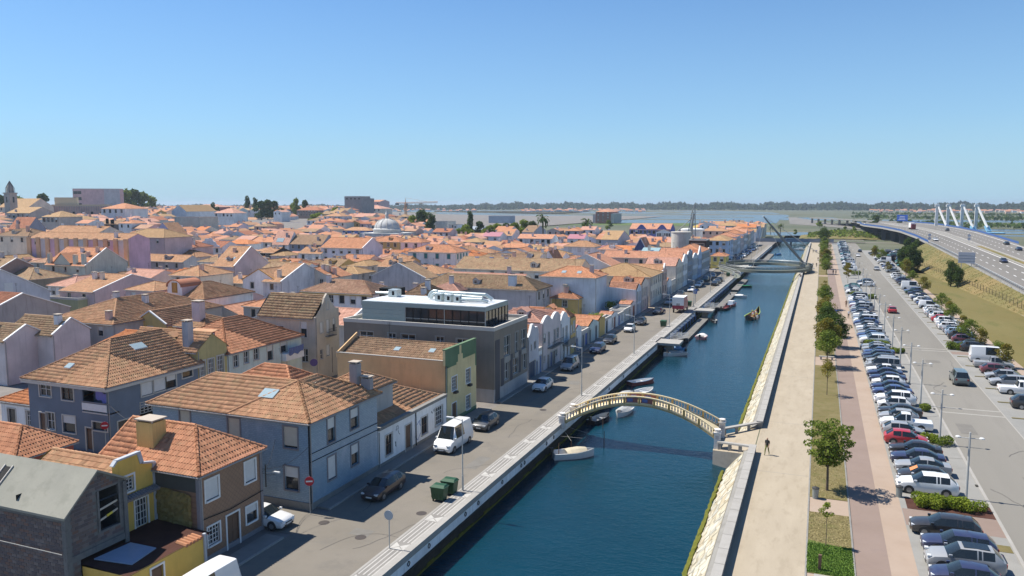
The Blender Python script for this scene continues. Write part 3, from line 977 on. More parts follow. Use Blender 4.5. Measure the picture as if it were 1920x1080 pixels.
def house(label,x0,x1,y0,y1,ze,rise,roof,wall,tile,openings=None,lod=1,zb=0.0,cat='house',name='house',
          ov=.3,gov=.1,parapet=None,group=None,chim=(),rz=0,base=None,frame=None,gutter=True,soff=None,
          skyl=(),tile_slopes=('S','E'),verge=None,wallm=None,sub=True,mat_low=None,zlow=0):
 """openings: {'E': [(a0,a1,z0,z1,kind)], 'S': ...} in world metres (or local if rz)"""
 cx,cy = (x0+x1)/2,(y0+y1)/2; w2,d2 = (x1-x0)/2,(y1-y0)/2
 root = empty(name,(cx,cy,zb),rz); tag(root,label,cat,group)
 wm = wallm or wall_mat(wall); ze -= zb
 mb = MB(); frame = frame or M_TRIM
 ops = openings or {}
 for side in 'SENW':
  a0,a1 = (-w2,w2) if side in 'SN' else (-d2,d2)
  hs = []
  for o in ops.get(side,[]):
   c = cx if side in 'SN' else cy
   if rz or len(o) > 5 and o[5] == 'local': c = 0
   hs.append((o[0]-c,o[1]-c,o[2]-zb,o[3]-zb,o[4]))
  if lod >= 1 and hs:
   wall_grid(mb,side,w2,d2,a0,a1,0,ze,hs,wm,mat_low=mat_low,zlow=zlow)
   for h in hs:
    if h[4] == 'void': continue
    add_window(root,side,(h[0]+h[1])/2,h[2],h[1]-h[0],h[3]-h[2],h[4],frame,w2,d2)
  else:
   wall_grid(mb,side,w2,d2,a0,a1,0,ze,[],wm,mat_low=mat_low,zlow=zlow)
   for h in hs: add_window(root,side,(h[0]+h[1])/2,h[2],h[1]-h[0],h[3]-h[2],h[4],frame,w2+.17,d2+.17)
 if roof == 'gx':
  for x in (w2,-w2): mb.face([(x,-d2,ze),(x,d2,ze),(x,0,ze+rise)],wm)
 elif roof == 'gy':
  for y in (-d2,d2): mb.face([(-w2,y,ze),(w2,y,ze),(0,y,ze+rise)],wm)
 if base:
  h,bm = base
  mb.box(-w2-.03,w2+.03,-d2-.03,d2+.03,0,h,bm)
 mb.build('wall',root)
 if roof == 'flat':
  r = MB(); r.face([(-w2+.2,-d2+.2,ze-.35),(w2-.2,-d2+.2,ze-.35),(w2-.2,d2-.2,ze-.35),(-w2+.2,d2-.2,ze-.35)],M_CONC)
  c = .13
  for a in ((-w2-c/3,w2+c/3,-d2-c/3,-d2+.2),(-w2-c/3,w2+c/3,d2-.2,d2+c/3),(-w2-c/3,-w2+.2,-d2+.2,d2-.2),(w2-.2,w2+c/3,-d2+.2,d2-.2)):
   r.box(a[0],a[1],a[2],a[3],ze-.4,ze+.06,M_TRIM)
  r.build('roof',root)
  sl = []
 else:
  sl = roof_slopes(roof,w2,d2,ze,rise,ov,gov)
  tm = tile_mat(tile) if tile in TILEC else {'slateroof': plain('grey sheet roof',(.30,.34,.38),.5),'magenta': plain('deep pink sheet roof',(.37,.15,.18),.6),
              'mustard': plain('mustard sheet roof',(.52,.36,.08),.6),'glass': plain('greenhouse glass',(.30,.42,.42),.15),'cement': None}.get(tile)
  tileable = tile in TILEC
  r = MB(); roof_slab(r,sl,tm); ro = r.build('roof',root)
  if tileable and lod >= 3:
   rs = random.Random(len(label)); cells = {}
   allc = []
   for s in sl:
    if s[0] in tile_slopes:
     for c in tile_cells(s,rs): allc.append((s,c))
    else:
     m2 = MB(); courses(m2,s,tm); m2.build('tile_rows',root)
   O = Vector((cx,cy,zb)); camp = Vector((0,0,CAM_H))
   allc.sort(key=lambda sc: (O + slope_pt(sc[0],sc[1][0],sc[1][1]) - camp).length)
   for s,c in allc[:290]:
    nm,A,ud,vd,L,t0,t1,V = s
    Mx = Matrix((ud,vd,ud.cross(vd))).transposed()
    p = slope_pt(s,c[0],c[1],rs.uniform(-.004,.012))
    e = Mx.to_euler(); e.z += rs.uniform(-.015,.015)
    put(tile_object_mesh(tm,rs.randrange(5)),'tile',root,p,e,(c[2],1,1))
   for s,c in allc[290:]: cells.setdefault(s[0],[]).append(c)
   tiles_bulk([s for s in sl if s[0] in cells],tm,'tiles',root,cells)
   ridge_caps(root,sl,roof,tm,near=True)
  elif tileable and lod == 2:
   tiles_bulk([s for s in sl if s[0] in tile_slopes],tm,'tiles',root,None,random.Random(1))
   ridge_caps(root,sl,roof,tm,near=True)
  elif tileable and lod == 1:
   m2 = MB()
   for s in sl:
    if s[0] in tile_slopes: courses(m2,s,tm)
   o2 = m2.build('tiles',root); o2['kind'] = 'stuff'
   ridge_caps(root,sl,roof,tm,near=False)
  if gutter and lod >= 1:
   g = MB()
   for s in sl:
    if s[0] in 'SE' and s[7] > .5:
     a,b = slope_span(s,0)
     if roof == 'gx' and s[0] == 'E': continue
     g.tube(slope_pt(s,a,-.05,-.05),slope_pt(s,b,-.05,-.05),.07,.07,M_GUT,6)
   if g.v: g.build('gutter',root)
  if verge and roof in ('gx','gy'):
   g = MB()
   if roof == 'gx':
    for sy in (-1,1):
     g.bar((w2+.02,sy*(d2+.1),ze+.05),(w2+.02,0,ze+rise+.1),.28,.16,verge)
   else:
    for sx in (-1,1):
     g.bar((sx*(w2+.1),-d2-.02,ze+.05),(0,-d2-.02,ze+rise+.1),.28,.16,verge)
   g.build('verge',root)
 if lod >= 1 and roof != 'flat' and w2 > 2:
  q = MB(); q.tube((w2+.06,-d2+.12,.1),(w2+.06,-d2+.12,ze-.15),.05,.05,M_GUT,5); q.build('downpipe',root)
  if PR_.random() < .6:
   q = MB(); ax,ay = PR_.uniform(-.6,.6)*w2,PR_.uniform(-.2,.5)*d2; az = roof_z('gx' if roof == 'custom' else roof,w2,d2,ze,rise,ax,ay); q.tube((ax,ay,az-.2),(ax,ay,az+2.1),.025,.02,M_DARK,4)
   for k_ in range(4): q.tube((ax-.35+.05*k_,ay,az+2.05-.12*k_),(ax+.35-.05*k_,ay,az+2.05-.12*k_),.012,.012,M_DARK,3)
   q.build('antenna',root)
  if PR_.random() < .4 and roof in ('gx','hip') and w2 > 3.2 and rise > 1.2 and lod < 3:
   s = sl[0]; uc = s[4]*PR_.uniform(.35,.65); p = slope_pt(s,uc,s[7]*.28); hw_ = PR_.uniform(.6,.9); hh = PR_.uniform(.9,1.2); dl = 1.9
   if s[0] == 'S':
    q = MB(); q.box(p.x-hw_,p.x+hw_,p.y,p.y+dl,p.z-.3,p.z+hh,wm)
    zt = p.z+hh; ap = zt+.45; a_,b_ = p.x-hw_-.15,p.x+hw_+.15; q.face([(p.x-hw_,p.y,zt),(p.x+hw_,p.y,zt),(p.x,p.y,ap-.05)],wm)
    q.face([(a_,p.y-.15,zt-.08),(p.x,p.y-.15,ap),(p.x,p.y+dl+.6,ap),(a_,p.y+dl,zt-.08)],tm); q.face([(p.x,p.y-.15,ap),(b_,p.y-.15,zt-.08),(b_,p.y+dl,zt-.08),(p.x,p.y+dl+.6,ap)],tm)
    q.build('dormer',root); add_window(root,'S',p.x,p.z+.15,hw_*1.1,hh*.7,'win',frame,w2,-p.y+.17)
 for c in chim:
  x,y,h,w,d,cm = c
  if not rz: x,y = x-cx,y-cy
  z0 = roof_z(roof,w2,d2,ze,rise,x,y) - .5
  m2 = chimney_mb(x,y,z0,h+.5,w,d,wall_mat(cm)); m2.build('chimney',root)
 for s_ in skyl:
  side,u,v,w,h = s_
  for s in sl:
   if s[0] == side:
    m2 = MB(); uu = u*s[4]; vv = v*s[7]
    q = [slope_pt(s,uu,vv,.13),slope_pt(s,uu+w,vv,.13),slope_pt(s,uu+w,vv+h,.13),slope_pt(s,uu,vv+h,.13)]
    m2.face(q,M_SKY)
    q0 = [slope_pt(s,uu-.06,vv-.06,.0),slope_pt(s,uu+w+.06,vv-.06,.0),slope_pt(s,uu+w+.06,vv+h+.06,.0),slope_pt(s,uu-.06,vv+h+.06,.0)]
    for i in range(4): m2.face([q0[i],q0[(i+1) % 4],q[(i+1) % 4],q[i]],M_WTRIM)
    m2.build('skylight',root)
 return root,(w2,d2,ze,rise),sl

def grid_ops(a0,a1,ze,cols,rows,zb=0,kinds=('win',),w=1.0,h=1.35,rs=None,door=False):
 out = []
 sp = (a1-a0)/cols; w = min(w,sp*.62); fh = (ze-zb)/max(rows,1)
 if rows > 1: fh = min(fh,3.1)
 for r in range(rows):
  zt = ze - .55 - fh*r
  hh = min(h,fh*.6)
  for c in range(cols):
   a = a0 + sp*(c+.5)
   k = (rs or R_).choice(kinds)
   if zt-hh < zb+.3: continue
   out.append((a-w/2,a+w/2,zt-hh,zt,k))
 return out
# ------------------------------------------------------------------ extra roof shapes
_rs0 = roof_slopes
def roof_slopes(typ,w2,d2,ze,rise,ov=.35,gov=.12):
 if typ == 'hipE':      # gable at the west end, hip at the east end
  sl = _rs0('hip',w2,d2,ze,rise,ov,gov); out = []
  for s in sl:
   if s[0] == 'W': continue
   nm,A,u,v,L,t0,t1,V = s
   if nm == 'S': t0 = 0.0
   if nm == 'N': t1 = L
   out.append((nm,A,u,v,L,t0,t1,V))
  return out
 if typ == 'hipS':      # gable at the north end, hip at the south end
  sl = _rs0('hip',w2,d2,ze,rise,ov,gov); out = []
  for s in sl:
   if s[0] == 'N': continue
   nm,A,u,v,L,t0,t1,V = s
   if nm == 'E': t1 = L
   if nm == 'W': t0 = 0.0
   out.append((nm,A,u,v,L,t0,t1,V))
  return out
 if typ == 'custom': return CUSTOM
 return _rs0(typ,w2,d2,ze,rise,ov,gov)
CUSTOM = []
def local_poly(root,name,polys,mat,thick=None):
 """polygons given in world coordinates under a root"""
 L = root.location; mb = MB()
 for p in polys: mb.face([(a-L.x,b-L.y,c-L.z) for a,b,c in p],mat)
 return mb.build(name,root)
def part_box(root,name,x0,x1,y0,y1,z0,z1,mat):
 L = root.location; mb = MB(); mb.box(x0-L.x,x1-L.x,y0-L.y,y1-L.y,z0-L.z,z1-L.z,mat)
 return mb.build(name,root)
def part_tube(root,name,pts,r,mat,n=6):
 L = root.location; mb = MB()
 for a,b in zip(pts,pts[1:]): mb.tube(Vector(a)-L,Vector(b)-L,r,r,mat,n)
 return mb.build(name,root)

# ------------------------------------------------------------------ 1 unfinished concrete house
M_BLK = [ground_mat('concrete block %d' % i,c,scl(c,1.15),2.0,14) for i,c in enumerate(((.15,.12,.11),(.18,.15,.14),(.12,.10,.10),(.17,.11,.09)))]
M_CRUDE = ground_mat('raw cement',(.20,.205,.20),(.27,.27,.26),.7,10,(.12,.12,.12),.5)
M_CEMROOF = ground_mat('cement screed roof',(.35,.345,.29),(.43,.42,.35),.35,14,(.25,.25,.2),.35)
uh = empty('unfinished_house',(-46,33,0)); tag(uh,'unfinished concrete block house with a smooth cement roof and gaping window openings','house')
ux0,ux1,uy0,uy1 = -55.0,-40.3,30.7,34.95
mb = MB()
def W(p): return (p[0]+46,p[1]-33,p[2])
# south wall core and gable wall pieces round two openings
holes = [(32.98,34.40,4.0,6.55),(31.55,34.72,.15,2.85)]
mb2 = MB(); wall_grid(mb2,'E',5.7,2.125,30.7-32.825,34.95-32.825,0,5.9,[(a-32.825,b-32.825,c,d) for a,b,c,d in [(32.98,34.4,4.0,5.9),holes[1]]],M_CRUDE,depth=.22)
for i in range(len(mb2.v)): x,y,z = mb2.v[i]; mb2.v[i] = (x-5.7+5.7,y-.175,z)
mb.raw(mb2.v,mb2.f,M_CRUDE)
E_ = 5.7
yc = 32.84
for poly in ([(E_,30.7-33,5.9),(E_,32.84-33,5.9),(E_,32.84-33,7.85)],[(E_,32.84-33,5.9),(E_,32.98-33,5.9),(E_,32.98-33,7.8),(E_,32.84-33,7.85)],
             [(E_,32.98-33,6.55),(E_,34.4-33,6.55),(E_,34.4-33,7.0),(E_,32.98-33,7.8)],[(E_,34.4-33,5.9),(E_,34.95-33,5.9),(E_,34.95-33,6.7),(E_,34.4-33,7.0)]):
 mb.face(poly,M_CRUDE)
mb.face([(-9,30.72-33,0),(E_,30.72-33,0),(E_,30.72-33,5.9),(-9,30.72-33,5.9)],M_CRUDE)
mb.face([(-9,34.95-33,0),(E_,34.95-33,0),(E_,34.95-33,6.7),(-9,34.95-33,6.7)],M_CRUDE)
mb.face([(-9,30.7-33,0),(-9,34.95-33,0),(-9,34.95-33,6.7),(-9,32.84-33,7.85),(-9,30.7-33,5.9)],M_CRUDE)
mb.face([(-9,-2.2,3.0),(5.5,-2.2,3.0),(5.5,1.9,3.0),(-9,1.9,3.0)],M_CRUDE)
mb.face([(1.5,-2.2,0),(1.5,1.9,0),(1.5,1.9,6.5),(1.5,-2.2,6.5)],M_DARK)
mb.build('wall',uh)
mb = MB()      # concrete columns and beams standing proud
mb.box(5.5,5.80,-2.40,-2.05,0,5.85,M_CRUDE); mb.box(5.5,5.80,1.72,2.0,0,6.6,M_CRUDE)
mb.box(5.5,5.76,-2.05,1.72,2.85,3.25,M_CRUDE)
mb.box(-8.5,-8.1,-2.40,-2.2,0,5.8,M_CRUDE); mb.box(-2.3,-2.0,-2.38,-2.2,0,5.8,M_CRUDE)
mb.box(-9,5.5,-2.36,-2.2,5.45,5.85,M_CRUDE)
mb.box(5.6,5.78,-.16,-.02,4.0,6.6,M_CRUDE); mb.box(5.6,5.78,1.4,1.5,4.0,6.6,M_CRUDE)
mb.build('column',uh)
mb = MB()
for (y0,z0,y1,z1) in ((-.02,4.62,1.4,4.95),(-.02,5.3,1.4,5.5)): mb.bar((5.6,y0,z0),(5.6,y1,z1),.05,.12,M_BLINDB)
mb.bar((5.6,-1.4,.75),(5.6,1.7,1.5),.05,.12,M_BLINDB); mb.bar((5.6,-1.4,.2),(5.6,1.7,.9),.05,.1,M_BLINDB)
mb.build('plank',uh)
mb = MB()
mb.bar((5.66,.55,4.80),(5.66,.95,4.89),.06,.14,plain('yellow tape',(.6,.5,.05),.6))
mb.bar((5.66,-.4,.99),(5.66,.6,1.24),.06,.14,plain('yellow tape',(.6,.5,.05),.6)); mb.build('warning_tape',uh)
part_box(uh,'cable',-49,-40.4,30.42,30.45,3.58,3.62,M_CALW)
# roof slab
mb = MB()
def slab(pts,t,mat):
 lo = [(x,y,z-t) for x,y,z in pts]; n = len(pts)
 mb.raw(pts+lo,[tuple(range(n)),tuple(reversed(range(n,2*n)))] + [(i,(i+1) % n,n+(i+1) % n,n+i) for i in range(n)],mat)
slab([(-9.1,-2.55,5.83),(5.95,-2.55,5.83),(5.95,-.16,8.0),(-9.1,-.16,8.0)],.14,M_CEMROOF)
slab([(-9.1,-.16,8.0),(5.95,-.16,8.0),(5.95,2.15,6.72),(-9.1,2.15,6.72)],.14,M_CEMROOF)
mb.build('roof',uh)
mb = MB(); mb.raw([(-1.35,-1.75,6.6),(-.75,-1.75,6.6),(-.75,-.75,7.5),(-1.35,-.75,7.5)],[(0,1,2,3)],M_DARK)
mb.bar((-1.4,-1.8,6.58),(-1.4,-.7,7.58),.06,.08,M_TRIM); mb.bar((-.7,-1.8,6.58),(-.7,-.7,7.58),.06,.08,M_TRIM); mb.bar((-1.4,-1.8,6.58),(-.7,-1.8,6.58),.08,.08,M_TRIM)
mb.build('skylight',uh)
# blocks: courses of hollow blocks, proud of the mortar
def block_proto(k):
 mb = MB(); mb.box(-.195,.195,-.02,0,-.09,.09,M_BLK[k]); return mb.mesh('block')
bps = [block_proto(k) for k in range(4)]
rs = random.Random(4); cnt = 0; stuff = MB()
cellsb = []
for r in range(27):
 z = .12 + r*.215
 for c in range(40):
  x = 5.3 - c*.42 - (.21 if r % 2 else 0)
  if x < -8.8: continue
  if -8.55 < x < -8.05 or -2.35 < x < -1.95 or z > 5.4: continue
  cellsb.append(('S',x,z))
for r in range(36):
 z = .12 + r*.215
 for c in range(11):
  y = -1.9 + c*.42 + (.21 if r % 2 else 0)
  zt = 5.9 + (7.85-5.9)*(y+2.3)/2.14 if y < -.16 else 7.85 - 1.15*(y+.16)/2.1
  if y > 1.6 or z > zt-.2: continue
  if -.25 < y < 1.6 and 3.9 < z < 6.7: continue
  if -1.65 < y < 1.95 and z < 3.35: continue
  cellsb.append(('E',y,z))
cellsb.sort(key=lambda c: 0 if c[0] == 'E' else 1 + abs(c[1]-5.3) + abs(c[2]-5))
for s,a,z in cellsb:
 k = rs.choice((0,0,1,2,2,3));
 loc = (a,-2.28,z) if s == 'S' else (5.70,a,z)
 rz = 0 if s == 'S' else math.pi/2
 dep = rs.uniform(.5,1.2)
 if cnt < 285:
  put(bps[k],'block',uh,loc,(0,0,rz),(1,dep,1)); cnt += 1
 else:
  if s == 'S': stuff.box(a-.195,a+.195,-2.28-.02*dep,-2.28,z-.09,z+.09,M_BLK[k])
  else: stuff.box(5.70,5.70+.02*dep,a-.195,a+.195,z-.09,z+.09,M_BLK[k])
tag(stuff.build('blocks',uh),kind='stuff')

# ------------------------------------------------------------------ 2 yellow house with yard terrace
M_YEL = plaster('strong yellow',(.56,.36,.05),.3,(.2,.15,.05))
M_YTR = plain('pale blue trim',(.40,.43,.47),.7)
yh,_,_ = house('yellow rendered house with white trimmed windows beside the unfinished concrete house',-49,-41.3,35.0,38.2,6.3,.8,'gx','ochre','tan',
 {'E': [(35.3,36.5,5.35,6.3,'grid'),(36.5,37.5,2.6,4.5,'grid')]},lod=3,wallm=M_YEL,frame=M_WTRIM,ov=.05,gov=-.25)
# stepped street gable
local_poly(yh,'gable',[[(-41.29,34.9,6.25),(-41.29,38.2,6.25),(-41.29,38.2,6.6),(-41.29,37.15,6.85),(-41.29,36.95,7.6),(-41.29,35.2,7.55),(-41.29,34.9,7.3)]],M_YEL)
mb = MB(); L = yh.location
def Wl(p,L): return (p[0]-L.x,p[1]-L.y,p[2]-L.z)
for a,b in (((-41.3,34.9,7.35),(-41.3,35.2,7.65)),((-41.3,35.2,7.65),(-41.3,36.98,7.7)),((-41.3,36.98,7.7),(-41.3,37.2,6.9)),((-41.3,37.2,6.9),(-41.3,38.2,6.65)),((-41.3,38.2,2.5),(-41.3,38.2,6.6))):
 mb.bar(Wl(a,L),Wl(b,L),.30,.12,M_YTR)
mb.build('cornice',yh)
mb = MB()
for k in range(15):
 y = 34.95 + k*.225
 mb.tube(Wl((-41.25,y,5.05),L),Wl((-40.8,y,4.88),L),.12,.13,M_GREYTRIM,6)
mb.bar(Wl((-41.22,34.9,4.86),L),Wl((-41.22,38.2,4.86),L),.22,.1,M_YTR)
mb.build('canopy',yh)
yw = empty('yellow_yard_wing',(-38.4,34.6,0)); tag(yw,'low yellow street wall with a dark brown terrace roof and a blue grey glass panel','outbuilding')
M_TERR = ground_mat('dark brown roof felt',(.06,.025,.018),(.09,.04,.028),.8,14)
L = yw.location
mb = MB(); wall_grid(mb,'E',1.8,3.05,-3.05,3.05,0,2.45,[(-1.35,-.45,0.0,2.1)],M_YEL); mb.face([(-1.8,-3.05,0),(1.8,-3.05,0),(1.8,-3.05,2.45),(-1.8,-3.05,2.45)],M_YEL)
mb.build('wall',yw)
add_window(yw,'E',-.9,0,.9,2.1,'door',M_WTRIM,1.8,3.05)
mb = MB(); mb.raw([(-2.9,-3.05,2.62),(1.85,-3.05,2.42),(1.85,3.6,2.42),(-2.9,3.6,2.62)],[(0,1,2,3)],M_TERR); mb.build('terrace_roof',yw)
mb = MB(); mb.raw([(-1.6,-2.4,2.68),(.9,-1.9,2.56),(.5,.3,2.57),(-1.4,.1,2.68),(-1.6,-2.4,2.6),(.9,-1.9,2.48),(.5,.3,2.49),(-1.4,.1,2.6)],[(0,1,2,3),(0,4,5,1),(1,5,6,2),(2,6,7,3)],plain('blue grey glass panel',(.30,.36,.46),.2)); mb.build('glass_panel',yw)
mb = MB();
for k in range(5): mb.tube((1.0+.01*k,1.5+k*.3,2.50),(1.9,1.45+k*.3,2.44),.13,.13,tile_mat('orange'),6)
mb.build('tile',yw)
mb = MB(); mb.box(1.72,1.9,2.9,3.1,0,2.6,M_YTR); mb.build('pilaster',yw)

# ------------------------------------------------------------------ 3 brown tiled house
def azulejo_mat():
 t = NT('brown diamond wall tiles')
 g = t.n("ShaderNodeNewGeometry"); sep = t.n("ShaderNodeSeparateXYZ"); t.l(g.outputs['Position'],sep.inputs[0])
 s = t.math('ADD',t.math('MULTIPLY',sep.outputs[1],1.0),0)
 a = t.math('ABSOLUTE',t.math('SUBTRACT',t.math('FRACT',t.math('MULTIPLY',s,2.6),0),.5),0)
 b = t.math('ABSOLUTE',t.math('SUBTRACT',t.math('FRACT',t.math('MULTIPLY',sep.outputs[2],2.6),0),.5),0)
 d = t.math('ADD',a,b)
 lines = t.ramp(t.math('ABSOLUTE',t.math('SUBTRACT',d,.5),0),[(.0,(1,1,1)),(.10,(0,0,0))])
 base = t.mix(t.noise(1.2,t.pos(),4),(.22,.13,.085),(.31,.19,.12))
 col = t.mix(t.math('MULTIPLY',lines,.55),base,(.12,.075,.06))
 t.bump(t.noise(18,t.pos()),.006,.4)
 return t.fin(col,.4,0,.5)
M_AZU = azulejo_mat()
bh,(w2,d2,ze_,ri_),bsl = house('two storey corner house clad in brown diamond tiles with a tall yellow chimney',-46.2,-37.5,38.3,44.4,6.35,2.0,'hipE','brown','orange',
 {'E': [(38.8,40.03,4.15,5.6,'shut'),(42.63,43.75,4.1,5.6,'shut'),(38.85,39.97,1.0,2.3,'grid'),(40.65,41.88,0.0,2.4,'door'),(42.6,43.75,1.1,2.3,'half')]},
 lod=3,wallm=M_AZU,frame=M_WTRIM,chim=[(-43.2,39.9,2.5,1.5,1.2,'ochre')],base=(.35,M_GREYTRIM))
M_FOAM = ground_mat('rough yellow insulation',(.32,.24,.08),(.42,.33,.13),1.5,8,(.2,.13,.05),.5,bump=.12)
rs = random.Random(9); mb = MB(); L = bh.location
nx,nz = 16,14; G_ = [[(-41.5+i*.22+rs.uniform(-.05,.05),38.27-rs.uniform(.0,.13),2.3+j*.2+rs.uniform(-.04,.04)-(.0 if i < 8 else .03*(i-8))) for i in range(nx)] for j in range(nz)]
for j in range(nz-1):
 for i in range(nx-1):
  mb.face([Wl(q,L) for q in (G_[j][i],G_[j][i+1],G_[j+1][i+1],G_[j+1][i])],M_FOAM)
mb.build('insulation_foam',bh)
part_box(bh,'dark_band',-41.6,-37.6,38.21,38.28,4.95,6.25,plaster('dark upper band',(.07,.07,.06),.6))  # dark band along the upper part of the south wall
part_box(bh,'corner_pilaster',-37.72,-37.44,38.2,38.45,0,6.3,M_GREYTRIM)
part_box(bh,'corner_pilaster',-37.72,-37.44,44.2,44.46,0,6.3,M_GREYTRIM)
part_tube(bh,'cable',[(-37.42,38.4,3.05),(-37.4,41.0,2.85),(-37.42,44.4,3.0)],.03,M_DARK)
mb = MB()
for k in range(26): mb.tube(Wl((-37.55,38.4+k*.24,6.30),L),Wl((-37.15,38.4+k*.24,6.18),L),.09,.10,tile_mat('salmon'),6)
mb.build('eave_tiles',bh)

# ------------------------------------------------------------------ 4 blue tiled corner house (L plan)
def bluetile_mat():
 t = NT('pale blue glazed wall tiles')
 g = t.n("ShaderNodeNewGeometry"); sep = t.n("ShaderNodeSeparateXYZ"); t.l(g.outputs['Position'],sep.inputs[0])
 s = t.math('ADD',sep.outputs[0],sep.outputs[1])
 c = t.n("ShaderNodeCombineXYZ"); t.l(s,c.inputs[0]); t.l(sep.outputs[2],c.inputs[1])
 br = t.n("ShaderNodeTexBrick"); t.l(c.outputs[0],br.inputs['Vector'])
 br.inputs['Scale'].default_value = 1.0; br.inputs['Brick Width'].default_value = .3; br.inputs['Row Height'].default_value = .15
 br.inputs['Mortar Size'].default_value = .012
 br.inputs['Color1'].default_value = (.22,.32,.405,1); br.inputs['Color2'].default_value = (.27,.38,.46,1); br.inputs['Mortar'].default_value = (.17,.23,.29,1)
 n = t.noise(.5,t.pos((1,1,.5)),6,.7)
 col = t.mix(t.math('MULTIPLY',t.ramp(n,[(.55,(0,0,0)),(.7,(1,1,1))]),.5),br.outputs[0],(.42,.50,.58))
 return t.fin(col,.3,0,.5)
M_BLUET = bluetile_mat()
bx0,bx1,by0,by1 = -52.3,-36.3,48.55,58.5
cxb,cyb = (bx0+bx1)/2,(by0+by1)/2
def shift(sl,dx,dy,nm=None):
 out = []
 for s in sl:
  out.append((nm.get(s[0],s[0]) if nm else s[0],s[1]+Vector((dx,dy,0))) + tuple(s[2:]))
 return out
A_ = _rs0('hip',(bx1-bx0)/2,3.65,7.3,1.95,.35); A_ = shift(A_,0,by0+3.65-cyb)
B_ = _rs0('hip',3.65,(by1-by0)/2,7.3,1.95,.35); B_ = shift(B_,bx1-3.65-cxb,0,{'N': 'NB','W': 'WB'})
CUSTOM = [s for s in A_ if s[0] in ('S','W','N')] + [s for s in B_ if s[0] in ('E','WB','NB')]
blue,_,_ = house('large blue tiled corner house with a wide orange tan hip roof facing the canal street',bx0,bx1,by0,by1,7.3,1.95,'custom','slate','tan',
 {'E': [(50.95,52.0,4.75,6.7,'half'),(54.27,55.45,4.95,6.65,'half'),(50.88,52.0,1.65,3.5,'shut'),(54.27,55.35,1.75,3.5,'half')],
     'S': [(-49.3,-48.2,5.1,6.8,'beige'),(-44.25,-43.0,5.0,6.7,'beige'),(-38.7,-37.4,4.87,6.6,'beige'),(-38.72,-37.42,1.45,3.35,'half')]},
 lod=3,wallm=M_BLUET,frame=M_GREYTRIM,base=(.55,M_CONC),gutter=True)
part_box(blue,'skirting',-52.4,-36.2,48.48,48.6,.0,.6,M_CONC)
L = blue.location
mb = MB()
for z in (3.9,4.55): mb.bar(Wl((-36.25,48.6,z),L),Wl((-36.25,58.5,z-.12),L),.04,.04,M_DARK)
mb.tube(Wl((-36.28,48.5,0),L),Wl((-36.28,48.5,7.2),L),.06,.06,M_DARK,6)
mb.build('cable',blue)
mb = MB()
q = [(-42.4,50.05),(-40.9,50.05),(-40.9,51.0),(-42.4,51.0)]
mb.raw([Wl((x,y,7.3+1.95*(y-48.55)/3.65+.16),L) for x,y in q],[(0,1,2,3)],M_SKY)
mb.build('skylight',blue)
for (x,y,h) in ((-37.9,57.6,1.9),):
 m2 = chimney_mb(x-L.x,y-L.y,8.0,h,.75,.75,wall_mat('plum')); m2.build('chimney',blue)
 m2 = chimney_mb(x-L.x+1.0,y-L.y+.3,7.6,1.0,.9,.6,wall_mat('plum')); m2.build('chimney',blue)
part_tube(blue,'antenna',[(-40.3,57.6,8.9),(-40.3,57.6,11.2)],.03,M_IRON)
# small roofs behind the blue house
house('small tan hip roofed annexe directly behind the blue tiled house',-51.5,-44.0,56.6,61.5,7.2,1.5,'hip','grey','orange',lod=2)
house('low annexe with a tan roof behind the right half of the blue tiled house',-43.0,-38.2,59.5,64.5,6.9,1.2,'hip','grey','tan',lod=2)

# ------------------------------------------------------------------ 5 low white house with scribbled walls
wh,_,_ = house('low white house with scribbled graffiti and a timber door beside the blue tiled house',-44.5,-36.4,58.75,72.5,3.55,1.75,'hip','white','tan',
 {'E': [(60.0,61.2,.85,2.75,'brownsash'),(63.67,64.9,0.0,2.7,'door'),(66.9,68.2,.85,2.6,'brownsash'),(69.9,71.6,.95,2.85,'grid')]},
 lod=3,ov=-.25,base=(.4,M_CONC))
part_box(wh,'parapet_coping',-36.75,-36.25,58.8,72.5,3.55,3.85,M_CONC)
part_tube(wh,'drainpipe',[(-36.33,65.7,3.6),(-36.33,65.7,.2)],.05,M_DARK)
mb = MB(); rs = random.Random(21); L = wh.location
for (y0,z0,n,c) in ((62.0,2.7,9,0),(66.0,2.2,5,1),(61.9,1.2,5,0),(65.6,1.1,4,1),(69.0,2.6,7,0)):
 y,z = y0,z0
 for k in range(n):
  y2,z2 = y+rs.uniform(-.15,.35),z+rs.uniform(-.45,.45); z2 = max(z0-.5,min(z0+.5,z2))
  mb.bar(Wl((-36.39,y,z),L),Wl((-36.39,y2,z2),L),.012,.05,plain('graffiti black',(.06,.07,.08),.7) if c == 0 else plain('graffiti blue',(.08,.16,.4),.7))
  y,z = y2,z2
mb.build('graffiti',wh)

# ------------------------------------------------------------------ 6 green and cream house with stepped facade paint
M_CREAM2 = plaster('sand cream',(.56,.46,.22),.3)
M_OCW = plaster('tan party wall',(.54,.34,.15),.25)
M_DG = plaster('bottle green',(.10,.17,.09),.3)
gh,_,_ = house('cream and dark green house with a stepped painted facade and plain tan side wall',-50.6,-36.9,73.3,81.3,6.65,1.6,'gx','ochre','brown',
 {'E': [(74.85,76.13,3.55,5.1,'grid'),(78.5,79.7,3.6,5.2,'grid'),(78.5,79.65,.5,2.15,'grid'),(74.85,75.95,0,2.1,'door')]},
 lod=3,wallm=M_OCW,ov=-.3,gov=-.25,frame=M_WTRIM,gutter=False,skyl=[('S',.45,.45,.7,.7),('S',.78,.5,.7,.7)])
L = gh.location
part_box(gh,'parapet',-50.7,-37.15,73.24,73.5,6.6,7.15,M_OCW)
part_box(gh,'coping',-50.7,-37.15,73.2,73.54,7.15,7.22,M_COPE)
mb = MB()   # facade sheet: cream with green areas, a little proud of the wall
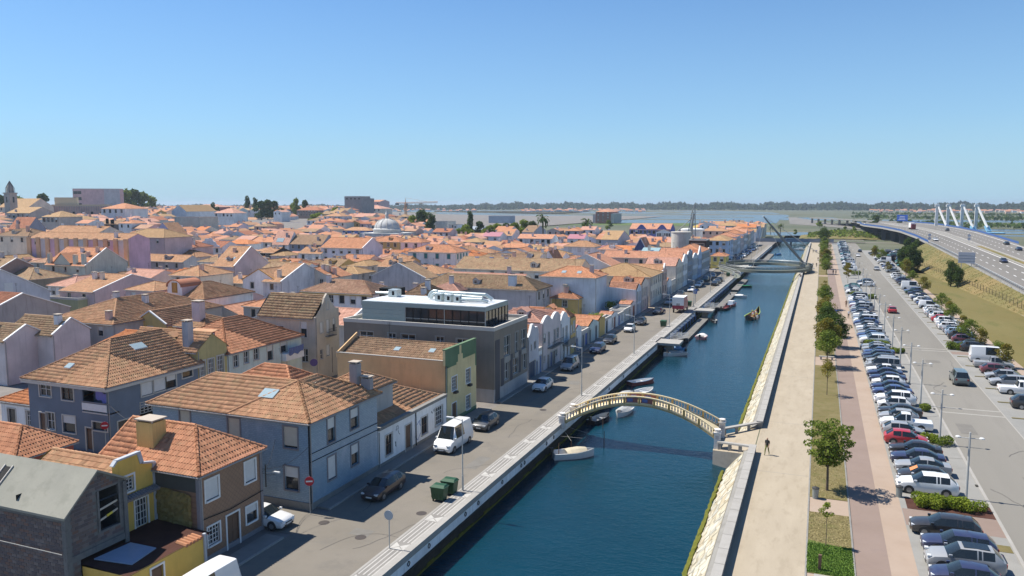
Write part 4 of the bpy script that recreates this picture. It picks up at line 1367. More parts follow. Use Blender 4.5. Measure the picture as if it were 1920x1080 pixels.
def fq(ys,m,dx=.0,zz=None):
 mb.face([Wl((-36.88+dx,y,z),L) for y,z in ys],m)
house_holes = [(74.85-77.3,76.13-77.3,3.55,5.1),(78.5-77.3,79.7-77.3,3.6,5.2),(78.5-77.3,79.65-77.3,.5,2.15),(74.85-77.3,75.95-77.3,0,2.1)]
mbf = MB(); wall_grid(mbf,'E',6.85,4.0,-4.0,4.0,0,6.65,house_holes,M_CREAM2,depth=.02)
for i in range(len(mbf.v)): x,y,z = mbf.v[i]; mbf.v[i] = (x+.03,y,z)
mb.raw(mbf.v,mbf.f,M_CREAM2)
mb.box(6.60,6.88,-4.0,4.0,6.65,8.3,M_CREAM2)
mb.build('facade',gh)
mb = MB()
for y0,y1,z0,z1 in ((73.3,76.4,6.55,8.32),(77.7,81.3,6.65,8.32),(76.4,76.75,7.35,8.32),(77.35,77.7,7.3,8.32),(73.3,73.75,3.6,6.55),(73.3,76.0,6.3,6.55),(81.05,81.3,5.2,6.65),(73.3,74.85,0,.45),(75.95,81.3,0,.45)):
 mb = MB(); mb.box(6.88,6.905,y0-77.3,y1-77.3,z0,z1,M_DG); mb.build('green_paint',gh)
mb = MB(); mb.box(6.55,6.92,-4.04,4.04,8.32,8.42,M_DG); mb.build('coping',gh)
mb = MB();
mb.raw([(-6.85,-4.0,6.7),(-6.85,0,8.5),(-6.7,0,8.5),(-6.7,-4.0,6.7),(-6.85,-4.0,7.3),(-6.85,0,8.9),(-6.7,0,8.9),(-6.7,-4.0,7.3)],[(0,1,5,4),(3,2,6,7),(4,5,6,7)],M_OCW); mb.build('parapet',gh)
for y in (75.4,79.1):
 mb = MB(); mb.box(6.9,7.3,y-77.3-.3,y-77.3+.3,3.2,3.45,M_IRON); mb.build('lantern',gh)

# ------------------------------------------------------------------ 7 grey office building with glass penthouse
M_GREYB = plaster('warm grey render',(.20,.17,.135),.25,(.1,.09,.08))
M_GREYD = plaster('dark grey panel',(.085,.08,.085),.15)
M_GREYL = plaster('pale grey base',(.33,.32,.31),.4)
sd,sk = 84.2/84.2,1
gb,_,_ = house('dark grey three storey office building with framed windows and a set back glass penthouse',-57.0,-35.8,84.2,95.6,9.2,0,'flat','grey','tan',
 {'E': [(87.25,89.3,5.1,7.6,'plainpane'),(90.9,92.1,5.0,7.6,'plainpane'),(93.2,95.0,4.95,7.55,'plainpane'),
           (87.4,88.7,2.15,4.25,'plainpane'),(90.25,92.1,2.25,4.25,'plainpane'),(93.9,95.1,2.25,4.2,'plainpane')],
     'S': [(-54.6,-52.6,6.6,7.65,'plainpane'),(-50.4,-49.3,6.6,7.65,'plainpane'),(-48.5,-46.5,6.6,7.65,'plainpane'),(-43.65,-42.5,6.6,7.65,'plainpane'),(-40.8,-39.3,6.6,7.6,'plainpane')]},
 lod=1,wallm=M_GREYB,frame=M_COPE,mat_low=M_GREYL,zlow=1.65,name='office_building',cat='office building')
L = gb.location
mb = MB()
for y0,y1,z0,z1 in ((84.5,85.9,.1,7.6),(86.3,87.2,1.6,5.0),(89.35,90.2,1.7,5.0),(92.2,93.1,2.1,5.0),(86.3,95.5,5.0,5.02)):
 mb.box(-35.8-L.x,-35.8-L.x+.04,y0-L.y,y1-L.y,z0,z1,M_GREYD)
mb.build('wall_panel',gb)
for y0,y1,z0 in ((87.25,89.3,4.35),(90.9,92.1,4.4),(93.2,95.0,4.3)):
 part_box(gb,'window_apron',-35.78,-35.72,y0,y1,z0,5.0,M_COPE)
M_PANEL = plain('pale green metal panel',(.30,.36,.35),.45,.2,var=.05)
M_MROOF = plain('white metal roof sheet',(.62,.64,.64),.45,.1,var=.06)
M_ALU = plain('grey aluminium',(.33,.35,.36),.4,.5)
M_DUCT = plain('galvanised duct',(.52,.58,.57),.35,.5,var=.08)
px0,px1,py0,py1,pz0,pz1 = -55.0,-37.5,85.5,92.8,8.85,11.45
for k in range(4):    # panels of the blank part of the penthouse
 z = pz0 + k*.55
 part_box(gb,'wall_panel',px0,-48.65,py0,py1,z,z+.535,M_PANEL)
part_box(gb,'penthouse_core',-48.6,px1-.25,py0+.25,py1-.2,pz0,10.9,M_DARK)
part_box(gb,'fascia',px0-.03,px1+.03,py0-.05,py1+.05,10.93,11.45,M_PANEL)
n = 10
for k in range(n):
 a = -48.6 + (px1+48.6)*k/n; b = -48.6 + (px1+48.6)*(k+1)/n
 mb = MB(); mb.face([(a-L.x+.03,py0-L.y,pz0+.1),(b-L.x-.03,py0-L.y,pz0+.1),(b-L.x-.03,py0-L.y,10.88),(a-L.x+.03,py0-L.y,10.88)],glass_mat()); mb.build('pane',gb)
for k in range(7):
 a,b = py0+(py1-py0)*k/7,py0+(py1-py0)*(k+1)/7
 mb = MB(); mb.face([(px1-L.x,a-L.y+.03,pz0+.1),(px1-L.x,b-L.y-.03,pz0+.1),(px1-L.x,b-L.y-.03,10.88),(px1-L.x,a-L.y+.03,10.88)],glass_mat()); mb.build('pane',gb)
mb = MB()
for k in range(n+1):
 a = -48.6 + (px1+48.6)*k/n; mb.box(a-.05-L.x,a+.05-L.x,py0-.06-L.y,py0+.04-L.y,pz0,10.93,M_DARK if k not in (0,5,n) else M_ALU)
for k in range(8):
 a = py0+(py1-py0)*k/7; mb.box(px1-.04-L.x,px1+.06-L.x,a-.05-L.y,a+.05-L.y,pz0,10.93,M_ALU if k in (0,7) else M_DARK)
mb.box(-48.6-L.x,px1-L.x,py0-.05-L.y,py0+.03-L.y,9.55,9.62,M_ALU)
mb.build('mullions',gb)
for k in range(24):   # standing seam roof sheets
 a = px0 + (px1-px0)*k/24
 part_box(gb,'roof_sheet',a+.015,a+(px1-px0)/24-.015,py0+.05,py1-.05,11.42,11.50 + .012*(k % 2),M_MROOF)
for x,y,w,h in ((-53.2,90.8,1.3,.95),(-45.3,88.6,.9,.95),(-43.9,88.5,.9,.9),(-42.6,88.4,.8,.85),(-44.6,91.2,1.6,.8),(-42.1,91.4,1.2,.7)):
 mb = MB(); mb.box(x-w/2-L.x,x+w/2-L.x,y-w/2-L.y,y+w/2-L.y,11.55,11.55+h,M_DUCT)
 mb.box(x-.05-L.x,x+.3-L.x,y-w/2-.02-L.y,y-w/2+.01-L.y,11.75,11.55+h-.2,M_DARK); mb.build('air_unit',gb)
def pipe(pts,r,nm='duct'):
 mb = MB()
 for a,b in zip(pts,pts[1:]): mb.tube(Wl(a,L),Wl(b,L),r,r,M_DUCT,10)
 mb.build(nm,gb,smooth=40)
def arc(c,r,a0,a1,n,ax='xz'):
 return [(c[0]+r*math.cos(rad(a0+(a1-a0)*k/n)),c[1],c[2]+r*math.sin(rad(a0+(a1-a0)*k/n))) for k in range(n+1)]
pipe(arc((-46.6,90.0,11.7),.9,180,60,8) + [(-42,90.0,12.45),(-39.5,90.2,12.4),(-38.6,90.3,11.8)],.24)
pipe(arc((-46.1,89.2,11.7),.7,180,70,8) + [(-43,89.4,12.2),(-39.6,89.4,12.1)],.2)
pipe([(-42.2,88.4,11.95),(-39.3,88.6,11.95),(-38.6,88.9,11.7)],.22)
pipe([(-52.6,90.8,12.0),(-56.2,90.9,11.9)],.2)
part_box(gb,'stair_head',-56.9,-54.2,92.9,95.4,8.9,12.3,M_DARK)

# ------------------------------------------------------------------ 8 slate blue corner house on the second street
k = 62.6/61; ks = 52.8/51.5
def sE(l): return [(a*k,b*k,24-(24-c)*k,24-(24-d)*k,e) for a,b,c,d,e in l]
def sS(l): return [(a*ks,b*ks,24-(24-c)*ks,24-(24-d)*ks,e) for a,b,c,d,e in l]
M_SLATEB = plaster('slate blue tiles',(.13,.16,.205),.35,(.2,.25,.3))
sh,_,_ = house('slate blue corner house with a wide tan hip roof, recessed balcony and drying laundry',-73.3,-62.6,52.8,64.5,6.9,3.1,'hipS','slate','tan',
 {'E': sE([(55.4,56.75,5.25,6.5,'shut'),(56.95,58.4,5.3,6.6,'shut'),(58.5,59.8,5.3,6.65,'half'),(60.63,62.04,5.97,6.8,'dark'),(55.1,58.8,3.0,4.1,'void'),(52.5,54.25,2.7,3.5,'dark')]),
     'S': sS([(-69.95,-68.35,5.45,6.8,'win'),(-66.95,-65.35,5.35,6.7,'brownsash'),(-64.2,-61.15,4.4,7.1,'void'),(-69.2,-68.1,2.2,3.85,'win'),(-67.0,-65.35,2.15,3.8,'half'),
              (-70.15,-69.35,.5,3.7,'door'),(-64.0,-63.2,.75,2.85,'door'),(-63.1,-61.2,2.8,3.6,'dark')])},
 lod=3,wallm=M_SLATEB,frame=M_TRIM,ov=.45,skyl=[('S',.35,.3,.8,.7),('E',.55,.65,1.6,.9)],chim=[(-65.6,63.9,1.3,.7,.7,'grey')])
L = sh.location
mb = MB()
for s in _rs0('hip',5.35,5.85,6.9,3.1,.45):
 if s[0] in 'SE':
  a,b = slope_span(s,0); p,q = slope_pt(s,a,0,-.12),slope_pt(s,b,0,-.12)
  mb.bar(p+Vector((0,0,-.12)),q+Vector((0,0,-.12)),.14,.34,M_TRIM)
mb.build('fascia',sh)
part_box(sh,'balcony_room',-65.9,-62.7,54.1,54.2,3.9,6.8,M_SLATEB)
part_box(sh,'balcony_floor',-65.9,-62.6,52.75,54.15,3.85,3.98,M_TRIM)
part_box(sh,'balcony_panel',-65.85,-62.65,52.7,52.78,4.15,4.85,M_WTRIM)
part_box(sh,'balcony_rail',-65.85,-62.65,52.66,52.80,4.92,5.02,M_GREYTRIM)
part_box(sh,'lattice_back',-62.95,-62.85,56.5,60.4,3.1,4.2,M_DARK)
mb = MB()
for i in range(9): mb.box(-62.62-L.x,-62.56-L.x,56.55+i*.47-L.y,56.62+i*.47-L.y,3.0,4.25,M_TRIM)
for j in range(5): mb.box(-62.62-L.x,-62.56-L.x,56.5-L.y,60.4-L.y,3.02+j*.28,3.08+j*.28,M_TRIM)
mb.build('lattice',sh)
def cloth(label,p0,p1,drop,mat,group=None,seed=1,cat='laundry'):
 rs = random.Random(seed); mb = MB(); n = 10; m = 5; P0,P1 = Vector(p0),Vector(p1); d = (P1-P0); nrm = d.cross(Vector((0,0,1))).normalized()
 g = [[P0 + d*(i/n) + Vector((0,0,-drop*j/m*(1+.15*math.sin(i*1.3)) - .06*math.sin(math.pi*i/n))) + nrm*(.05*math.sin(i*2.1+j*.4)) for i in range(n+1)] for j in range(m+1)]
 for j in range(m):
  for i in range(n): mb.face([g[j][i],g[j][i+1],g[j+1][i+1],g[j+1][i]],mat)
 o = mb.build('laundry',None,p0,off=p0); tag(o,label,cat,group); return o
M_CB = plain('lilac blue cotton',(.22,.22,.55),.9); M_CD = plain('denim cotton',(.12,.16,.32),.9); M_CW = plain('white cotton',(.62,.63,.68),.9)
cloth('lilac blue sheet drying in the recessed balcony of the slate blue house',(-64.6,53.3,6.2),(-62.8,53.1,5.75),.95,M_CB,seed=3)
# ------------------------------------------------------------------ 9 neighbours along the second street
M_DOORG = plain('cream lattice door',(.48,.42,.26),.7)
yo,_,_ = house('narrow ochre fronted house with three tall lattice doors and a red dormer',-73.0,-62.6,64.5,69.0,8.05,1.6,'gx','ochre','tan',
 {'E': [(64.75,65.6,4.6,6.75,'grid'),(66.0,66.9,4.7,6.85,'grid'),(67.4,68.4,4.8,6.9,'grid')]},lod=2,wallm=plaster('faded ochre',(.42,.34,.13),.5),frame=M_TRIM,chim=[(-64.4,65.1,2.6,.8,.8,'plumgrey')])
L = yo.location
mb = MB(); mb.box(1.6,4.2,.1,1.6,8.2,9.5,wall_mat('maroon')); mb.raw([(1.3,-.1,9.45),(4.5,-.1,9.45),(4.5,1.8,9.75),(1.3,1.8,9.75)],[(0,1,2,3)],tile_mat('tan')); mb.build('dormer',yo)
add_window(yo,'E',.85,8.45,.9,.85,'win',M_WTRIM,4.21,2)
bg,_,_ = house('pale green blue house with patterned door panels and laundry on its balcony',-73.0,-62.6,69.0,82.7,7.0,2.9,'hip','palegreen','orange',
 {'E': [(70.0,70.85,5.1,6.5,'win'),(71.8,72.6,5.2,6.6,'win'),(73.5,74.4,5.3,6.7,'win'),(75.95,76.95,4.8,6.85,'half'),(78.5,79.65,5.3,6.85,'half'),(75.85,76.9,2.2,3.5,'shut'),(78.5,79.6,2.2,3.9,'half')]},
 lod=3,frame=M_TRIM)
part_box(bg,'balcony',-62.6,-61.7,78.4,82.0,4.3,5.2,wall_mat('white'))
cloth('row of blue and white clothes drying on the balcony of the pale green blue house',(-61.6,78.8,5.9),(-61.6,81.8,6.0),.9,M_CD,seed=8)
house('low annexe with a red tile strip roof and maroon wall behind the ochre fronted house',-80.5,-73.4,66.5,76.0,7.0,1.2,'gx','maroon','brightorange',lod=2)
be,_,_ = house('beige three storey house with a curved baroque gable and iron balcony',-72.3,-62.6,85.8,91.3,8.8,2.6,'gx','beigegrey','weather',
 {'E': [(86.85,87.5,6.45,8.0,'shut'),(88.3,88.95,6.3,8.1,'shut'),(89.75,90.35,6.3,8.1,'half'),(86.7,87.3,2.9,4.2,'win'),(88.15,88.85,3.1,4.6,'shut')],
     'S': [(-69.0,-67.8,7.0,7.3,'dark'),(-65.0,-64.0,6.0,8.1,'half'),(-65.0,-63.9,2.6,4.4,'win')]},
 lod=2,gov=-.3,wallm=plaster('beige render',(.45,.39,.31),.35),frame=M_TRIM)
L = be.location
mb = MB()
prof = [(85.8,8.8),(86.5,8.95),(87.1,9.4),(87.6,10.3),(88.0,11.2),(88.57,11.75),(89.1,11.2),(89.6,10.3),(90.1,9.7),(90.8,9.55),(91.3,9.5)]
for (a,b),(c,d) in zip(prof,prof[1:]):
 mb.raw([Wl((x,y,z),L) for x in (-62.85,-62.58) for y,z in ((a,8.7),(c,8.7),(c,d),(a,b))],[(4,5,6,7),(0,3,2,1),(3,7,6,2)],plaster('beige render',(.45,.39,.31),.35))
mb.build('gable',be)
add_window(be,'E',88.7-L.y,9.5,.55,1.25,'shut',M_TRIM,4.87,2)
mb = MB();
for z in (5.9,6.5,6.9): mb.bar(Wl((-62.0,88.0,z),L),Wl((-62.0,89.9,z),L),.04,.04,M_IRON)
for i in range(12): mb.bar(Wl((-62.0,88.0+i*.17,5.85),L),Wl((-62.0,88.0+i*.17,6.9),L),.02,.02,M_IRON)
mb.box(-62.6-L.x,-62.0-L.x,88.0-L.y,89.9-L.y,5.8,5.9,M_CONC); mb.build('balcony',be)

# ------------------------------------------------------------------ 10 red house and the white cottage
M_REDW = plaster('brick red paint',(.30,.07,.05),.2)
rh,_,_ = house('low brick red house with a steep lined orange hip roof behind the unfinished concrete house',-69.8,-60.3,41.9,47.2,3.35,1.7,'hip','maroon','orange',lod=3,wallm=M_REDW,ov=.3,tile_slopes=('S','E'))
house('narrow red and white house beside the low brick red house',-73,-64.5,36.0,41.7,4.7,1.3,'gx','maroon','red',{'E': []},lod=2,wallm=M_REDW,verge=M_WTRIM)
wc,_,_ = house('small white cottage with an orange lean to roof beside the slate blue house',-80.2,-73.5,54.6,60.0,3.4,1.1,'hip','white','brightorange',
 {'S': [(-79.2,-78.0,.2,2.5,'dark'),(-76.4,-75.2,.4,2.5,'grid')]},lod=2)
part_box(wc,'ledge',-80.2,-73.5,54.5,54.6,2.9,3.0,M_TRIM)
# ------------------------------------------------------------------ the canal street beyond the office building (facades on x = -36.2)
XF = -36.2
def street(label,y0,y1,ze,wall,tile,ops,depth=9.0,roof='gx',rise=1.5,lod=2,top=None,topmat=None,x1=XF,**kw):
 r,dims,sl = house(label,x1-depth,x1,y0,y1,ze,rise,roof,wall,tile,{'E': ops},lod=lod,ov=kw.pop('ov',-.15),gov=-.2,gutter=False,**kw)
 if top:
  L = r.location; mb = MB(); m = topmat or wall_mat(wall)
  for (a,b),(c,d) in zip(top,top[1:]):
   mb.raw([(x-L.x,y-L.y,z) for x in (x1-.28,x1+.02) for y,z in ((a,ze-.05),(c,ze-.05),(c,d),(a,b))],[(4,5,6,7),(0,3,2,1),(3,7,6,2)],m)
  for (a,b),(c,d) in zip(top,top[1:]): mb.bar((x1-.13-L.x,a-L.y,b+.04),(x1-.13-L.x,c-L.y,d+.04),.36,.1,M_WTRIM)
  mb.build('parapet',r)
 return r
def wave(y0,y1,zlo,zhi,n,humps):
 return [(y0+(y1-y0)*k/n,zlo + (zhi-zlo)*abs(math.sin(math.pi*humps*k/n))) for k in range(n+1)]
street('narrow lilac blue house with a pointed parapet beside the grey office building',96.9,101.2,5.75,'lilac','orange',[(98.0,98.35,4.0,4.85,'dark'),(99.3,99.95,4.0,5.0,'dark'),(97.2,99.8,0,2.4,'garage'),(100.1,100.7,0,2.1,'bluedoor')],
       top=[(96.9,5.9),(97.6,6.3),(98.4,7.45),(98.9,7.5),(99.6,6.9),(100.5,6.9),(101.2,5.9)])
street('white door portal between the lilac blue house and the wavy parapet house',101.25,102.6,3.7,'white','tan',[(101.5,102.35,0,2.6,'bluedoor')],roof='flat',rise=0)
r = street('pinkish grey house with a long wavy parapet and wide balcony',102.7,111.0,7.0,'mauve','pink',[(103.2,104.05,4.15,5.4,'half'),(105.15,105.85,3.4,5.4,'win'),(107.8,108.5,3.4,5.4,'win'),(109.2,110.0,3.9,5.4,'win'),(103.3,103.9,1.3,2.2,'win'),(105.0,105.7,0,2.1,'door'),(106.4,107.2,0,2.2,'bluedoor'),(107.6,108.4,0,2.2,'door'),(108.6,109.4,1.3,2.2,'win')],
       roof='hip',rise=1.6,top=wave(102.7,111.0,7.0,7.85,24,2))
L = r.location; mb = MB(); mb.box(XF-L.x,XF+.8-L.x,105-L.y,110.3-L.y,3.0,3.15,M_CONC)
for i in range(22): mb.bar((XF+.78-L.x,105+i*.25-L.y,3.15),(XF+.78-L.x,105+i*.25-L.y,4.0),.02,.02,M_IRON)
mb.bar((XF+.78-L.x,105-L.y,4.0),(XF+.78-L.x,110.3-L.y,4.0),.05,.04,M_IRON); mb.build('balcony',r)
r = street('white house with a curved gable and concrete balcony next to the ochre house',111.1,115.75,5.9,'white','pink',[(112.0,112.7,3.2,5.0,'win'),(113.6,114.4,3.2,5.0,'win'),(112.2,113.2,0,2.2,'opendoor'),(114.2,114.9,0,2.2,'door')],
       top=[(111.1,6.2),(111.9,7.0),(112.9,7.4),(114.0,7.0),(114.8,6.3),(115.75,6.1)])
L = r.location; mb = MB(); mb.box(XF-L.x,XF+1.0-L.x,112-L.y,115.7-L.y,2.2,2.5,M_CONC); mb.box(XF+.9-L.x,XF+1.0-L.x,112-L.y,115.7-L.y,2.5,3.2,M_CONC); mb.build('balcony',r)
street('ochre house with white shutters on the canal street',115.8,119.0,5.9,'ochre','orange',[(116.0,117.0,3.4,4.7,'shut'),(117.6,118.4,3.5,5.2,'shut'),(116.8,117.9,1.1,2.3,'shut'),(118.2,118.9,0,2.2,'door')],roof='hip',rise=1.3)
street('tiny white house with a red sheet roof beside the ochre house',119.05,122.3,3.6,'white','magenta',[(119.4,120.2,0,2.1,'bluedoor')],depth=6,roof='gx',rise=.7,lod=1)
street('low grey garage with a dark timber gate',122.35,126.6,2.9,'grey','tan',[(122.8,123.7,0,2.2,'garage'),(124.4,125.9,0,2.2,'bluedoor')],depth=6,roof='flat',rise=0,lod=1)
street('low white workshop front with two grey doors',126.7,133.0,3.0,'palegreen','orange',[(127.1,127.9,0,2.4,'garage'),(130.8,131.9,0,2.5,'garage')],depth=8,roof='gx',rise=.9,lod=1)
street('low ochre yellow street wall with one small vent',133.1,137.4,3.2,'ochre','orange',[],depth=6,roof='gx',rise=.5,lod=1)
street('white garden wall with a tall black doorway',137.5,142.3,2.95,'white','tan',[(137.9,139.4,0,2.4,'dark')],depth=1.2,roof='flat',rise=0,lod=1)
street('low white front with a dull red door',142.4,147.0,2.8,'white','salmon',[(143.9,145.3,0,2.3,'reddoor'),(142.6,143.1,.6,2.3,'win')],depth=3,roof='gx',rise=.4,lod=1)
street('low white front with a bright blue door',147.1,152.0,2.5,'white','tan',[(147.6,149.0,0,2.2,'bluedoor'),(150.0,150.9,.8,2.0,'win')],depth=2.5,roof='flat',rise=0,lod=1)
street('low cream front with shuttered windows',152.1,158.4,2.7,'cream','tan',[(153,153.9,.6,2.1,'shut'),(155.2,156.1,.6,2.1,'shut'),(157,157.8,0,2.2,'door')],depth=3,roof='flat',rise=0,lod=1)
street('small pale house with one tall brown red door',158.5,163.6,2.95,'mauve','salmon',[(160.1,162.0,.1,2.5,'reddoor')],depth=3,roof='gx',rise=.5,lod=1)
r = street('narrow white canal house in front of the tall blue party wall',163.7,168.5,5.4,'paleblue','salmon',[(164.3,165.2,3.0,4.9,'grid'),(166.4,167.3,3.0,4.9,'win'),(164.6,165.6,0,2.3,'bluedoor'),(166.8,167.6,.7,2.2,'win')],depth=6.5,roof='gx',rise=1.4,lod=2)
# tall pale blue party wall with its swooping parapet
M_PB = wall_mat('paleblue')
pw = empty('party_wall_house',(-48,170,0)); tag(pw,'tall pale blue party wall with a concave swoop down to the canal street','house')
mb = MB()
prof = [(-54.9,8.7),(-45.6,8.7),(-45.4,8.1),(-45.0,7.3),(-44.3,6.6),(-43.3,6.15),(-42.8,6.0),(-36.3,5.5)]
for (a,b),(c,d) in zip(prof,prof[1:]):
 mb.raw([(x+48,y-170,z) for y in (163.5,163.75) for x,z in ((a,0),(c,0),(c,d),(a,b))],[(0,1,2,3),(7,6,5,4),(3,2,6,7)],M_PB)
mb.box(-54.9+48,-45.6+48,-6.2,2,0,8.4,M_PB); mb.build('wall',pw)
mb = MB(); sl = _rs0('gx',4.7,4.0,8.3,1.0,.0,0); sl = shift(sl,-2.25,-2.2); roof_slab(mb,sl,tile_mat('salmon')); courses(mb,sl[0],tile_mat('salmon')); mb.build('roof',pw)
r = street('sand coloured two storey house at the side street corner',168.6,176.0,6.1,'cream','orange',[(169.6,170.4,3.4,5.2,'grid'),(171.6,172.3,3.4,5.2,'grid'),(173.4,174.6,3.2,5.2,'grid'),(170,170.8,.8,2.6,'win'),(172.2,173,.8,2.6,'win'),(174.4,175.6,0,2.8,'opendoor')],depth=7.5,roof='gx',rise=1.3,lod=2)
# the rest of the row, out to the yellow house
street('narrow pink house with a pointed gable on the canal street',193.0,199.0,7.1,'salmonwall','tan',grid_ops(193.4,198.6,7.1,2,2,kinds=('brownsash',),h=1.7),top=[(193,7.2),(194.4,7.4),(195.3,8.4),(195.9,9.0),(196.5,8.4),(197.5,7.6),(199,7.2)],lod=1)
street('low pale row house with two blue doors',199.1,205.8,3.65,'white','salmon',[(199.8,200.8,0,2.3,'bluedoor'),(202,203,.8,2.2,'win'),(204,204.9,0,2.3,'bluedoor')],depth=7,roof='gx',rise=1.0,lod=1)
street('low cream row house with a flower pot on its roof',205.9,212.3,3.7,'cream','brown',[(206.6,207.5,.8,2.2,'win'),(208.6,209.5,0,2.3,'door'),(210.6,211.5,.8,2.2,'win')],depth=7,roof='flat',rise=0,lod=1)
street('cream upright house with a steep pink side roof',212.4,223.4,6.9,'cream','pink',grid_ops(212.6,223.2,6.9,4,2,kinds=('win','half'),h=1.6),depth=9,roof='gx',rise=2.0,lod=1)
street('white house with a tall curved gable on the canal street',223.5,232.0,7.4,'white','salmon',grid_ops(223.8,231.8,7.0,3,2,kinds=('win','bluedoor'),h=1.7),top=wave(223.5,232.0,7.4,9.4,14,1),lod=1)
street('dark blue tiled canal house with carved white trim',232.1,241.5,9.0,'slate','salmon',grid_ops(232.4,241.2,9.0,4,3,kinds=('win','grid'),h=1.7),top=wave(232.1,241.5,9.0,9.9,16,2),lod=1)
street('pale blue art nouveau house with tall windows',241.6,252.6,7.3,'paleblue','orange',grid_ops(242,252.4,7.3,4,2,kinds=('win','bluedoor'),h=1.8),top=wave(241.6,252.6,7.3,8.6,18,1),lod=1)
street('blue house with a great pointed arch gable',252.7,261.6,7.4,'bluehouse','red',grid_ops(253,261.4,6.6,3,2,kinds=('bluedoor',),h=2.0),top=[(252.7,7.5),(254.5,8.2),(256,9.3),(257.1,10.3),(258.2,9.3),(259.8,8.2),(261.6,7.5)],lod=1)
street('long pale two storey house with ten tall windows',261.7,281.5,7.9,'greyblue','orange',grid_ops(262,281,7.8,10,2,kinds=('win','dark'),h=2.2),roof='hip',rise=2.2,depth=10,lod=1)
for i,(y0,y1,ze,wl,tl,nm) in enumerate([(348,362,8.2,'white','salmon','white terrace house just beyond the blue and white house'),(362.3,378,7.4,'greyblue','orange','grey blue terrace house beyond the footbridge'),
  (378.3,395,8.4,'paleblue','salmon','pale blue terrace house beyond the footbridge'),(395.3,412,7,'mauve','orange','mauve terrace house beyond the footbridge'),
  (412.3,424,8.6,'white','orange','tall white terrace house beyond the footbridge'),(438,455,7.4,'cream','salmon','cream terrace house near the road bridge'),(455.3,478,8.4,'greyblue','orange','grey terrace house nearest the road bridge')]):
 street(nm,y0,y1,ze,wl,tl,grid_ops(y0+.3,y1-.3,ze,4,2,kinds=('win','dark'),h=1.8),depth=11,roof='hip',rise=2.0,lod=1)
# roof garden behind the low walls: bushes, made with the plants further down
GARDEN = [(-43,138.5),(-41.5,140),(-39.6,139),(-38.3,141.2),(-44.6,141.2),(-42.4,143.2),(-40.2,143.8),(-45.6,144.6),(-39,145.6),(-41,160),(-39,161.5)]

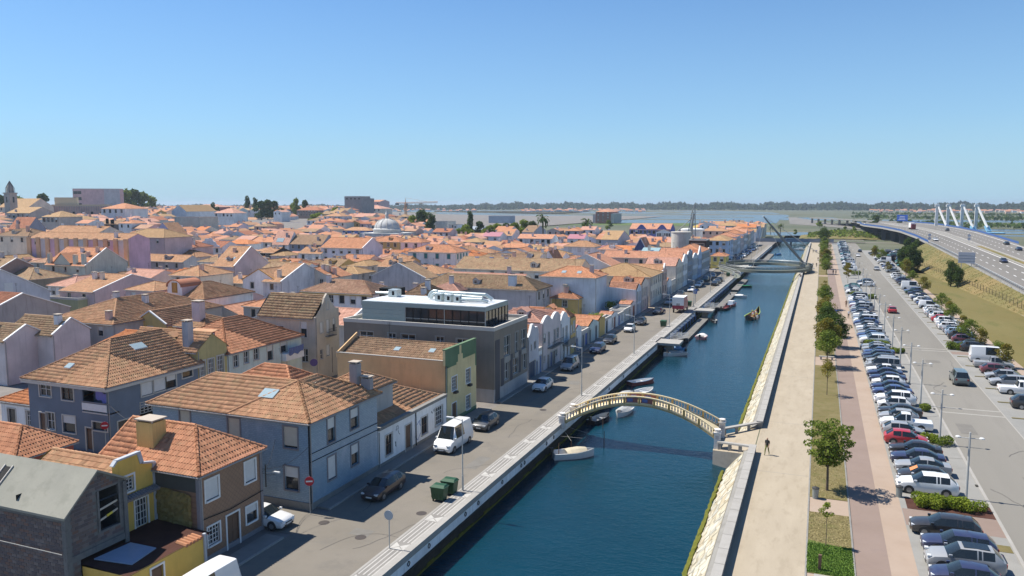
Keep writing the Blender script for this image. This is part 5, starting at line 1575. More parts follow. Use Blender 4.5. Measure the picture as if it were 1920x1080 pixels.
# ------------------------------------------------------------------ the table of town houses seen from the canal bank
HOUSES = [
('pale pink house with a white verge at the left edge of the town',-113.2,-99.2,68.6,74.8,6,1.7,'gx','mauve','weather',None,None,None),
('pale pink gabled house with a small glass tile, behind the white verge',-105.2,-96.2,73.2,79.0,6.3,1.9,'gx','mauve','weather',None,None,None),
('long grey plum windowless gable at the left edge',-132.8,-114.8,74.8,90.8,7,3.1,'gx','plum','red',None,None,None),
('lilac grey gable with one small pale window at the left edge',-160.5,-144.5,90.4,110.0,6.5,5.0,'gx','lilac','tan',None,None,'smallwin'),
('low rough stone house under an old brown hip roof',-192.9,-179.9,131.8,142.8,5.5,2.3,'hip','stone','weather',None,None,None),
('brown purple gable between two slim chimneys at the left edge',-199.8,-188.6,130.7,139.5,8.1,2.2,'gx','brown','weather',None,None,'chim2'),
('grey green house with two small square windows under a paired front gable',-191.9,-177.4,145.4,158.9,8,4.2,'gx','sage','orange',None,None,'frontgable'),
('salmon pink hip roofed white house behind the olive shed',-161.2,-153.0,122.4,135.9,5.8,1.7,'hip','white','pink',None,(3,1),None),
('olive walled shed with a flat grey green roof',-152.0,-143.0,115.0,121.0,4.4,0,'flat','olive','tan',None,None,None),
('mauve house with a long windowless gable and white verge',-151.1,-141.1,117.3,136.9,5.6,2.8,'gx','mauvepink','tan',None,None,None),
('wide house under a big tan roof behind the slate blue corner house',-108.1,-95.1,82.0,104.0,6.6,2.7,'hip','grey','tan',None,None,'chim2'),
('low house with an ochre gable behind the slate blue corner house',-96.9,-90.6,87.4,96.4,6.0,1.8,'gy','ochre','tan',None,None,None),
('house with a rounded white dormer and orange arched window',-113.5,-102.5,107.8,120.8,7.0,2.3,'hip','white','tan',None,None,'archdormer'),
('hip roofed house behind the rounded white dormer',-141.1,-132.1,137.8,148.8,7.5,1.9,'hip','cream','tan',None,None,None),
('house with a stout pink chimney and maroon wall',-84.8,-79.5,83.6,89.8,6.8,1.1,'hip','maroon','tan',None,None,'pinkchim'),
('mauve gabled house with two skylights in its tan roof',-156.2,-148.7,168.0,182.2,7,5.0,'gx','mauvepink','tan',None,None,'sky2'),
('white gabled house with orange verges and one dark window',-123.4,-114.0,142.1,156.1,6.6,2.5,'gy','white','tan',None,None,'bluesky'),
('white house with a black streaked sloping gable wall',-117.0,-112.0,141.2,158.5,6.6,3.4,'gx','whitestain','tan',None,None,None),
('house under an orange tan roof with a tall flat chimney',-117.4,-107.4,153.9,162.5,6.6,2.1,'gy','cream','orange',None,None,'chim2'),
('white house with an ochre cornice and a long pinkish tan roof',-93.2,-77.5,123.8,132.8,7.2,1.9,'hip','white','pinktan',None,(6,2),'ochreband'),
('white three storey house with an orange roof and a blank lilac gable',-165.5,-148.2,231.3,244.8,8.6,3.2,'gx','lilacwhite','orange',None,(5,3),None),
('white house with a tan roof beside the three storey white house',-174.2,-164.4,230.0,239.0,6.4,1.9,'gx','white','tan',None,(3,2),None),
('slate blue house under a wide brown roof with a dark gable',-206.9,-190.4,267.0,276.8,7.4,3.7,'gx','slate','brown',None,(5,2),None),
('white house with a pink roof and striped skylight awning',-215.1,-206.7,266.5,274.5,7.2,5.2,'gx','white','pink',None,None,'awning'),
('house with a black tarred gable and small tan roof',-195.2,-189.1,234.9,245.4,5.8,1.7,'gx','black','tan',None,None,None),
('violet gable fronted cottage among tan roofs',-409.3,-395.4,515.3,525.3,6.4,2.4,'gy','violet','tan',None,(2,1),None),
('cobalt blue house beside the white dome',-277.4,-258.0,411.1,420.1,7.6,1.9,'hip','cobalt','tan',None,(4,2),None),
('large white mansion with teal shutters and an orange hip roof',-118.3,-101.9,210.2,219.4,9.4,1.9,'hip','white','orange',(4,2),(4,3),'teal'),
('pink wing beside the white mansion with teal shutters',-146.2,-137.4,254.4,261.4,9.8,1.5,'hip','lilacwhite','orange',None,(2,3),None),
('ochre house with dormers left of the white mansion',-165.9,-152.9,265.1,274.1,9.2,1.9,'hip','ochre','orange',None,(4,3),None),
('house with a long purple grey gable and weathered roof',-106.2,-90.7,169.8,176.8,5.6,3.5,'gy','plumgrey','weather',(6,1),None,None),
('house with a very long tan roof and a grey purple side wall',-78.0,-51.9,143.4,152.4,7.0,2.2,'hip','plumgrey','weather',(3,2),None,'whitechim'),
('second long tan roof behind the grey purple side wall',-85.0,-52.7,174.5,186.5,8.0,2.5,'gx','cream','weather',None,None,None),
('narrow house with a salmon pink lean to roof strip',-80.2,-61.2,160.3,165.3,7.4,0.7,'gx','cream','pink',None,None,None),
('small house with a salmon hip roof behind the ventilation ducts',-73.6,-66.8,139.1,146.1,6.6,1.4,'hip','mauvepink','pink',None,None,None),
('row of small houses with stepped blue edged parapets',-83.0,-71.5,179.9,188.9,8.4,1.9,'gx','white','pinktan',None,None,'stepped'),
('tall pale blue windowless wall with two skylights above it',-54.9,-42.9,154.7,163.7,8.8,1.8,'hip','paleblue','orange',None,None,'sky2'),
('ochre and dark timber house with a folded tan roof',-51.5,-45.8,151.9,158.9,4.6,1.2,'hip','ochre','orange',None,None,None),
('pale blue gabled warehouse with a ridge chimney',-62.5,-49.4,192.6,204.6,8,2.9,'gy','paleblue','salmon',None,None,None),
('white cottage with a dark edged gable',-76.8,-73.1,217.5,226.5,7,2.9,'gy','white','tan',None,(2,1),None),
('house with a tan hip roof beside the pink parasol',-90.4,-78.3,280.8,289.8,8,1.9,'hip','white','tan',None,None,None),
('low building with a deep pink sheet roof',-90.2,-75.5,291.1,299.1,6.5,1.2,'gx','white','magenta',None,None,None),
('white house with a peaked salmon roof and one dark dormer',-73.5,-66.4,267.2,275.1,8,1.5,'hip','white','salmon',None,(2,2),'darkdormer'),
('lilac gabled house with an ochre tan roof',-92.2,-84.3,340.7,364.3,8,3.6,'gx','lilac','ochretan',None,None,None),
('violet sheet roofed house near the palm trees',-168.7,-161.2,440.4,464.1,7,3.7,'gx','lilac','brown',None,None,None),
('long salmon roofed terrace left of the deep pink roof',-135.9,-118.2,348.8,357.8,7.5,1.9,'gx','white','salmon',None,(6,1),None),
('low house with a magenta roof near the palm trees',-112.5,-104.1,354.4,363.4,7.5,1.9,'gx','white','magenta',None,None,None),
('blue fronted house with a dark gable window',-61.5,-57.6,273.6,283.6,8,3.8,'gy','darkblue','salmon',None,(1,2),None),
('hall with a long salmon orange roof along the canal street',-60.4,-37.2,225.6,233.6,8.2,1.6,'gx','pinkwall','salmon',None,None,None),
('hall with a glazed roof ridge behind the canal street',-55.6,-44.7,257.0,266.0,8,1.2,'gx','white','glass',None,None,None),
('cream two storey corner house with a wide tan hip roof on the canal street',-52,-36.3,178.3,192.7,7.1,2.4,'hip','cream','ochretan',(5,2),None,None),
('navy blue warehouse with a wavy parapet',-104.8,-80.8,451.1,467.2,9,3.4,'gx','navy','salmon',None,(9,1),'wavy'),
('white factory shed with striped front',-88.8,-80.0,450.2,460.2,7.5,1.8,'gy','white','tan',None,(6,1),None),
('blue and white two storey house with tan hip roof by the footbridge',-43.6,-35.0,328.4,347.5,9,1.8,'hip','bluehouse','ochretan',(2,2),(3,2),None),
('yellow house with a flared orange roof by the footbridge',-37.5,-31.9,294.4,303.4,4.8,1.2,'hip','yellow','orange',None,(2,1),None),
('mustard sheet roofed building near the lagoon',-92.8,-82.8,601.3,613.3,6,2.1,'hip','yellow','mustard',None,None,None),
('pale house with a broad red orange roof near the lagoon',-53.6,-40.8,490.6,502.6,8,2.5,'hip','white','orange',None,(6,2),None),
('white house stepping down towards the canal near the lagoon',-42.3,-36.4,425.6,437.6,8,2.5,'gx','white','salmon',(3,2),(3,2),None),
('dark brown cladded block with a glass band',-47.6,-41.0,307.1,317.1,10,0,'flat','darkbrown','tan',None,None,'glassband'),
('long magenta and violet terrace with square tan pilasters',-216.2,-177.9,159.2,167.2,14.1,1.5,'gx','magentawall','tan',None,None,'pilasters'),
('brown roofed house with pale walls at the left edge',-230.8,-216.6,159.2,168.2,14.6,1.9,'hip','cream','brown',None,None,None),
('blue grey gabled house with a long red tan roof',-273.4,-263.7,193.8,200.8,15.1,4.1,'gx','slate','red',None,None,None),
('ruined dark grey gable with missing windows',-317.3,-304.4,268.5,276.5,14.6,1.7,'gx','ruin','brown',None,None,'ruin'),
('tan roofed row behind the magenta terrace',-226.3,-204.6,172.9,181.9,15.1,1.9,'gx','cream','tan',None,(5,1),None),
('wide sand coloured roof behind the magenta terrace',-217.8,-198.4,192.3,204.3,13.1,2.5,'hip','mauvepink','ochretan',None,None,None),
('violet gable with a dark door among tan roofs',-255.5,-245.9,242.7,250.7,11.9,4.4,'gy','violet','tan',None,None,None),
('pink house with a domed dormer and rust red roof',-218.9,-206.4,213.7,222.7,8.7,1.9,'hip','mauvepink','red',None,None,'domedormer'),
('white house with a stepped baroque gable',-223.8,-211.6,232.7,242.7,7.5,2.1,'gx','white','red',None,(3,2),'baroque'),
('house with a plain bright orange roof',-238.9,-226.2,264.8,272.8,7,1.7,'hip','white','brightorange',None,None,None),
('narrow tan roofed house behind the mauve gable',-208.5,-191.8,198.3,207.3,6.5,1.9,'hip','plumgrey','tan',None,None,None),
('small mauve attic house with a box dormer',-197.1,-180.1,181.4,189.4,6.4,1.7,'gx','plumgrey','tan',None,None,None),
('house with a lime washed cream front and square windows',-388.8,-379.0,372.7,380.7,13.0,0,'flat','cream','tan',None,(5,1),None),
('tan roofed house with a row of dark arches',-514.3,-497.1,593.7,603.7,9,2.1,'gx','white','tan',None,(12,1),None),
('white gable with a long salmon roof',-469.4,-460.6,513.3,523.3,8.5,2.1,'gx','white','salmon',None,None,None),
('derelict weathered gable with purple slates',-523.0,-508.1,631.4,638.4,8.6,1.5,'gx','whitestain','brown',None,None,None),
('white parapet house with a satellite dish',-407.0,-396.1,541.3,546.3,8,0,'flat','white','tan',None,None,None),
('white flat block left of the poplars',-266.2,-255.5,513.7,527.7,11,0,'flat','dirtywhite','tan',None,None,None),
('white flat topped house with dark openings',-253.2,-246.0,510.3,520.3,9,0,'flat','white','tan',None,(3,1),None),
('blue grey panel clad warehouse by the lagoon',-386.3,-357.8,892.0,910.0,9,0,'flat','steelblue','tan',None,None,''),
('grey blue sheet roofed hall among trees',-244.5,-228.7,517.2,527.2,5.5,2,'gx','greyblue','slateroof',None,None,None),
('house with a red sheet roof beside the cream gables',-161.4,-151.5,364.5,373.5,7.5,1.9,'gx','white','magenta',None,None,None),
('terrace with a salmon roof right of the red sheet roof',-155.8,-149.3,375.4,384.4,7.5,1.9,'gx','white','tan',None,None,None),
('brick red apartment block standing by the lagoon',-261.5,-242.2,939.8,980.0,14,3,'hip','brick','salmon',(3,4),(3,4),'apartment'),
('museum block with tall narrow windows and a flat cornice',-448.6,-417.3,350.6,360.6,22.7,0,'flat','museum','tan',None,None,'museum'),
('tall windowless pink and grey theatre block on the skyline',-580.6,-544.9,472.1,484.1,36.4,0,'flat','theatre','tan',None,None,'theatre'),
('hall with a low orange roof and an arched blue doorway',-384.6,-366.2,327.9,343.9,21.3,3,'hip','white','orange',None,(4,1),None),
('pale house with a long salmon hip roof below the silo',-450.8,-420.7,693.6,715.6,19.0,3.5,'hip','cream','pink',None,(6,1),None),
('pink building right of the silo',-459.8,-448.1,736.6,756.6,26.3,2,'gx','mauvepink','salmon',None,(2,2),None),
('long red roofed apartment row among the pines',-495.3,-468.2,653.2,669.2,17.5,3.5,'hip','brown','red',None,(8,2),None),
('brown fronted red roofed row left of the apartment row',-540.4,-530.0,693.2,707.2,18.2,3,'hip','brown','red',None,(3,2),None),
('concrete grain silo block on the skyline',-425.4,-406.7,634.6,650.6,31.1,0,'flat','silo','tan',None,None,'silo'),
('low convent range with a broad ochre tan roof',-395.9,-378.5,280.0,294.0,19.3,3,'gx','beigegrey','ochretan',None,(5,1),None),
('convent church with an ochre roof beside the bell tower',-451.8,-426.4,314.7,330.7,22.1,5,'gx','cream','ochretan',None,None,None),
('small cream house with four windows and a tan hip roof',-330.2,-319.1,249.8,261.8,18.2,2.5,'hip','beigegrey','ochretan',None,(4,1),None),
('pale blue gabled hall with a long tan roof',-438.9,-425.1,433.6,463.6,18.6,4.5,'gy','paleblue','ochretan',None,None,None),
('white house with a pyramid roof and small windows',-411.4,-393.5,446.2,460.2,17.4,3.2,'hip','white','pink',None,(5,1),None),
('long green grey warehouse with a shallow roof',-330.0,-312.4,327.8,341.8,16.8,0,'flat','sage','tan',None,None,None),
('old brown roofed house beside the white metal roof',-69.6,-63.7,119.9,128.9,7.4,1.9,'hip','brown','brown',None,None,None),
('tower shaped dark block beside the silo',-416.9,-410.9,654.5,664.5,29.2,0,'flat','silo','tan',None,None,None),
('pink hip roofed house on the left skyline',-473.8,-453.6,486.9,500.9,17.2,3,'hip','cream','pink',None,(5,1),None),
('terracotta school with two red chimney blocks on the left skyline',-687.7,-648.6,710.6,730.6,20.3,3,'hip','maroon','pink',None,(6,1),None),
]
REL = random.Random(12); RZ = {}
FOOT = []
for (label,x0,x1,y0,y1,ze,rise,roof,wall,tile,ew,sw,extra) in HOUSES:
 D = math.hypot((x0+x1)/2,(y0+y1)/2)
 zb = round(hill((x0+x1)/2,(y0+y1)/2),2)
 if extra in ('theatre','silo','museum') : zb = 0.0
 lod = 2 if D < 165 else (1 if D < 330 else 0)
 ops = {}
 kinds = {'white': ('win','half','shut','dark'),'ochre': ('win','brownsash')}.get(wall,('win','half','dark'))
 if extra == 'teal': kinds = ('teal',)
 big = D > 350
 if sw: ops['S'] = grid_ops(x0+.4,x1-.4,ze,sw[0],sw[1],zb,kinds,w=1.1 if not big else 1.5,h=1.5 if not big else 1.9,rs=REL)
 if ew: ops['E'] = grid_ops(y0+.4,y1-.4,ze,ew[0],ew[1],zb,kinds,h=1.6,rs=REL)
 if not sw and not ew and wall not in ('stone','plum','lilac','olive','mauve','theatre','silo','museum','ruin','paleblue') and roof != 'flat' and extra not in ('sky2',):
  ops['S'] = grid_ops(x0+.6,x1-.6,ze,max(1,int((x1-x0)/4)),1,zb,kinds,rs=REL)
 if extra == 'smallwin': ops['E'] = [(y0+(y1-y0)*.55,y0+(y1-y0)*.55+1.6,ze+.6,ze+2.2,'shut')]; ops['E'] = []
 if extra == 'museum': ops['S'] = [(x0+6+k*5.2,x0+7.4+k*5.2,ze-7.2,ze-3.6,'dark') for k in range(5)]
 if extra == 'glassband': ops['S'] = [(x0+.8,x1-.8,ze-2.6,ze-1.4,'plainpane')]
 if extra == 'theatre': ops['S'] = [(x0+.5,x0+6.5,ze-4.5-k*5,ze-2-k*5,'plainpane') for k in range(3)]
 if extra == 'silo': ops['S'] = [(x0+2+k*4.5,x0+3.8+k*4.5,ze-3.2,ze-1.6,'dark') for k in range(4)]
 chim = []
 n = {'chim2': 2,'pinkchim': 0,'whitechim': 0}.get(extra,1 if (roof != 'flat' and REL.random() < .7 and D < 500) else 0)
 if n and D < 330: n += REL.choice((0,0,1,2))
 for _ in range(n):
  chim.append((REL.uniform(x0+1,x1-1),REL.uniform(y0+1,(y0+y1)/2+.5),REL.uniform(.9,1.6),.8,.7,REL.choice(('plumgrey','whitestain','salmonwall','cream'))))
 if extra == 'pinkchim': chim = [(x1-2.6,y0+1.6,2.6,1.4,1.1,'mauvepink')]
 if extra == 'whitechim': chim = [(x1-5.5,y0+1.2,1.9,1.6,.8,'paleblue')]
 sk = []
 if extra in ('sky2',): sk = [('S',.35,.35,.9,1.0),('S',.62,.35,.9,1.0)]
 if extra == 'bluesky': sk = [('E',.4,.4,2.2,.9)]
 if extra == 'awning': sk = [('S',.2,.2,3.5,2.0)]
 if extra in ('museum','theatre'): RZ[label] = .6
 nm = {'museum': 'museum','theatre': 'theatre','silo': 'grain_silo','apartment': 'apartment_block'}.get(extra,'house')
 vg = M_WTRIM if ('verge' in label or 'gable' in label and wall not in ('black','stone','ruin') and D < 300) else None
 if 'orange verges' in label: vg = plain('ochre verge',(.42,.22,.06),.7)
 r,dims,sl = house(label,x0,x1,y0,y1,ze,rise,roof,wall,tile,ops,lod=lod,zb=zb,chim=chim,skyl=sk,name=nm,
      cat={'museum': 'museum','theatre': 'theatre','silo': 'silo','apartment': 'apartment block'}.get(extra,'house'),verge=vg)
 w2,d2,z_,ri = dims; r.rotation_euler.z = RZ.get(label,0)
 FOOT.append((x0,x1,y0,y1,ze,rise))
 mb = MB(); wm = wall_mat(wall)
 if extra == 'smallwin':
  mb.box(w2,w2+.05,.5,2.2,z_+.6,z_+2.4,M_BLIND); mb.build('window',r)
 elif extra == 'frontgable':
  # cross gable on the front, flush with the facade
  gx = -1.0
  mb.raw([(gx-2.9,-d2-.05,z_),(gx+2.9,-d2-.05,z_),(gx+2.9,-d2-.05,z_+.6),(gx,-d2-.05,z_+3.0),(gx-2.9,-d2-.05,z_+.6)],[(0,1,2,3,4)],wm)
  mb.raw([(gx-3.1,-d2-.3,z_+.5),(gx,-d2-.3,z_+3.1),(gx,-d2+5.5,z_+3.1),(gx-3.1,-d2+1.5,z_+.5),(gx+3.1,-d2-.3,z_+.5),(gx+3.1,-d2+1.5,z_+.5)],[(0,1,2,3),(1,4,5,2)],tile_mat(tile))
  mb.build('front_gable',r)
  for xx in (gx-1.2,gx+1.2): add_window(r,'S',xx,z_-1.6,.8,1.0,'dark',M_TRIM,w2,d2+.03)
  for xx,hh in ((-w2+1.0,3.2),(w2-1.0,3.4),(3.2,3.0)): chimney_mb(xx,-d2+.6,z_-.5,hh,1.0,.8,wm).build('chimney',r)
 elif extra == 'archdormer':
  n = 12; cx_,R = -1.4,1.75; yb = -d2+.15; za = z_+.35
  pts = [(cx_+R*math.cos(math.pi*k/n),za+1.5+R*.75*math.sin(math.pi*k/n)) for k in range(n+1)]
  poly = [(cx_+R,yb,za)] + [(a,yb,b) for a,b in pts] + [(cx_-R,yb,za)]
  mb.face(poly,wall_mat('white'))
  for (a,b),(c,d) in zip(pts,pts[1:]): mb.face([(a,yb,b),(c,yb,d),(c,yb+5,d),(a,yb+5,b)],tile_mat('red')); mb.bar((a,yb-.1,b),(c,yb-.1,d),.35,.16,tile_mat('red'))
  mb.face([(cx_+R,yb,za),(cx_+R,yb+5,za),(cx_+R,yb+5,za+1.5),(cx_+R,yb,za+1.5)],wall_mat('mauvepink'))
  mb.build('dormer',r)
  mo = plain('orange window surround',(.45,.25,.06),.7)
  m3 = MB(); m3.box(cx_-.65,cx_+.65,yb-.06,yb,za+.45,za+2.3,mo); m3.lathe([(.65,-.06),(.65,0)],mo,n=16)
  m3.build('surround',r)
  add_window(r,'S',cx_,za+.6,.85,1.55,'grid',mo,w2,-yb+.08)
 elif extra == 'domedormer':
  cx_,R = -1.0,1.3; yb = -d2+.1; za = z_+.3; n = 10
  pts = [(cx_+R*math.cos(math.pi*k/n),za+1.3+R*math.sin(math.pi*k/n)) for k in range(n+1)]
  mb.face([(cx_+R,yb,za)] + [(a,yb,b) for a,b in pts] + [(cx_-R,yb,za)],wall_mat('grey'))
  for (a,b),(c,d) in zip(pts,pts[1:]): mb.bar((a,yb-.1,b),(c,yb-.1,d),.3,.2,M_WTRIM); mb.face([(a,yb,b),(c,yb,d),(c,yb+3,d),(a,yb+3,b)],tile_mat('red'))
  mb.build('dormer',r); add_window(r,'S',cx_,za+.3,.9,1.5,'win',M_WTRIM,w2,-yb+.05)
 elif extra == 'darkdormer':
  mb.box(.8,2.4,-d2+.4,-d2+2.4,z_,z_+1.2,wm); mb.build('dormer',r); add_window(r,'S',1.6,z_+.2,.9,.8,'dark',M_TRIM,w2,d2-.38)
 elif extra == 'baroque':
  pr = [(-1,0),(-.95,.6),(-.7,.9),(-.62,1.9),(-.4,2.3),(-.28,3.2),(.28,3.2),(.4,2.3),(.62,1.9),(.7,.9),(.95,.6),(1,0)]
  mb.face([(a*w2*.85,-d2-.02,z_+b) for a,b in pr],wm); mb.face([(a*w2*.85,-d2+.2,z_+b) for a,b in reversed(pr)],wm)
  for (a,b),(c,d) in zip(pr,pr[1:]): mb.bar((a*w2*.85,-d2+.08,z_+b),(c*w2*.85,-d2+.08,z_+d),.3,.12,M_WTRIM)
  mb.build('gable',r); add_window(r,'S',0,z_+.5,.8,1.6,'dark',M_TRIM,w2,d2+.03)
 elif extra == 'stepped':
  for g in range(3):
   cx_ = -w2+1.8+g*(2*w2-3.4)/2
   for hw,hz in ((1.7,.7),(1.3,1.2),(.9,1.6),(.5,2.0)):
    mb.box(cx_-hw,cx_+hw,-d2-.05,-d2+.18,z_-.3,z_+hz,wm); mb.box(cx_-hw-.05,cx_+hw+.05,-d2-.08,-d2+.2,z_+hz,z_+hz+.12,wall_mat('cobalt'))
  mb.build('parapet',r)
 elif extra == 'wavy':
  n = 40; prev = None
  for k in range(n+1):
   x = -w2+2*w2*k/n; z = z_ + .3 + 2.6*max(0,math.cos(2*math.pi*(k/n-.30)*2.0))**1.3
   if prev:
    for yy in (-d2-.1,-d2+.2): mb.face([(prev[0],yy,z_-.2),(x,yy,z_-.2),(x,yy,z),(prev[0],yy,prev[1])],wm)
    mb.face([(prev[0],-d2-.1,prev[1]),(x,-d2-.1,z),(x,-d2+.2,z),(prev[0],-d2+.2,prev[1])],wm)
   prev = (x,z)
  mb.build('parapet',r)
 elif extra == 'pilasters':
  n = 11
  for k in range(n):
   a = -w2 + 2*w2*k/(n-1)
   m4 = MB(); m4.box(a-.75,a+.75,-d2-.4,-d2,.5,z_+.2,plaster('tan pilaster',(.50,.32,.18),.3)); m4.build('pilaster',r)
  for k in range(n-1):
   a = -w2 + 2*w2*(k+.5)/(n-1)
   add_window(r,'S',a,2.6,1.8,1.9,'win' if k % 2 else 'dark',M_WTRIM,w2,d2+.02)
   if k % 2:
    m4 = MB(); m4.box(a-1.9,a+1.9,-d2-.06,-d2,1.0,z_-.2,wall_mat('lilac')); m4.build('wall_panel',r)
 elif extra == 'museum':
  mb.box(-w2-.3,w2+.3,-d2-.3,d2+.3,z_,z_+.8,plain('pale cornice',(.55,.47,.34),.8)); mb.box(-w2+.5,-w2+13,-d2+3,d2-3,z_+.8,z_+5.2,plain('pale cornice',(.55,.47,.34),.8))
  mb.build('cornice',r)
  for k in range(22):
   m4 = MB(); a = -w2+1+k*1.4; m4.box(a,a+.35,-d2-.15,-d2,z_-3.4,z_-.2,wall_mat('plum')); m4.build('fin',r)
 elif extra == 'theatre':
  mb.box(w2-12,w2+.1,-d2-.1,-d2,5,z_-.3,plaster('theatre grey',(.42,.43,.44),.2)); mb.build('wall_panel',r)
 elif extra == 'ruin':
  mb.box(-1.5,0,-d2-.05,-d2+.3,z_-3,z_+2.5,M_DARK); mb.box(1.5,3.5,-d2-.05,-d2+.3,z_-2,z_+2,M_DARK); mb.build('opening',r)
 elif extra == 'ochreband':
  mb.box(-w2-.35,w2+.35,-d2-.38,-d2-.2,z_-.45,z_-.2,plain('ochre cornice',(.50,.33,.10),.7)); mb.build('cornice',r)
 elif extra == 'apartment':
  mb.box(-w2-4,-w2,-d2+2,d2-4,0,z_-3,wall_mat('plumgrey')); mb.box(w2,w2+4,-d2+1,d2,0,z_-2,wall_mat('plumgrey'))
  mb.build('wing',r)
# street row footprints, so that the fill keeps clear of them
FOOT.append((-52,-36,84,285,8,1)); FOOT.append((-57.5,-36,30,96,9,3)); FOOT.append((-80.5,-62,36,92,8,2)); FOOT.append((-48,-35,340,480,8,1))
FOOT.append((-62.7,-52.5,28,140,0,0)); FOOT.append((-56,-36,163,178,8,1))

# ------------------------------------------------------------------ landmarks of the skyline
# bell tower with an iron spire
tw = empty('bell_tower',(-416,297,0)); tag(tw,'stone church bell tower with an open iron spire at the left end of the skyline','tower')
M_TWS = plaster('tower stone',(.34,.32,.28),.7)
mb = MB(); mb.box(-2.2,2.2,-2.2,2.2,0,29.5,M_TWS); mb.box(-2.5,2.5,-2.5,2.5,29.5,30.1,M_TWS); mb.build('shaft',tw)
add_window(tw,'S',0,24.6,1.2,3.2,'dark',M_TRIM,2.2,2.36); add_window(tw,'E',0,24.6,1.2,3.2,'dark',M_TRIM,2.36,2.2)
mb = MB(); mb.lathe([(2.0,30.1),(1.5,33),(.8,34.8),(.2,36.2)],M_TWS,n=8)
for k in range(8):
 a = 2*math.pi*k/8
 pts = [(2.3*math.cos(a),2.3*math.sin(a),30),(2.1*math.cos(a),2.1*math.sin(a),32.5),(1.1*math.cos(a),1.1*math.sin(a),34.5),(0,0,36.5)]
 for p,q in zip(pts,pts[1:]): mb.tube(p,q,.12,.12,M_IRON,4)
mb.build('spire',tw)
# white dome
dm = empty('domed_chapel',(-215,360,0)); tag(dm,'large white ribbed dome with a small lantern among the rooftops','dome')
M_DOME = plaster('white dome',(.42,.42,.40),.6)
mb = MB(); prof = [(6.6*math.cos(rad(t)),11.0+5.2*math.sin(rad(t))) for t in range(0,88,8)]; mb.lathe(prof,M_DOME,n=24); mb.build('dome',dm,smooth=50)
mb = MB(); mb.lathe([(7.3,0),(7.3,9.8),(7.6,10.2),(7.6,10.6),(6.7,11.0)],M_DOME,n=24); mb.build('drum',dm,smooth=40)
mb = MB()
for k in range(12):
 a = 2*math.pi*k/12
 pts = [(6.7*math.cos(rad(t))*math.cos(a),6.7*math.cos(rad(t))*math.sin(a),11.0+5.3*math.sin(rad(t))) for t in range(0,90,15)]
 for p,q in zip(pts,pts[1:]): mb.tube(p,q,.16,.16,M_TRIM,4)
mb.build('rib',dm)
mb = MB(); mb.lathe([(.9,16.0),(.9,18),(1.1,18.2),(.7,19.2),(.25,20),(.3,20.5),(0.05,21.4)],M_DOME,n=12); mb.build('lantern',dm,smooth=40)
mb = MB(); mb.box(-11,11,-10,10,0,8.6,M_DOME); mb.build('base',dm)
FOOT.append((-226,-204,350,370,20,0))
# round concrete tank
tk = empty('round_tank',(-53.8,326,0)); tag(tk,'round pale concrete tank rising behind the canal houses','tank')
mb = MB(); mb.lathe([(4.0,0),(4.0,12.0),(4.2,12.1),(4.2,12.4),(3.9,12.4)],plaster('tank concrete',(.44,.42,.37),.7),n=32); mb.build('shell',tk,smooth=40)
FOOT.append((-59,-49,321,331,12.4,0))
wr = empty('round_roofed_hall',(-63.3,420,0)); tag(wr,'low round white roof with a shallow rim behind the concrete tank','hall')
mb = MB(); mb.lathe([(5.2,0),(5.2,9.6),(6.2,9.8),(6.2,10.6),(5,10.9),(1,11.2)],plain('white roof rim',(.66,.66,.64),.7),n=36); mb.build('roof',wr,smooth=40)
FOOT.append((-70,-56,413,427,12,0))
# steel lattice sculpture
sc_ = empty('lattice_mast',(-62,400,0)); tag(sc_,'slender grey steel lattice mast leaning over the roofs near the lagoon','mast')
M_STEELG = plain('grey green painted steel',(.26,.29,.28),.5,.3)
mb = MB()
for a,b in (((-2,0,0),(1.0,0,19)),((3.5,0,0),(2.5,0,24)),((1.0,0,19),(2.5,0,24)),((-8,0,8),(2.3,0,18)),((1.4,1,0),(1.6,1,20)),((0,0,12),(3,0,14)),((0.5,0,16),(3,0,17))): mb.tube(a,b,.28,.22,M_STEELG,6)
mb.tube((.2,0,6),(2.0,0,19),.9,.5,M_STEELG,8)
mb.build('frame',sc_)
# tower crane
cr = empty('tower_crane',(-390,690,0)); tag(cr,'orange tower crane with a long horizontal jib far beyond the rooftops','crane')
M_CRANE = plain('crane orange',(.50,.22,.05),.6)
def lattice(mb,a,b,w,n,mat,r=.16):
 a,b = Vector(a),Vector(b); d = (b-a).normalized(); up = Vector((0,0,1)) if abs(d.z) < .9 else Vector((1,0,0)); s = d.cross(up).normalized()*w/2; t = s.cross(d).normalized()*w/2
 C4 = [s+t,s-t,-s-t,-s+t]
 for c in C4: mb.tube(a+c,b+c,r,r,mat,4)
 for k in range(n):
  p,q = a.lerp(b,k/n),a.lerp(b,(k+1)/n)
  for i in range(4): mb.tube(p+C4[i],q+C4[(i+1) % 4],r*.7,r*.7,mat,3)
mb = MB(); lattice(mb,(0,0,0),(0,0,25),1.8,14,M_CRANE,.22); mb.build('tower',cr)
mb = MB(); lattice(mb,(-11,0,24.5),(32,8,25.5),1.3,24,M_CRANE); mb.tube((0,0,25),(0,0,30),.4,.1,M_CRANE,5); mb.tube((0,0,30),(22,5.5,26),.07,.07,M_CRANE,4); mb.build('jib',cr)
mb = MB(); mb.box(-11.5,-8,-1,1,22.5,24.6,M_CONC); mb.build('counterweight',cr)
mb = MB(); mb.box(.9,2.6,-.9,.9,22,24.3,plain('cab grey',(.3,.3,.3),.5)); mb.build('cab',cr)
cr.scale = (1.0,1.0,1.0)

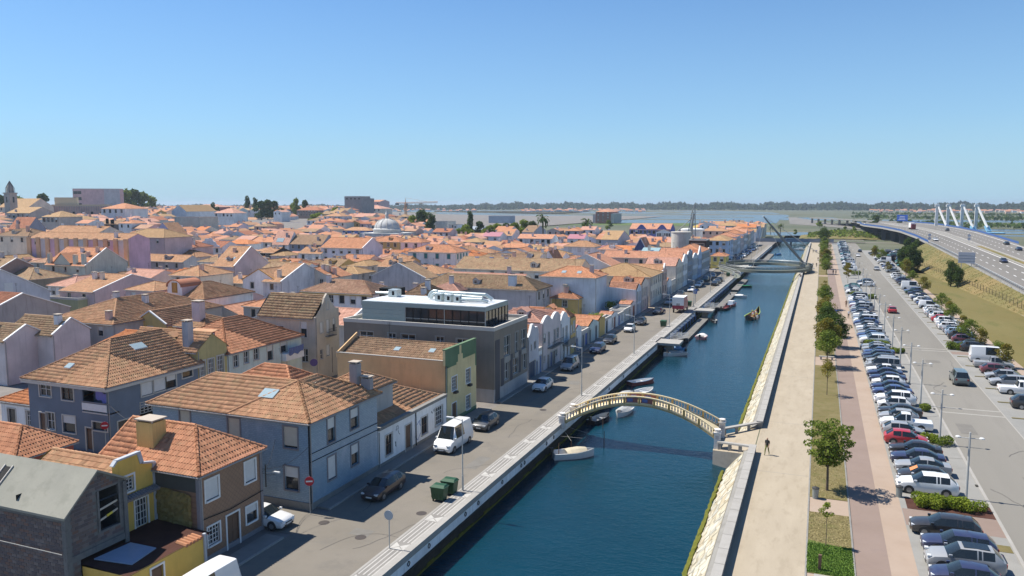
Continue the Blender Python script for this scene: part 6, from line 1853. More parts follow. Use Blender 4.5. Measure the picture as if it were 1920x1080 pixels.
# ------------------------------------------------------------------ the rest of the roofscape
def px_of(x,y,z):
 ca,sa = math.cos(rad(21.69)),math.sin(rad(21.69)); cp,sp = math.cos(rad(6.22)),math.sin(rad(6.22))
 R,D,h = x*ca+y*sa,-x*sa+y*ca,z-CAM_H
 d = D*cp-h*sp
 return 960+1450*R/d,540-1450*(D*sp+h*cp)/d,d
rf = random.Random(77)
FILL = []
EXPV = []
for (x0,x1,y0,y1,ze,ri) in FOOT:
 if ze < 3: continue
 p = [px_of(x,y,ze) for x,y in ((x0,y0),(x1,y0),(x1,y1))]
 low = px_of(x1,y0,max(ze-2.6,0) if ze < 11 else ze-5.5)[1]
 EXPV.append((min(q[0] for q in p),max(q[0] for q in p),low,px_of(x1,y0,ze)[2]))
def block_free(a0,a1,b0,b1,m=.6):
 for (x0,x1,y0,y1,_,_) in FOOT:
  if a0 < x1+m and a1 > x0-m and b0 < y1+m and b1 > y0-m: return False
 return True
row = 0; yv = 96.0
while yv < 1480:
 far_ = yv > 430
 dep = rf.uniform(7.5,10) if not far_ else rf.uniform(10,14)
 xv = -37.0 - rf.uniform(0,3)
 while xv > -1600:
  w = rf.uniform(6,10.5) if not far_ else rf.uniform(8,15)
  x1_,x0_ = xv,xv-w
  xv = x0_ - (.0 if rf.random() < .82 else rf.uniform(2.5,5))
  cx,cy = (x0_+x1_)/2,yv+dep/2
  D = math.hypot(cx,cy)
  if D < 100: continue
  u,v_,dd = px_of(cx,cy,7)
  if u < -60 or u > 1425: continue
  lim = 1400 if u < 640 else (900 if u < 720 else (600 if u < 800 else (440 if u < 1010 else 455)))
  if u > 1300: lim = 640
  if D > lim: continue
  if 1160 < u < 1225 and D > 420: continue
  m = .3
  if not block_free(x0_,x1_,yv,yv+dep,m): continue
  zb = hill(cx,cy)
  hgt = rf.choice((4.6,5.6,6.2,6.6,7.0)) if D < 420 else rf.uniform(6,10)
  hgt_ok = None
  for _ in range(5):
   r_ = .36*min(w,dep)/2
   top = px_of(cx,cy,zb+hgt+r_*.8)
   bad = any(a < top[0]+6 and b > top[0]-6 and top[2] < d-2 and top[1] < low for a,b,low,d in EXPV)
   if not bad: hgt_ok = hgt; break
   hgt -= .9
   if hgt < 3.2: break
  if hgt_ok is None:
   continue
  FILL.append((D,cx,cy,w,dep,zb,hgt_ok,rf.choice(('gx','gx','hip','hip','gy')),u))
 yv += dep + (0.0 if rf.random() < .45 else rf.uniform(3,6)); row += 1
FILL.sort()
NIND = 150
WW = ['white']*9 + ['cream']*4 + ['mauvepink','lilacwhite','plumgrey','beigegrey','paleblue','salmonwall','ochre','grey','dirtywhite','palegreen']
TT = ['tan']*3 + ['ochretan','salmon','pink','orange'] + ['weather','weather','orange','orange','pink','salmon','red','brown','pinktan','brightorange']
NAMEW = {'mauvepink': 'dusty pink','lilacwhite': 'lilac white','plumgrey': 'purple grey','beigegrey': 'beige','paleblue': 'pale blue','salmonwall': 'salmon','dirtywhite': 'off white','palegreen': 'pale green'}
NAMET = {'ochretan': 'yellowish tan','weather': 'mossy','pinktan': 'pinkish tan','brightorange': 'bright orange','red': 'rust red'}
LM = [((-250,100),'at the left edge'),((0,130),'in the far left roofs'),((130,260),'below the museum roofs'),((260,380),'left of the white dormer'),((380,480),'above the white dormer'),
      ((480,600),'above the beige curved gable'),((600,700),'left of the white dome'),((700,800),'near the white dome'),((800,900),'beside the white mansion'),((900,1000),'behind the long tan roof'),
      ((1000,1100),'below the palm trees'),((1100,1220),'behind the blue party wall'),((1220,1330),'behind the canal street halls'),((1330,1500),'near the footbridge')]
seen = {}
for i,(D,cx,cy,w,dep,zb,hgt,roof,u) in enumerate(FILL[:NIND]):
 wl = rf.choice(WW); tl = rf.choice(TT)
 where = next(t for (a,b),t in LM if a <= u < b)
 st = {'gx': 'gabled','gy': 'front gabled','hip': 'hip roofed'}[roof]
 lab = '%s%s house with %s %s roof %s' % ('low ' if hgt < 5.2 else '',NAMEW.get(wl,wl) + ' ' + st,'an' if tl == 'orange' else 'a',NAMET.get(tl,tl),where)
 seen[lab] = seen.get(lab,0) + 1
 grp = None
 if seen[lab] > 1:
  lab += {2: ', second row back',3: ', third row back'}.get(seen[lab],', furthest row back')
 ops = {'S': grid_ops(-w/2+.5,w/2-.5,zb+hgt,max(1,int(w/3.6)),1,zb,('win','half','dark','shut'),rs=rf),'E': grid_ops(-dep/2+.5,dep/2-.5,zb+hgt,2,1,zb,('win','dark','half'),rs=rf) if rf.random() < .4 else []}
 ops = {k_: [o+('local',) for o in v_] for k_,v_ in ops.items()}
 ch = [(cx+rf.uniform(-w/3,w/3),cy+rf.uniform(-dep/3,0),rf.uniform(.7,1.4),.8,.6,rf.choice(('plumgrey','white','salmonwall')))] if rf.random() < .7 else []
 house(lab,cx-w/2,cx+w/2,cy-dep/2,cy+dep/2,zb+hgt,.36*(dep if roof == 'gx' else (w if roof == 'gy' else min(w,dep)))/2,roof,wl,tl,ops,lod=1 if D < 300 else 0,zb=zb,chim=ch,
          verge=M_WTRIM if roof != 'hip' and rf.random() < .25 else None,ov=.25)
# the far roofs as one mass
mb = MB()
for (D,cx,cy,w,dep,zb,hgt,roof,u) in FILL[NIND:]:
 wm = wall_mat(rf.choice(WW)); tm = tile_mat(rf.choice(TT+['pink','salmon','orange','pink']))
 w2,d2 = w/2,dep/2
 o = (-cx,-cy,-zb)
 m2 = MB()
 for side in 'SE': wall_grid(m2,side,w2,d2,-w2 if side == 'S' else -d2,w2 if side == 'S' else d2,0,hgt,[],wm)
 sl = _rs0(roof,w2,d2,hgt,.36*(dep if roof == 'gx' else (w if roof == 'gy' else min(w,dep)))/2,.3,.1)
 rise_ = sl[0][7]
 zr = hgt + .36*(dep if roof == 'gx' else (w if roof == 'gy' else min(w,dep)))/2
 if roof == 'gx': m2.face([(w2,-d2,hgt),(w2,d2,hgt),(w2,0,zr)],wm)
 if roof == 'gy': m2.face([(-w2,-d2,hgt),(w2,-d2,hgt),(0,-d2,zr)],wm)
 for s in sl:
  if s[0] == 'N': continue
  a,b = slope_span(s,0); c,d = slope_span(s,s[7])
  m2.face([slope_pt(s,a,0),slope_pt(s,b,0),slope_pt(s,d,s[7]),slope_pt(s,c,s[7])],tm)
 nwin = int(w/3.2)
 for k in range(nwin):
  a = -w2 + w*(k+.5)/nwin
  m2.face([(a-.5,-d2-.04,hgt-2.1),(a+.5,-d2-.04,hgt-2.1),(a+.5,-d2-.04,hgt-.7),(a-.5,-d2-.04,hgt-.7)],M_DARK)
 if rf.random() < .6:
  x,y = rf.uniform(-w2*.6,w2*.6),rf.uniform(-d2*.6,0); m2.box(x-.5,x+.5,y-.4,y+.4,hgt,zr+.9,wall_mat(rf.choice(('white','plumgrey','salmonwall'))))
 for fi,f_ in enumerate(m2.f):
  mb.raw([(m2.v[j][0]+cx,m2.v[j][1]+cy,m2.v[j][2]+zb) for j in f_],[tuple(range(len(f_)))],m2.mats[m2.m[fi]])
tag(mb.build('distant_houses'),'mass of far red and tan roofed houses running to the horizon','houses',kind='stuff')
print('FILL',len(FILL))
# ------------------------------------------------------------------ humpback footbridge
M_BRC = plaster('bridge cream',(.56,.46,.26),.35)
M_BRW = plaster('bridge white',(.55,.52,.48),.4)
M_BAL = plain('greyish baluster',(.46,.42,.40),.85)
M_TILEP = plain('blue picture tiles',(.10,.14,.32),.35,var=.6)
M_TILER = plain('red picture tiles',(.26,.09,.07),.35,var=.5)
fb = empty('humpback_footbridge',(-17,80.6,0)); tag(fb,'arched cream and ochre footbridge with balustrades and painted tile panels over the canal','footbridge')
BY0,BY1 = -2.0,2.0; XA,XC = -8.2,7.9
def zu(x): return .15 + 2.5*(1-(x/8.1)**2) if abs(x) < 8.1 else .15
def zd(x): return zu(x) + .2
def hw(x): return .85+1.15*(min(abs(x),8)/8)**2      # the deck flares towards both ends
def strip(mb,s0,o0,s1,o1,f0,f1,mat,n=36,a=XA,b=XC):
 for k in range(n):
  p,q = a+(b-a)*k/n,a+(b-a)*(k+1)/n
  mb.raw([(x,s*hw(x)+o,f(x)) for f in (f0,f1) for x,s,o in ((p,s0,o0),(q,s0,o0),(q,s1,o1),(p,s1,o1))],
               [(0,3,2,1),(4,5,6,7),(0,1,5,4),(2,3,7,6)],mat)
mb = MB(); strip(mb,-1,0,1,0,zu,zd,M_BRC); mb.build('arch_deck',fb)
for s in (-1,1):
 mb = MB(); strip(mb,s,-.05,s,.05,lambda x: zu(x)-.06,lambda x: zu(x)+.08,plain('ochre rib',(.40,.30,.14),.8)); mb.build('arch_rib',fb)
 mb = MB(); strip(mb,s,-.11,s,.11,lambda x: zd(x)+.68,lambda x: zd(x)+.80,M_BRC); mb.build('handrail',fb)
 mb = MB(); strip(mb,s,-.08,s,.08,zd,lambda x: zd(x)+.10,M_BRC); mb.build('bottom_rail',fb)
def baluster_mesh():
 mb = MB(); mb.lathe([(.07,0),(.05,.06),(.10,.2),(.045,.4),(.08,.52),(.07,.58)],M_BAL,n=6); return mb.mesh('baluster',smooth=60)
balm = baluster_mesh()
posts = [XA + .1 + k*(XC-XA-.2)/10 for k in range(11)]
for s in (-1,1):
 for k,x in enumerate(posts):
  y = s*hw(x)
  mb = MB(); mb.box(-.11,.11,-.12,.12,0,.70,plain('ochre post',(.44,.30,.11),.8)); mb.build('post',fb,(x,y,zd(x)))
  if k == 10: break
  x2 = posts[k+1]
  if k in (4,5):
   mb = MB(); strip(mb,s,-.04,s,.04,lambda q: zd(q)+.12,lambda q: zd(q)+.66,M_TILER,4,x+.16,x2-.16); mb.build('tile_panel',fb)
   mb = MB(); strip(mb,s,-.055,s,.055,lambda q: zd(q)+.2,lambda q: zd(q)+.56,M_TILEP,3,x+.3,(x+x2)/2+.1); mb.build('tile_picture',fb)
  else:
   for j in range(4):
    xx = x + (x2-x)*(j+1)/5; put(balm,'baluster',fb,(xx,s*hw(xx),zd(xx)+.10))
for x,y in ((XA-.15,BY0),(XA-.15,BY1),(XC+.25,BY0),(XC+.25,BY1)):
 mb = MB(); mb.box(-.3,.3,-.3,.3,-.9 if x > 0 else -.4,.9,M_BRW); mb.box(-.37,.37,-.37,.37,.9,1.04,M_BRW); mb.box(-.17,.17,-.31,.31,.3,.7,M_BAL)
 mb.lathe([(.2,1.04),(.3,1.14),(.34,1.32),(.28,1.32)],M_BRW,n=10); mb.build('end_pier',fb,(x,y,0))
# landing and spur benches on the right bank
mb = MB(); q = [(-9.2,78.0,-.75),(-4.9,75.6,.004),(-4.9,86.0,.004),(-9.2,83.4,-.75)]; mb.face(q,M_PROM); lo = [(x,y,-3.1) for x,y,z in q]; mb.raw([(x,y,z-.01) for x,y,z in q]+lo,[(0,4,5,1),(0,3,7,4),(2,6,7,3)],M_CONC); tag(mb.build('bridge_landing'),kind='structure')
for nm,a,b in (('near',(-8.7,78.3),(-5.3,76.3)),('far',(-8.8,83.2),(-5.0,85.6))):
 o = empty('stone_bench',(a[0],a[1],0)); tag(o,'long pale stone bench rail on the %s side of the footbridge landing' % nm,'stone bench')
 d = Vector((b[0]-a[0],b[1]-a[1],0))
 mb = MB(); mb.bar((0,0,.08),(d.x,d.y,.62),.5,.16,M_COPE); mb.build('top',o)
 for t in (.04,.35,.66,.96): mb = MB(); p = d*t; mb.box(p.x-.16,p.x+.16,p.y-.16,p.y+.16,-.75+.7*t,.04+.5*t,M_COPE); mb.build('leg',o)
# ------------------------------------------------------------------ ring footbridge with the leaning mast
rg = empty('ring_footbridge',(-20,292,0)); tag(rg,'grey steel ring shaped footbridge hung from a long leaning mast across the canal','footbridge')
M_STEEL = plain('light grey steel',(.36,.38,.39),.45,.4); M_STEELD = plain('olive grey steel deck',(.17,.18,.14),.7)
def rp(t,r,z): return (2.0+r*math.cos(t),r*math.sin(t)*1.25,z)
N_ = 64; mb = MB()
for k in range(N_):
 a,b = 2*math.pi*k/N_,2*math.pi*(k+1)/N_
 r0,r1 = 13.6,16.0
 mb.raw([rp(a,r0,1.6),rp(a,r1,1.6),rp(b,r1,1.6),rp(b,r0,1.6),rp(a,r0,.8),rp(a,r1,.8),rp(b,r1,.8),rp(b,r0,.8)],[(0,1,2,3),(7,6,5,4),(1,5,6,2),(0,3,7,4)],M_STEELD)
mb.build('ring_deck',rg)
mb = MB()
for k in range(N_*6):
 a,b = math.pi*k/N_/3,math.pi*(k+1)/N_/3
 for r in (13.6,16.0):
  mb.tube(rp(a,r,1.6),rp(a,r,2.65),.05,.05,M_STEELD,3)
  mb.tube(rp(a,r,2.65),rp(b,r,2.65),.05,.05,M_STEEL,4)
  for z in (1.9,2.15,2.4): mb.tube(rp(a,r,z),rp(b,r,z),.015,.015,M_STEEL,3)
mb.build('railing',rg)
# curved ramp down to the quay
mb = MB(); prev = None
for k in range(17):
 t = k/16; x = -13.5+9.0*math.sin(t*1.9) ; y = -16 - 22*t + 3*t*t; z = 1.6*(1-t)+.16
 if prev:
  px,py,pz = prev
  mb.raw([(px-1,py,pz),(px+1,py,pz),(x+1,y,z),(x-1,y,z)],[(0,1,2,3)],M_STEELD)
  for s in (-1,1): mb.tube((px+s,py,pz+1.05),(x+s,y,z+1.05),.09,.09,M_STEEL,5); mb.tube((x+s,y,z),(x+s,y,z+1.05),.03,.03,M_STEEL,4)
 prev = (x,y,z)
mb.build('ramp',rg)
mb = MB(); a = Vector((16.0,16,.4)); b = Vector((1.0,-3,19.6)); c = a.lerp(b,.42)
mt = plain('dark grey mast',(.17,.19,.20),.5,.2); mb.tube(a,c,.4,.55,mt,10); mb.tube(c,b,.55,.22,mt,10); mb.build('mast',rg)
mb = MB()
for k in range(7):
 t = 2*math.pi*k/7; mb.tube(b.lerp(a,.05),rp(t,13.6,2.0),.035,.035,M_STEEL,3)
mb.tube(b,(26,44,0),.06,.06,M_STEEL,4); mb.tube(b,(24,60,0),.06,.06,M_STEEL,4)
mb.build('cable',rg)
mb = MB(); mb.box(12.5,18.5,13,19,-2.6,.1,M_CONC); mb.box(-12,-11,-4,-3,-2.6,1.2,M_CONC); mb.build('foundation',rg)
# road bridge at the head of the canal
rb = empty('road_bridge',(-15,520,0)); tag(rb,'long low grey road bridge closing the head of the canal','bridge')
mb = MB(); mb.box(-24,23,-4,6,.6,1.7,M_CONC); mb.box(-30,40,-3,5,1.7,1.72,M_ASPH); mb.build('deck',rb)
mb = MB(); mb.box(-24,23,-4.15,-4,.1,2.3,plain('bluish parapet',(.22,.25,.30),.7)); mb.build('parapet',rb)
for x in (-14,-2): mb = MB(); mb.box(x-.5,x+.5,-3.5,5,-2.6,.6,M_CONC); mb.build('pier',rb)
mb = MB(); mb.face([(-60,522,.02),(60,522,.02),(60,532,.02),(-60,532,.02)],M_ASPH); tag(mb.build('far_road'),kind='structure')
sheet('far_bank_ground',[(-60,532),(60,532),(60,560),(-60,560)],-.1,M_DRY)
sheet('far_track',[(-120,705),(60,735),(60,741),(-120,711)],-.60,M_PROM)

# ------------------------------------------------------------------ motorway on its embankment
LE = [(49,60,-.2),(47.5,150,1.2),(46.0,215,3.0),(45.2,270,4.6),(44.6,330,6.0),(44.2,380,7.0),(44.0,430,7.8),(42.6,490,8.4),(38,560,8.4),(30,622,8.2),(29,665,8.0),(33,730,7.2),(34,850,5),(14,1050,1.5)]
RE = [(79,60),(78,150),(77.5,215),(77,270),(77,330),(77.3,380),(78.5,430),(80.5,490),(82,560),(82,640),(80,700),(76,770),(68,880),(46,1080)]
def lerp2(i,t,f=0):
 a,b = LE[i],LE[i+1]; c,d = RE[i],RE[i+1]
 return a,b,c,d
def hp(s,off):
 """point on the motorway: s index position, off 0 left edge .. 1 right edge"""
 i = min(int(s),len(LE)-2); t = s-i
 lx,ly,lz = [LE[i][k]+(LE[i+1][k]-LE[i][k])*t for k in range(3)]; rx,ry = [RE[i][k]+(RE[i+1][k]-RE[i][k])*t for k in range(2)]
 return (lx+(rx-lx)*off,ly+(ry-ly)*off,lz)
mw = MB(); NS = len(LE)-1
mw = MB()
for i in range(NS*4):
 a,b = i/4,(i+1)/4
 mw.face([hp(a,0),hp(a,.44),hp(b,.44),hp(b,0)],M_HWY); mw.face([hp(a,.53),hp(a,1),hp(b,1),hp(b,.53)],M_HWY)
tag(mw.build('motorway'),kind='structure')
def up(p,dz): return (p[0],p[1],p[2]+dz)
mb = MB()
for i in range(NS*4):
 a,b = i/4,(i+1)/4; m = M_BANK if a < 4.6 else M_CONC
 mb.face([up(hp(a,.44),-.02),up(hp(a,.53),-.02),up(hp(b,.53),-.02),up(hp(b,.44),-.02)],m)
 for o in (.44,.53): mb.raw([up(hp(a,o),-.05),up(hp(b,o),-.05),up(hp(b,o),.35),up(hp(a,o),.35),up(hp(a,o+.006),.35),up(hp(b,o+.006),.35)],[(0,1,2,3),(3,2,5,4)],M_COPE)
tag(mb.build('motorway_median'),kind='structure')
mb = MB()
for o in (.055,.41,.56,.955):
 for i in range(NS*4): a,b = i/4,(i+1)/4; mb.face([up(hp(a,o-.005),.012),up(hp(a,o+.005),.012),up(hp(b,o+.005),.012),up(hp(b,o-.005),.012)],M_WHITEP)
for o in (.17,.29,.69,.82):
 s = .5
 while s < 8:
  st = 3.5/60; mb.face([up(hp(s,o-.004),.014),up(hp(s,o+.004),.014),up(hp(s+st,o+.004),.014),up(hp(s+st,o-.004),.014)],M_WHITEP); s += st*2.8
tag(mb.build('motorway_lines'),kind='structure')
mb = MB()   # embankment
for i in range(5*3):
 a,b = i/3,(i+1)/3
 p,q = hp(a,0),hp(b,0); tp,tq = (p[0]-1.2-1.7*p[2],p[1],-.02),(q[0]-1.2-1.7*q[2],q[1],-.02)
 mb.face([tp,q and tq,(q[0]-1.2,q[1],q[2]-.05),(p[0]-1.2,p[1],p[2]-.05)],M_BANK)
 mb.face([(p[0]-1.2,p[1],p[2]-.05),(q[0]-1.2,q[1],q[2]-.05),up(q,-.03),up(p,-.03)],M_CONC)
 p,q = hp(a,1),hp(b,1); mb.face([up(p,-.03),up(q,-.03),(q[0]+14,q[1],-.3),(p[0]+14,p[1],-.3)],M_BANK)
mb.raw([(44.2,380,0),(77.3,380,0),(77.3,380,7),(44.2,380,7),(30,380,0)],[(0,1,2,3),(4,0,3)],M_CONC)
tag(mb.build('motorway_embankment'),kind='structure')
vd = empty('motorway_viaduct',(40,500,0)); tag(vd,'curved motorway viaduct with a white edge beam and blue parapet on dark piers','viaduct')
def V_(p): return (p[0]-40,p[1]-500,p[2])
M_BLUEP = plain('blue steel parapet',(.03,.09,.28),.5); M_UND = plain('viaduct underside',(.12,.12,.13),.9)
mb3 = MB()
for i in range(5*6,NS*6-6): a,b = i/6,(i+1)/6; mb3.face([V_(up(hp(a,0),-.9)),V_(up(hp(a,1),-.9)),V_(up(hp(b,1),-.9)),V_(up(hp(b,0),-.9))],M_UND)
for o in (0,1):
 mb = MB(); mb2 = MB()
 for i in range(5*6,NS*6-6):
  a,b = i/6,(i+1)/6
  s = -1 if o == 0 else 1
  p,q = hp(a,o),hp(b,o)
  mb.raw([V_((x+s*.3,y,z+dz)) for (x,y,z) in (p,q) for dz in (-.75,.25)],[(0,2,3,1)],M_COPE)
  mb2.raw([V_((x+s*.25,y,z+dz)) for (x,y,z) in (p,q) for dz in (.25,1.25)],[(0,2,3,1)],M_BLUEP)
 mb.build('edge_beam',vd); mb2.build('parapet',vd)
mb3.build('soffit',vd)
for s in (5.4,5.9,6.4,6.9,7.4,7.9,8.4,8.9):
 for o in (.12,.45,.8):
  p = hp(s,o); mb = MB(); mb.raw([V_((p[0]+dx*k_,p[1]+dy,z)) for z,k_ in ((-1,.8),(p[2]-.9,1.6)) for dx,dy in ((-1.2,-.6),(1.2,-.6),(1.2,.6),(-1.2,.6))],[(0,1,5,4),(1,2,6,5),(2,3,7,6),(3,0,4,7)],M_UND); mb.build('pier',vd)
# guard rail along the near edge
gr = empty('guard_rail',(45,250,4)); tag(gr,'grey steel guard rail along the left edge of the motorway','guard rail')
mb = MB()
for i in range(5,25):
 a,b = hp(i/5,.01),hp((i+1)/5,.01); mb.bar((a[0]-45,a[1]-250,a[2]-4+.65),(b[0]-45,b[1]-250,b[2]-4+.65),.08,.3,M_STEEL)
mb.build('rail',gr)
mb = MB()
for i in range(100,480,4): p = hp(i/100,.005); mb.box(p[0]-45-.05,p[0]-45+.05,p[1]-250-.05,p[1]-250+.05,p[2]-4,p[2]-3.3,M_STEEL)
tag(mb.build('posts',gr),kind='stuff')
# big sign seen from behind, round signs, blue gantry sign
def sign_panel(label,x,y,z0,w,h,mat,legs=2,zb=0,name='road_sign',rz=-.35,cat='road sign',back=None):
 o = empty(name,(x,y,zb),rz); tag(o,label,cat)
 mb = MB(); mb.box(-w/2,w/2,-.06,.06,z0,z0+h,mat); mb.build('panel',o)
 mb = MB()
 for k in range(1,4): mb.box(-w/2+.1,w/2-.1,-.12,-.06,z0+h*k/4-.05,z0+h*k/4+.05,M_STEEL)
 mb.build('rib',o)
 for s in ((-1,1) if legs == 2 else (0,)): mb = MB(); mb.tube((s*w*.3,.1,0),(s*w*.3,.1,z0+h*.9),.10,.10,M_STEEL,6); mb.build('post',o)
 return o
sign_panel('large grey motorway sign seen from behind above the embankment',42.6,275,5.6,4.6,3.4,plain('sign back grey',(.22,.25,.32),.5))
o = sign_panel('blue overhead motorway direction sign beyond the viaduct',56,640,3.2,7.5,4.6,plain('road sign blue',(.02,.10,.45),.4),zb=8)
mb = MB();
for k in range(3): mb.box(-2.5+.4*k,2.2-.3*k,-.16,-.13,4.2+k*1.1,4.5+k*1.1,M_WHITEP)
mb.build('lettering',o)
for i,(s,off) in enumerate(((5.15,.03),(5.15,.49))):
 p = hp(s,off); o = empty('round_sign',p,-.3); tag(o,'pair of stacked round signs on a post %s' % ('at the start of the viaduct parapet' if i == 0 else 'in the motorway median'),'road sign')
 mb = MB(); mb.tube((0,0,0),(0,0,3.8),.06,.06,M_STEEL,6); mb.build('post',o)
 for z in (1.6,3.1): mb = MB(); mb.tube((0,-.05,z),(0,-.12,z),.65,.65,plain('sign back grey',(.22,.25,.32),.5),16); mb.build('disc',o)
# A frame pylons of the lock bridge
M_PYL = plaster('pylon white',(.56,.56,.54),.35); M_PYB = plain('pale blue pylon foot',(.20,.42,.58),.6)
for i,(x,y,nm) in enumerate(((77.5,633,'first white A frame pylon of the lock bridge, nearest the blue sign'),(85,636,'second white A frame pylon of the lock bridge'),(94.5,640,'third white A frame pylon of the lock bridge'),(104,644,'fourth white A frame pylon of the lock bridge, the rightmost'))):
 o = empty('bridge_pylon',(x,y,0)); tag(o,nm,'pylon','white A frame pylons of the lock bridge')
 mb = MB(); mb.raw([(dx,dy,z) for z,k in ((0,1),(24,.8)) for dx,dy in ((-1.1*k,-.9*k),(1.1*k,-.9*k),(1.1*k,.9*k),(-1.1*k,.9*k))],[(0,1,5,4),(1,2,6,5),(2,3,7,6),(3,0,4,7),(4,5,6,7)],M_PYL); mb.build('column',o)
 mb = MB(); mb.box(-1.4,1.6,-1.3,1.3,21.8,23.4,M_PYL); mb.build('head',o)
 mb = MB()
 for dy in (-1,1): mb.bar((.6,dy*.7,22),(5.6,dy*1.6-10,7.5),.8,.9,M_PYL)
 mb.build('strut',o)
 mb = MB(); mb.bar((5.3,-9.5,8.2),(6.6,-12.2,4.4),3.2,1.2,M_PYB); mb.build('foot',o)
mb = MB(); mb.box(72,118,618,630,3.4,4.2,M_PYB); tag(mb.build('lock_bridge_deck'),'pale blue deck of the lock bridge behind the motorway','bridge')
# low viaduct in the distance with a row of piers
o = empty('distant_viaduct',(60,900,0)); tag(o,'low distant road viaduct on a row of square piers','viaduct')
mb = MB(); mb.bar((-70,160,6),(20,-140,7),7,1.2,M_CONC); mb.build('deck',o)
for k in range(13): t = k/12; mb = MB(); mb.box(-70+90*t-1.2,-70+90*t+1.2,160-300*t-1,160-300*t+1,-1,5.6,M_CONC); mb.build('pier',o)
# scrubby mound and road beyond the canal head
mb = MB(); rs = random.Random(8); n = 26; g = []
for j in range(9):
 g.append([(-14+58*i/n,590+j*9,-.8+4.2*math.sin(math.pi*min(1,max(0,(i+.5)/n)))*math.sin(math.pi*(j+.2)/8.6)+rs.uniform(-.2,.2)) for i in range(n+1)])
for j in range(8):
 for i in range(n): mb.face([g[j][i],g[j][i+1],g[j+1][i+1],g[j+1][i]],M_BANK)
tag(mb.build('scrub_mound'),kind='structure')
sheet('slip_road',[(-35,1010),(-55,1500),(-42,1500),(20,1000),(60,800),(48,790)],-.55,M_HWY)
sheet('slip_road',[(60,870),(260,880),(260,890),(60,880)],-.5,M_BANKFAR)
# big shed on the right horizon
o = empty('warehouse',(310,980,0)); tag(o,'long white warehouse with a dark blue front at the right edge of the horizon','warehouse')
mb = MB(); mb.box(-10,130,0,60,-.8,12.5,plaster('shed white',(.55,.55,.53),.3)); mb.build('wall',o); mb = MB(); mb.box(-14,22,-14,-.1,-.8,7.5,M_BLUEP); mb.build('canopy',o)
# post and wire fence on the lawn
fe = empty('wire_fence',(42,250,0)); tag(fe,'tall post and wire fence between the lawn and the motorway embankment','fence')
fp = [(46.5,120),(43.6,170),(42.6,200),(43.9,230),(44.2,254),(38.5,300),(35.2,326)]
fp = [(45.0,120),(43.4,160),(42.2,200),(40.2,240),(37.6,285),(35.2,326)]
pm = MB(); pm.tube((0,0,0),(0,0,2.6),.05,.05,M_IRON,5); pmm = pm.mesh('post')
wires = MB()
for (a,b),(c,d) in zip(fp,fp[1:]):
 n = int(math.hypot(c-a,d-b)/3)
 for k in range(n): put(pmm,'post',fe,(a+(c-a)*k/n-42,b+(d-b)*k/n-250,0))
 for z in (.4,.9,1.4,1.9,2.4): wires.tube((a-42,b-250,z),(c-42,d-250,z),.018,.018,M_IRON,3)
tag(wires.build('wires',fe),kind='stuff')
mb = MB()
for (a,b),(c,d) in zip(fp,fp[1:]): mb.bar((a-.8,b,.02),(c-.8,d,.02),.7,.08,M_KERB)
tag(mb.build('fence_footing'),kind='structure')
mb = MB(); mb.box(25.5,25.75,-60,300,-.02,.13,M_KERB); tag(mb.build('kerb'),kind='structure')
# ------------------------------------------------------------------ vehicles
def paint_mat():
 t = NT('car paint')
 oi = t.n("ShaderNodeObjectInfo")
 dust = t.noise(2.5,t.pos(),4)
 col = t.mix(t.math('MULTIPLY',dust,.10),oi.outputs['Color'],(.35,.32,.27))
 t.b.inputs['Coat Weight'].default_value = .7; t.b.inputs['Coat Roughness'].default_value = .05
 return t.fin(col,.38,.0,.5)
M_PAINT = paint_mat()
M_CGL = plain('car glass',(.015,.02,.022),.05,0,.7); M_TYRE = plain('tyre rubber',(.02,.02,.02),.8); M_RIM = plain('alloy rim',(.35,.35,.35),.3,.7)
M_BLK2 = plain('black plastic',(.03,.03,.03),.6); M_HEAD = plain('headlight glass',(.60,.62,.62),.1); M_TAIL = plain('red tail light',(.35,.02,.015),.25); M_PLATE = plain('number plate white',(.65,.65,.62),.5)
CT = {  # L, H, W, cowl, roof front, roof rear, rear glass foot, hood z, deck z, wheelbase pos, estate side glass
 'hatchback': (4.05,1.47,1.74,1.02,1.72,3.25,3.85,.98,1.02,.80,.82,1),
 'saloon':    (4.55,1.43,1.76,1.28,2.02,3.15,3.90,.96,1.05,.88,.98,0),
 'estate':    (4.60,1.48,1.78,1.22,1.95,4.00,4.45,.97,1.05,.88,.98,1),
 'suv':       (4.62,1.66,1.88,1.20,1.95,3.90,4.42,1.10,1.15,.90,.98,1),
 'small car': (3.60,1.45,1.62,.85,1.45,2.95,3.45,.96,1.0,.68,.62,1),
 'people carrier': (4.75,1.90,1.90,.85,1.60,4.45,4.68,1.15,1.20,.90,1.0,1),
 'panel van': (5.4,2.45,2.02,.95,1.55,5.25,5.36,1.28,1.25,.92,1.05,2),
 'small van': (4.35,1.82,1.75,1.05,1.7,4.15,4.30,1.08,1.15,.85,.8,2),
 'pickup':    (5.1,1.75,1.82,1.35,2.05,2.95,3.15,1.08,1.0,.9,1.15,0),
}
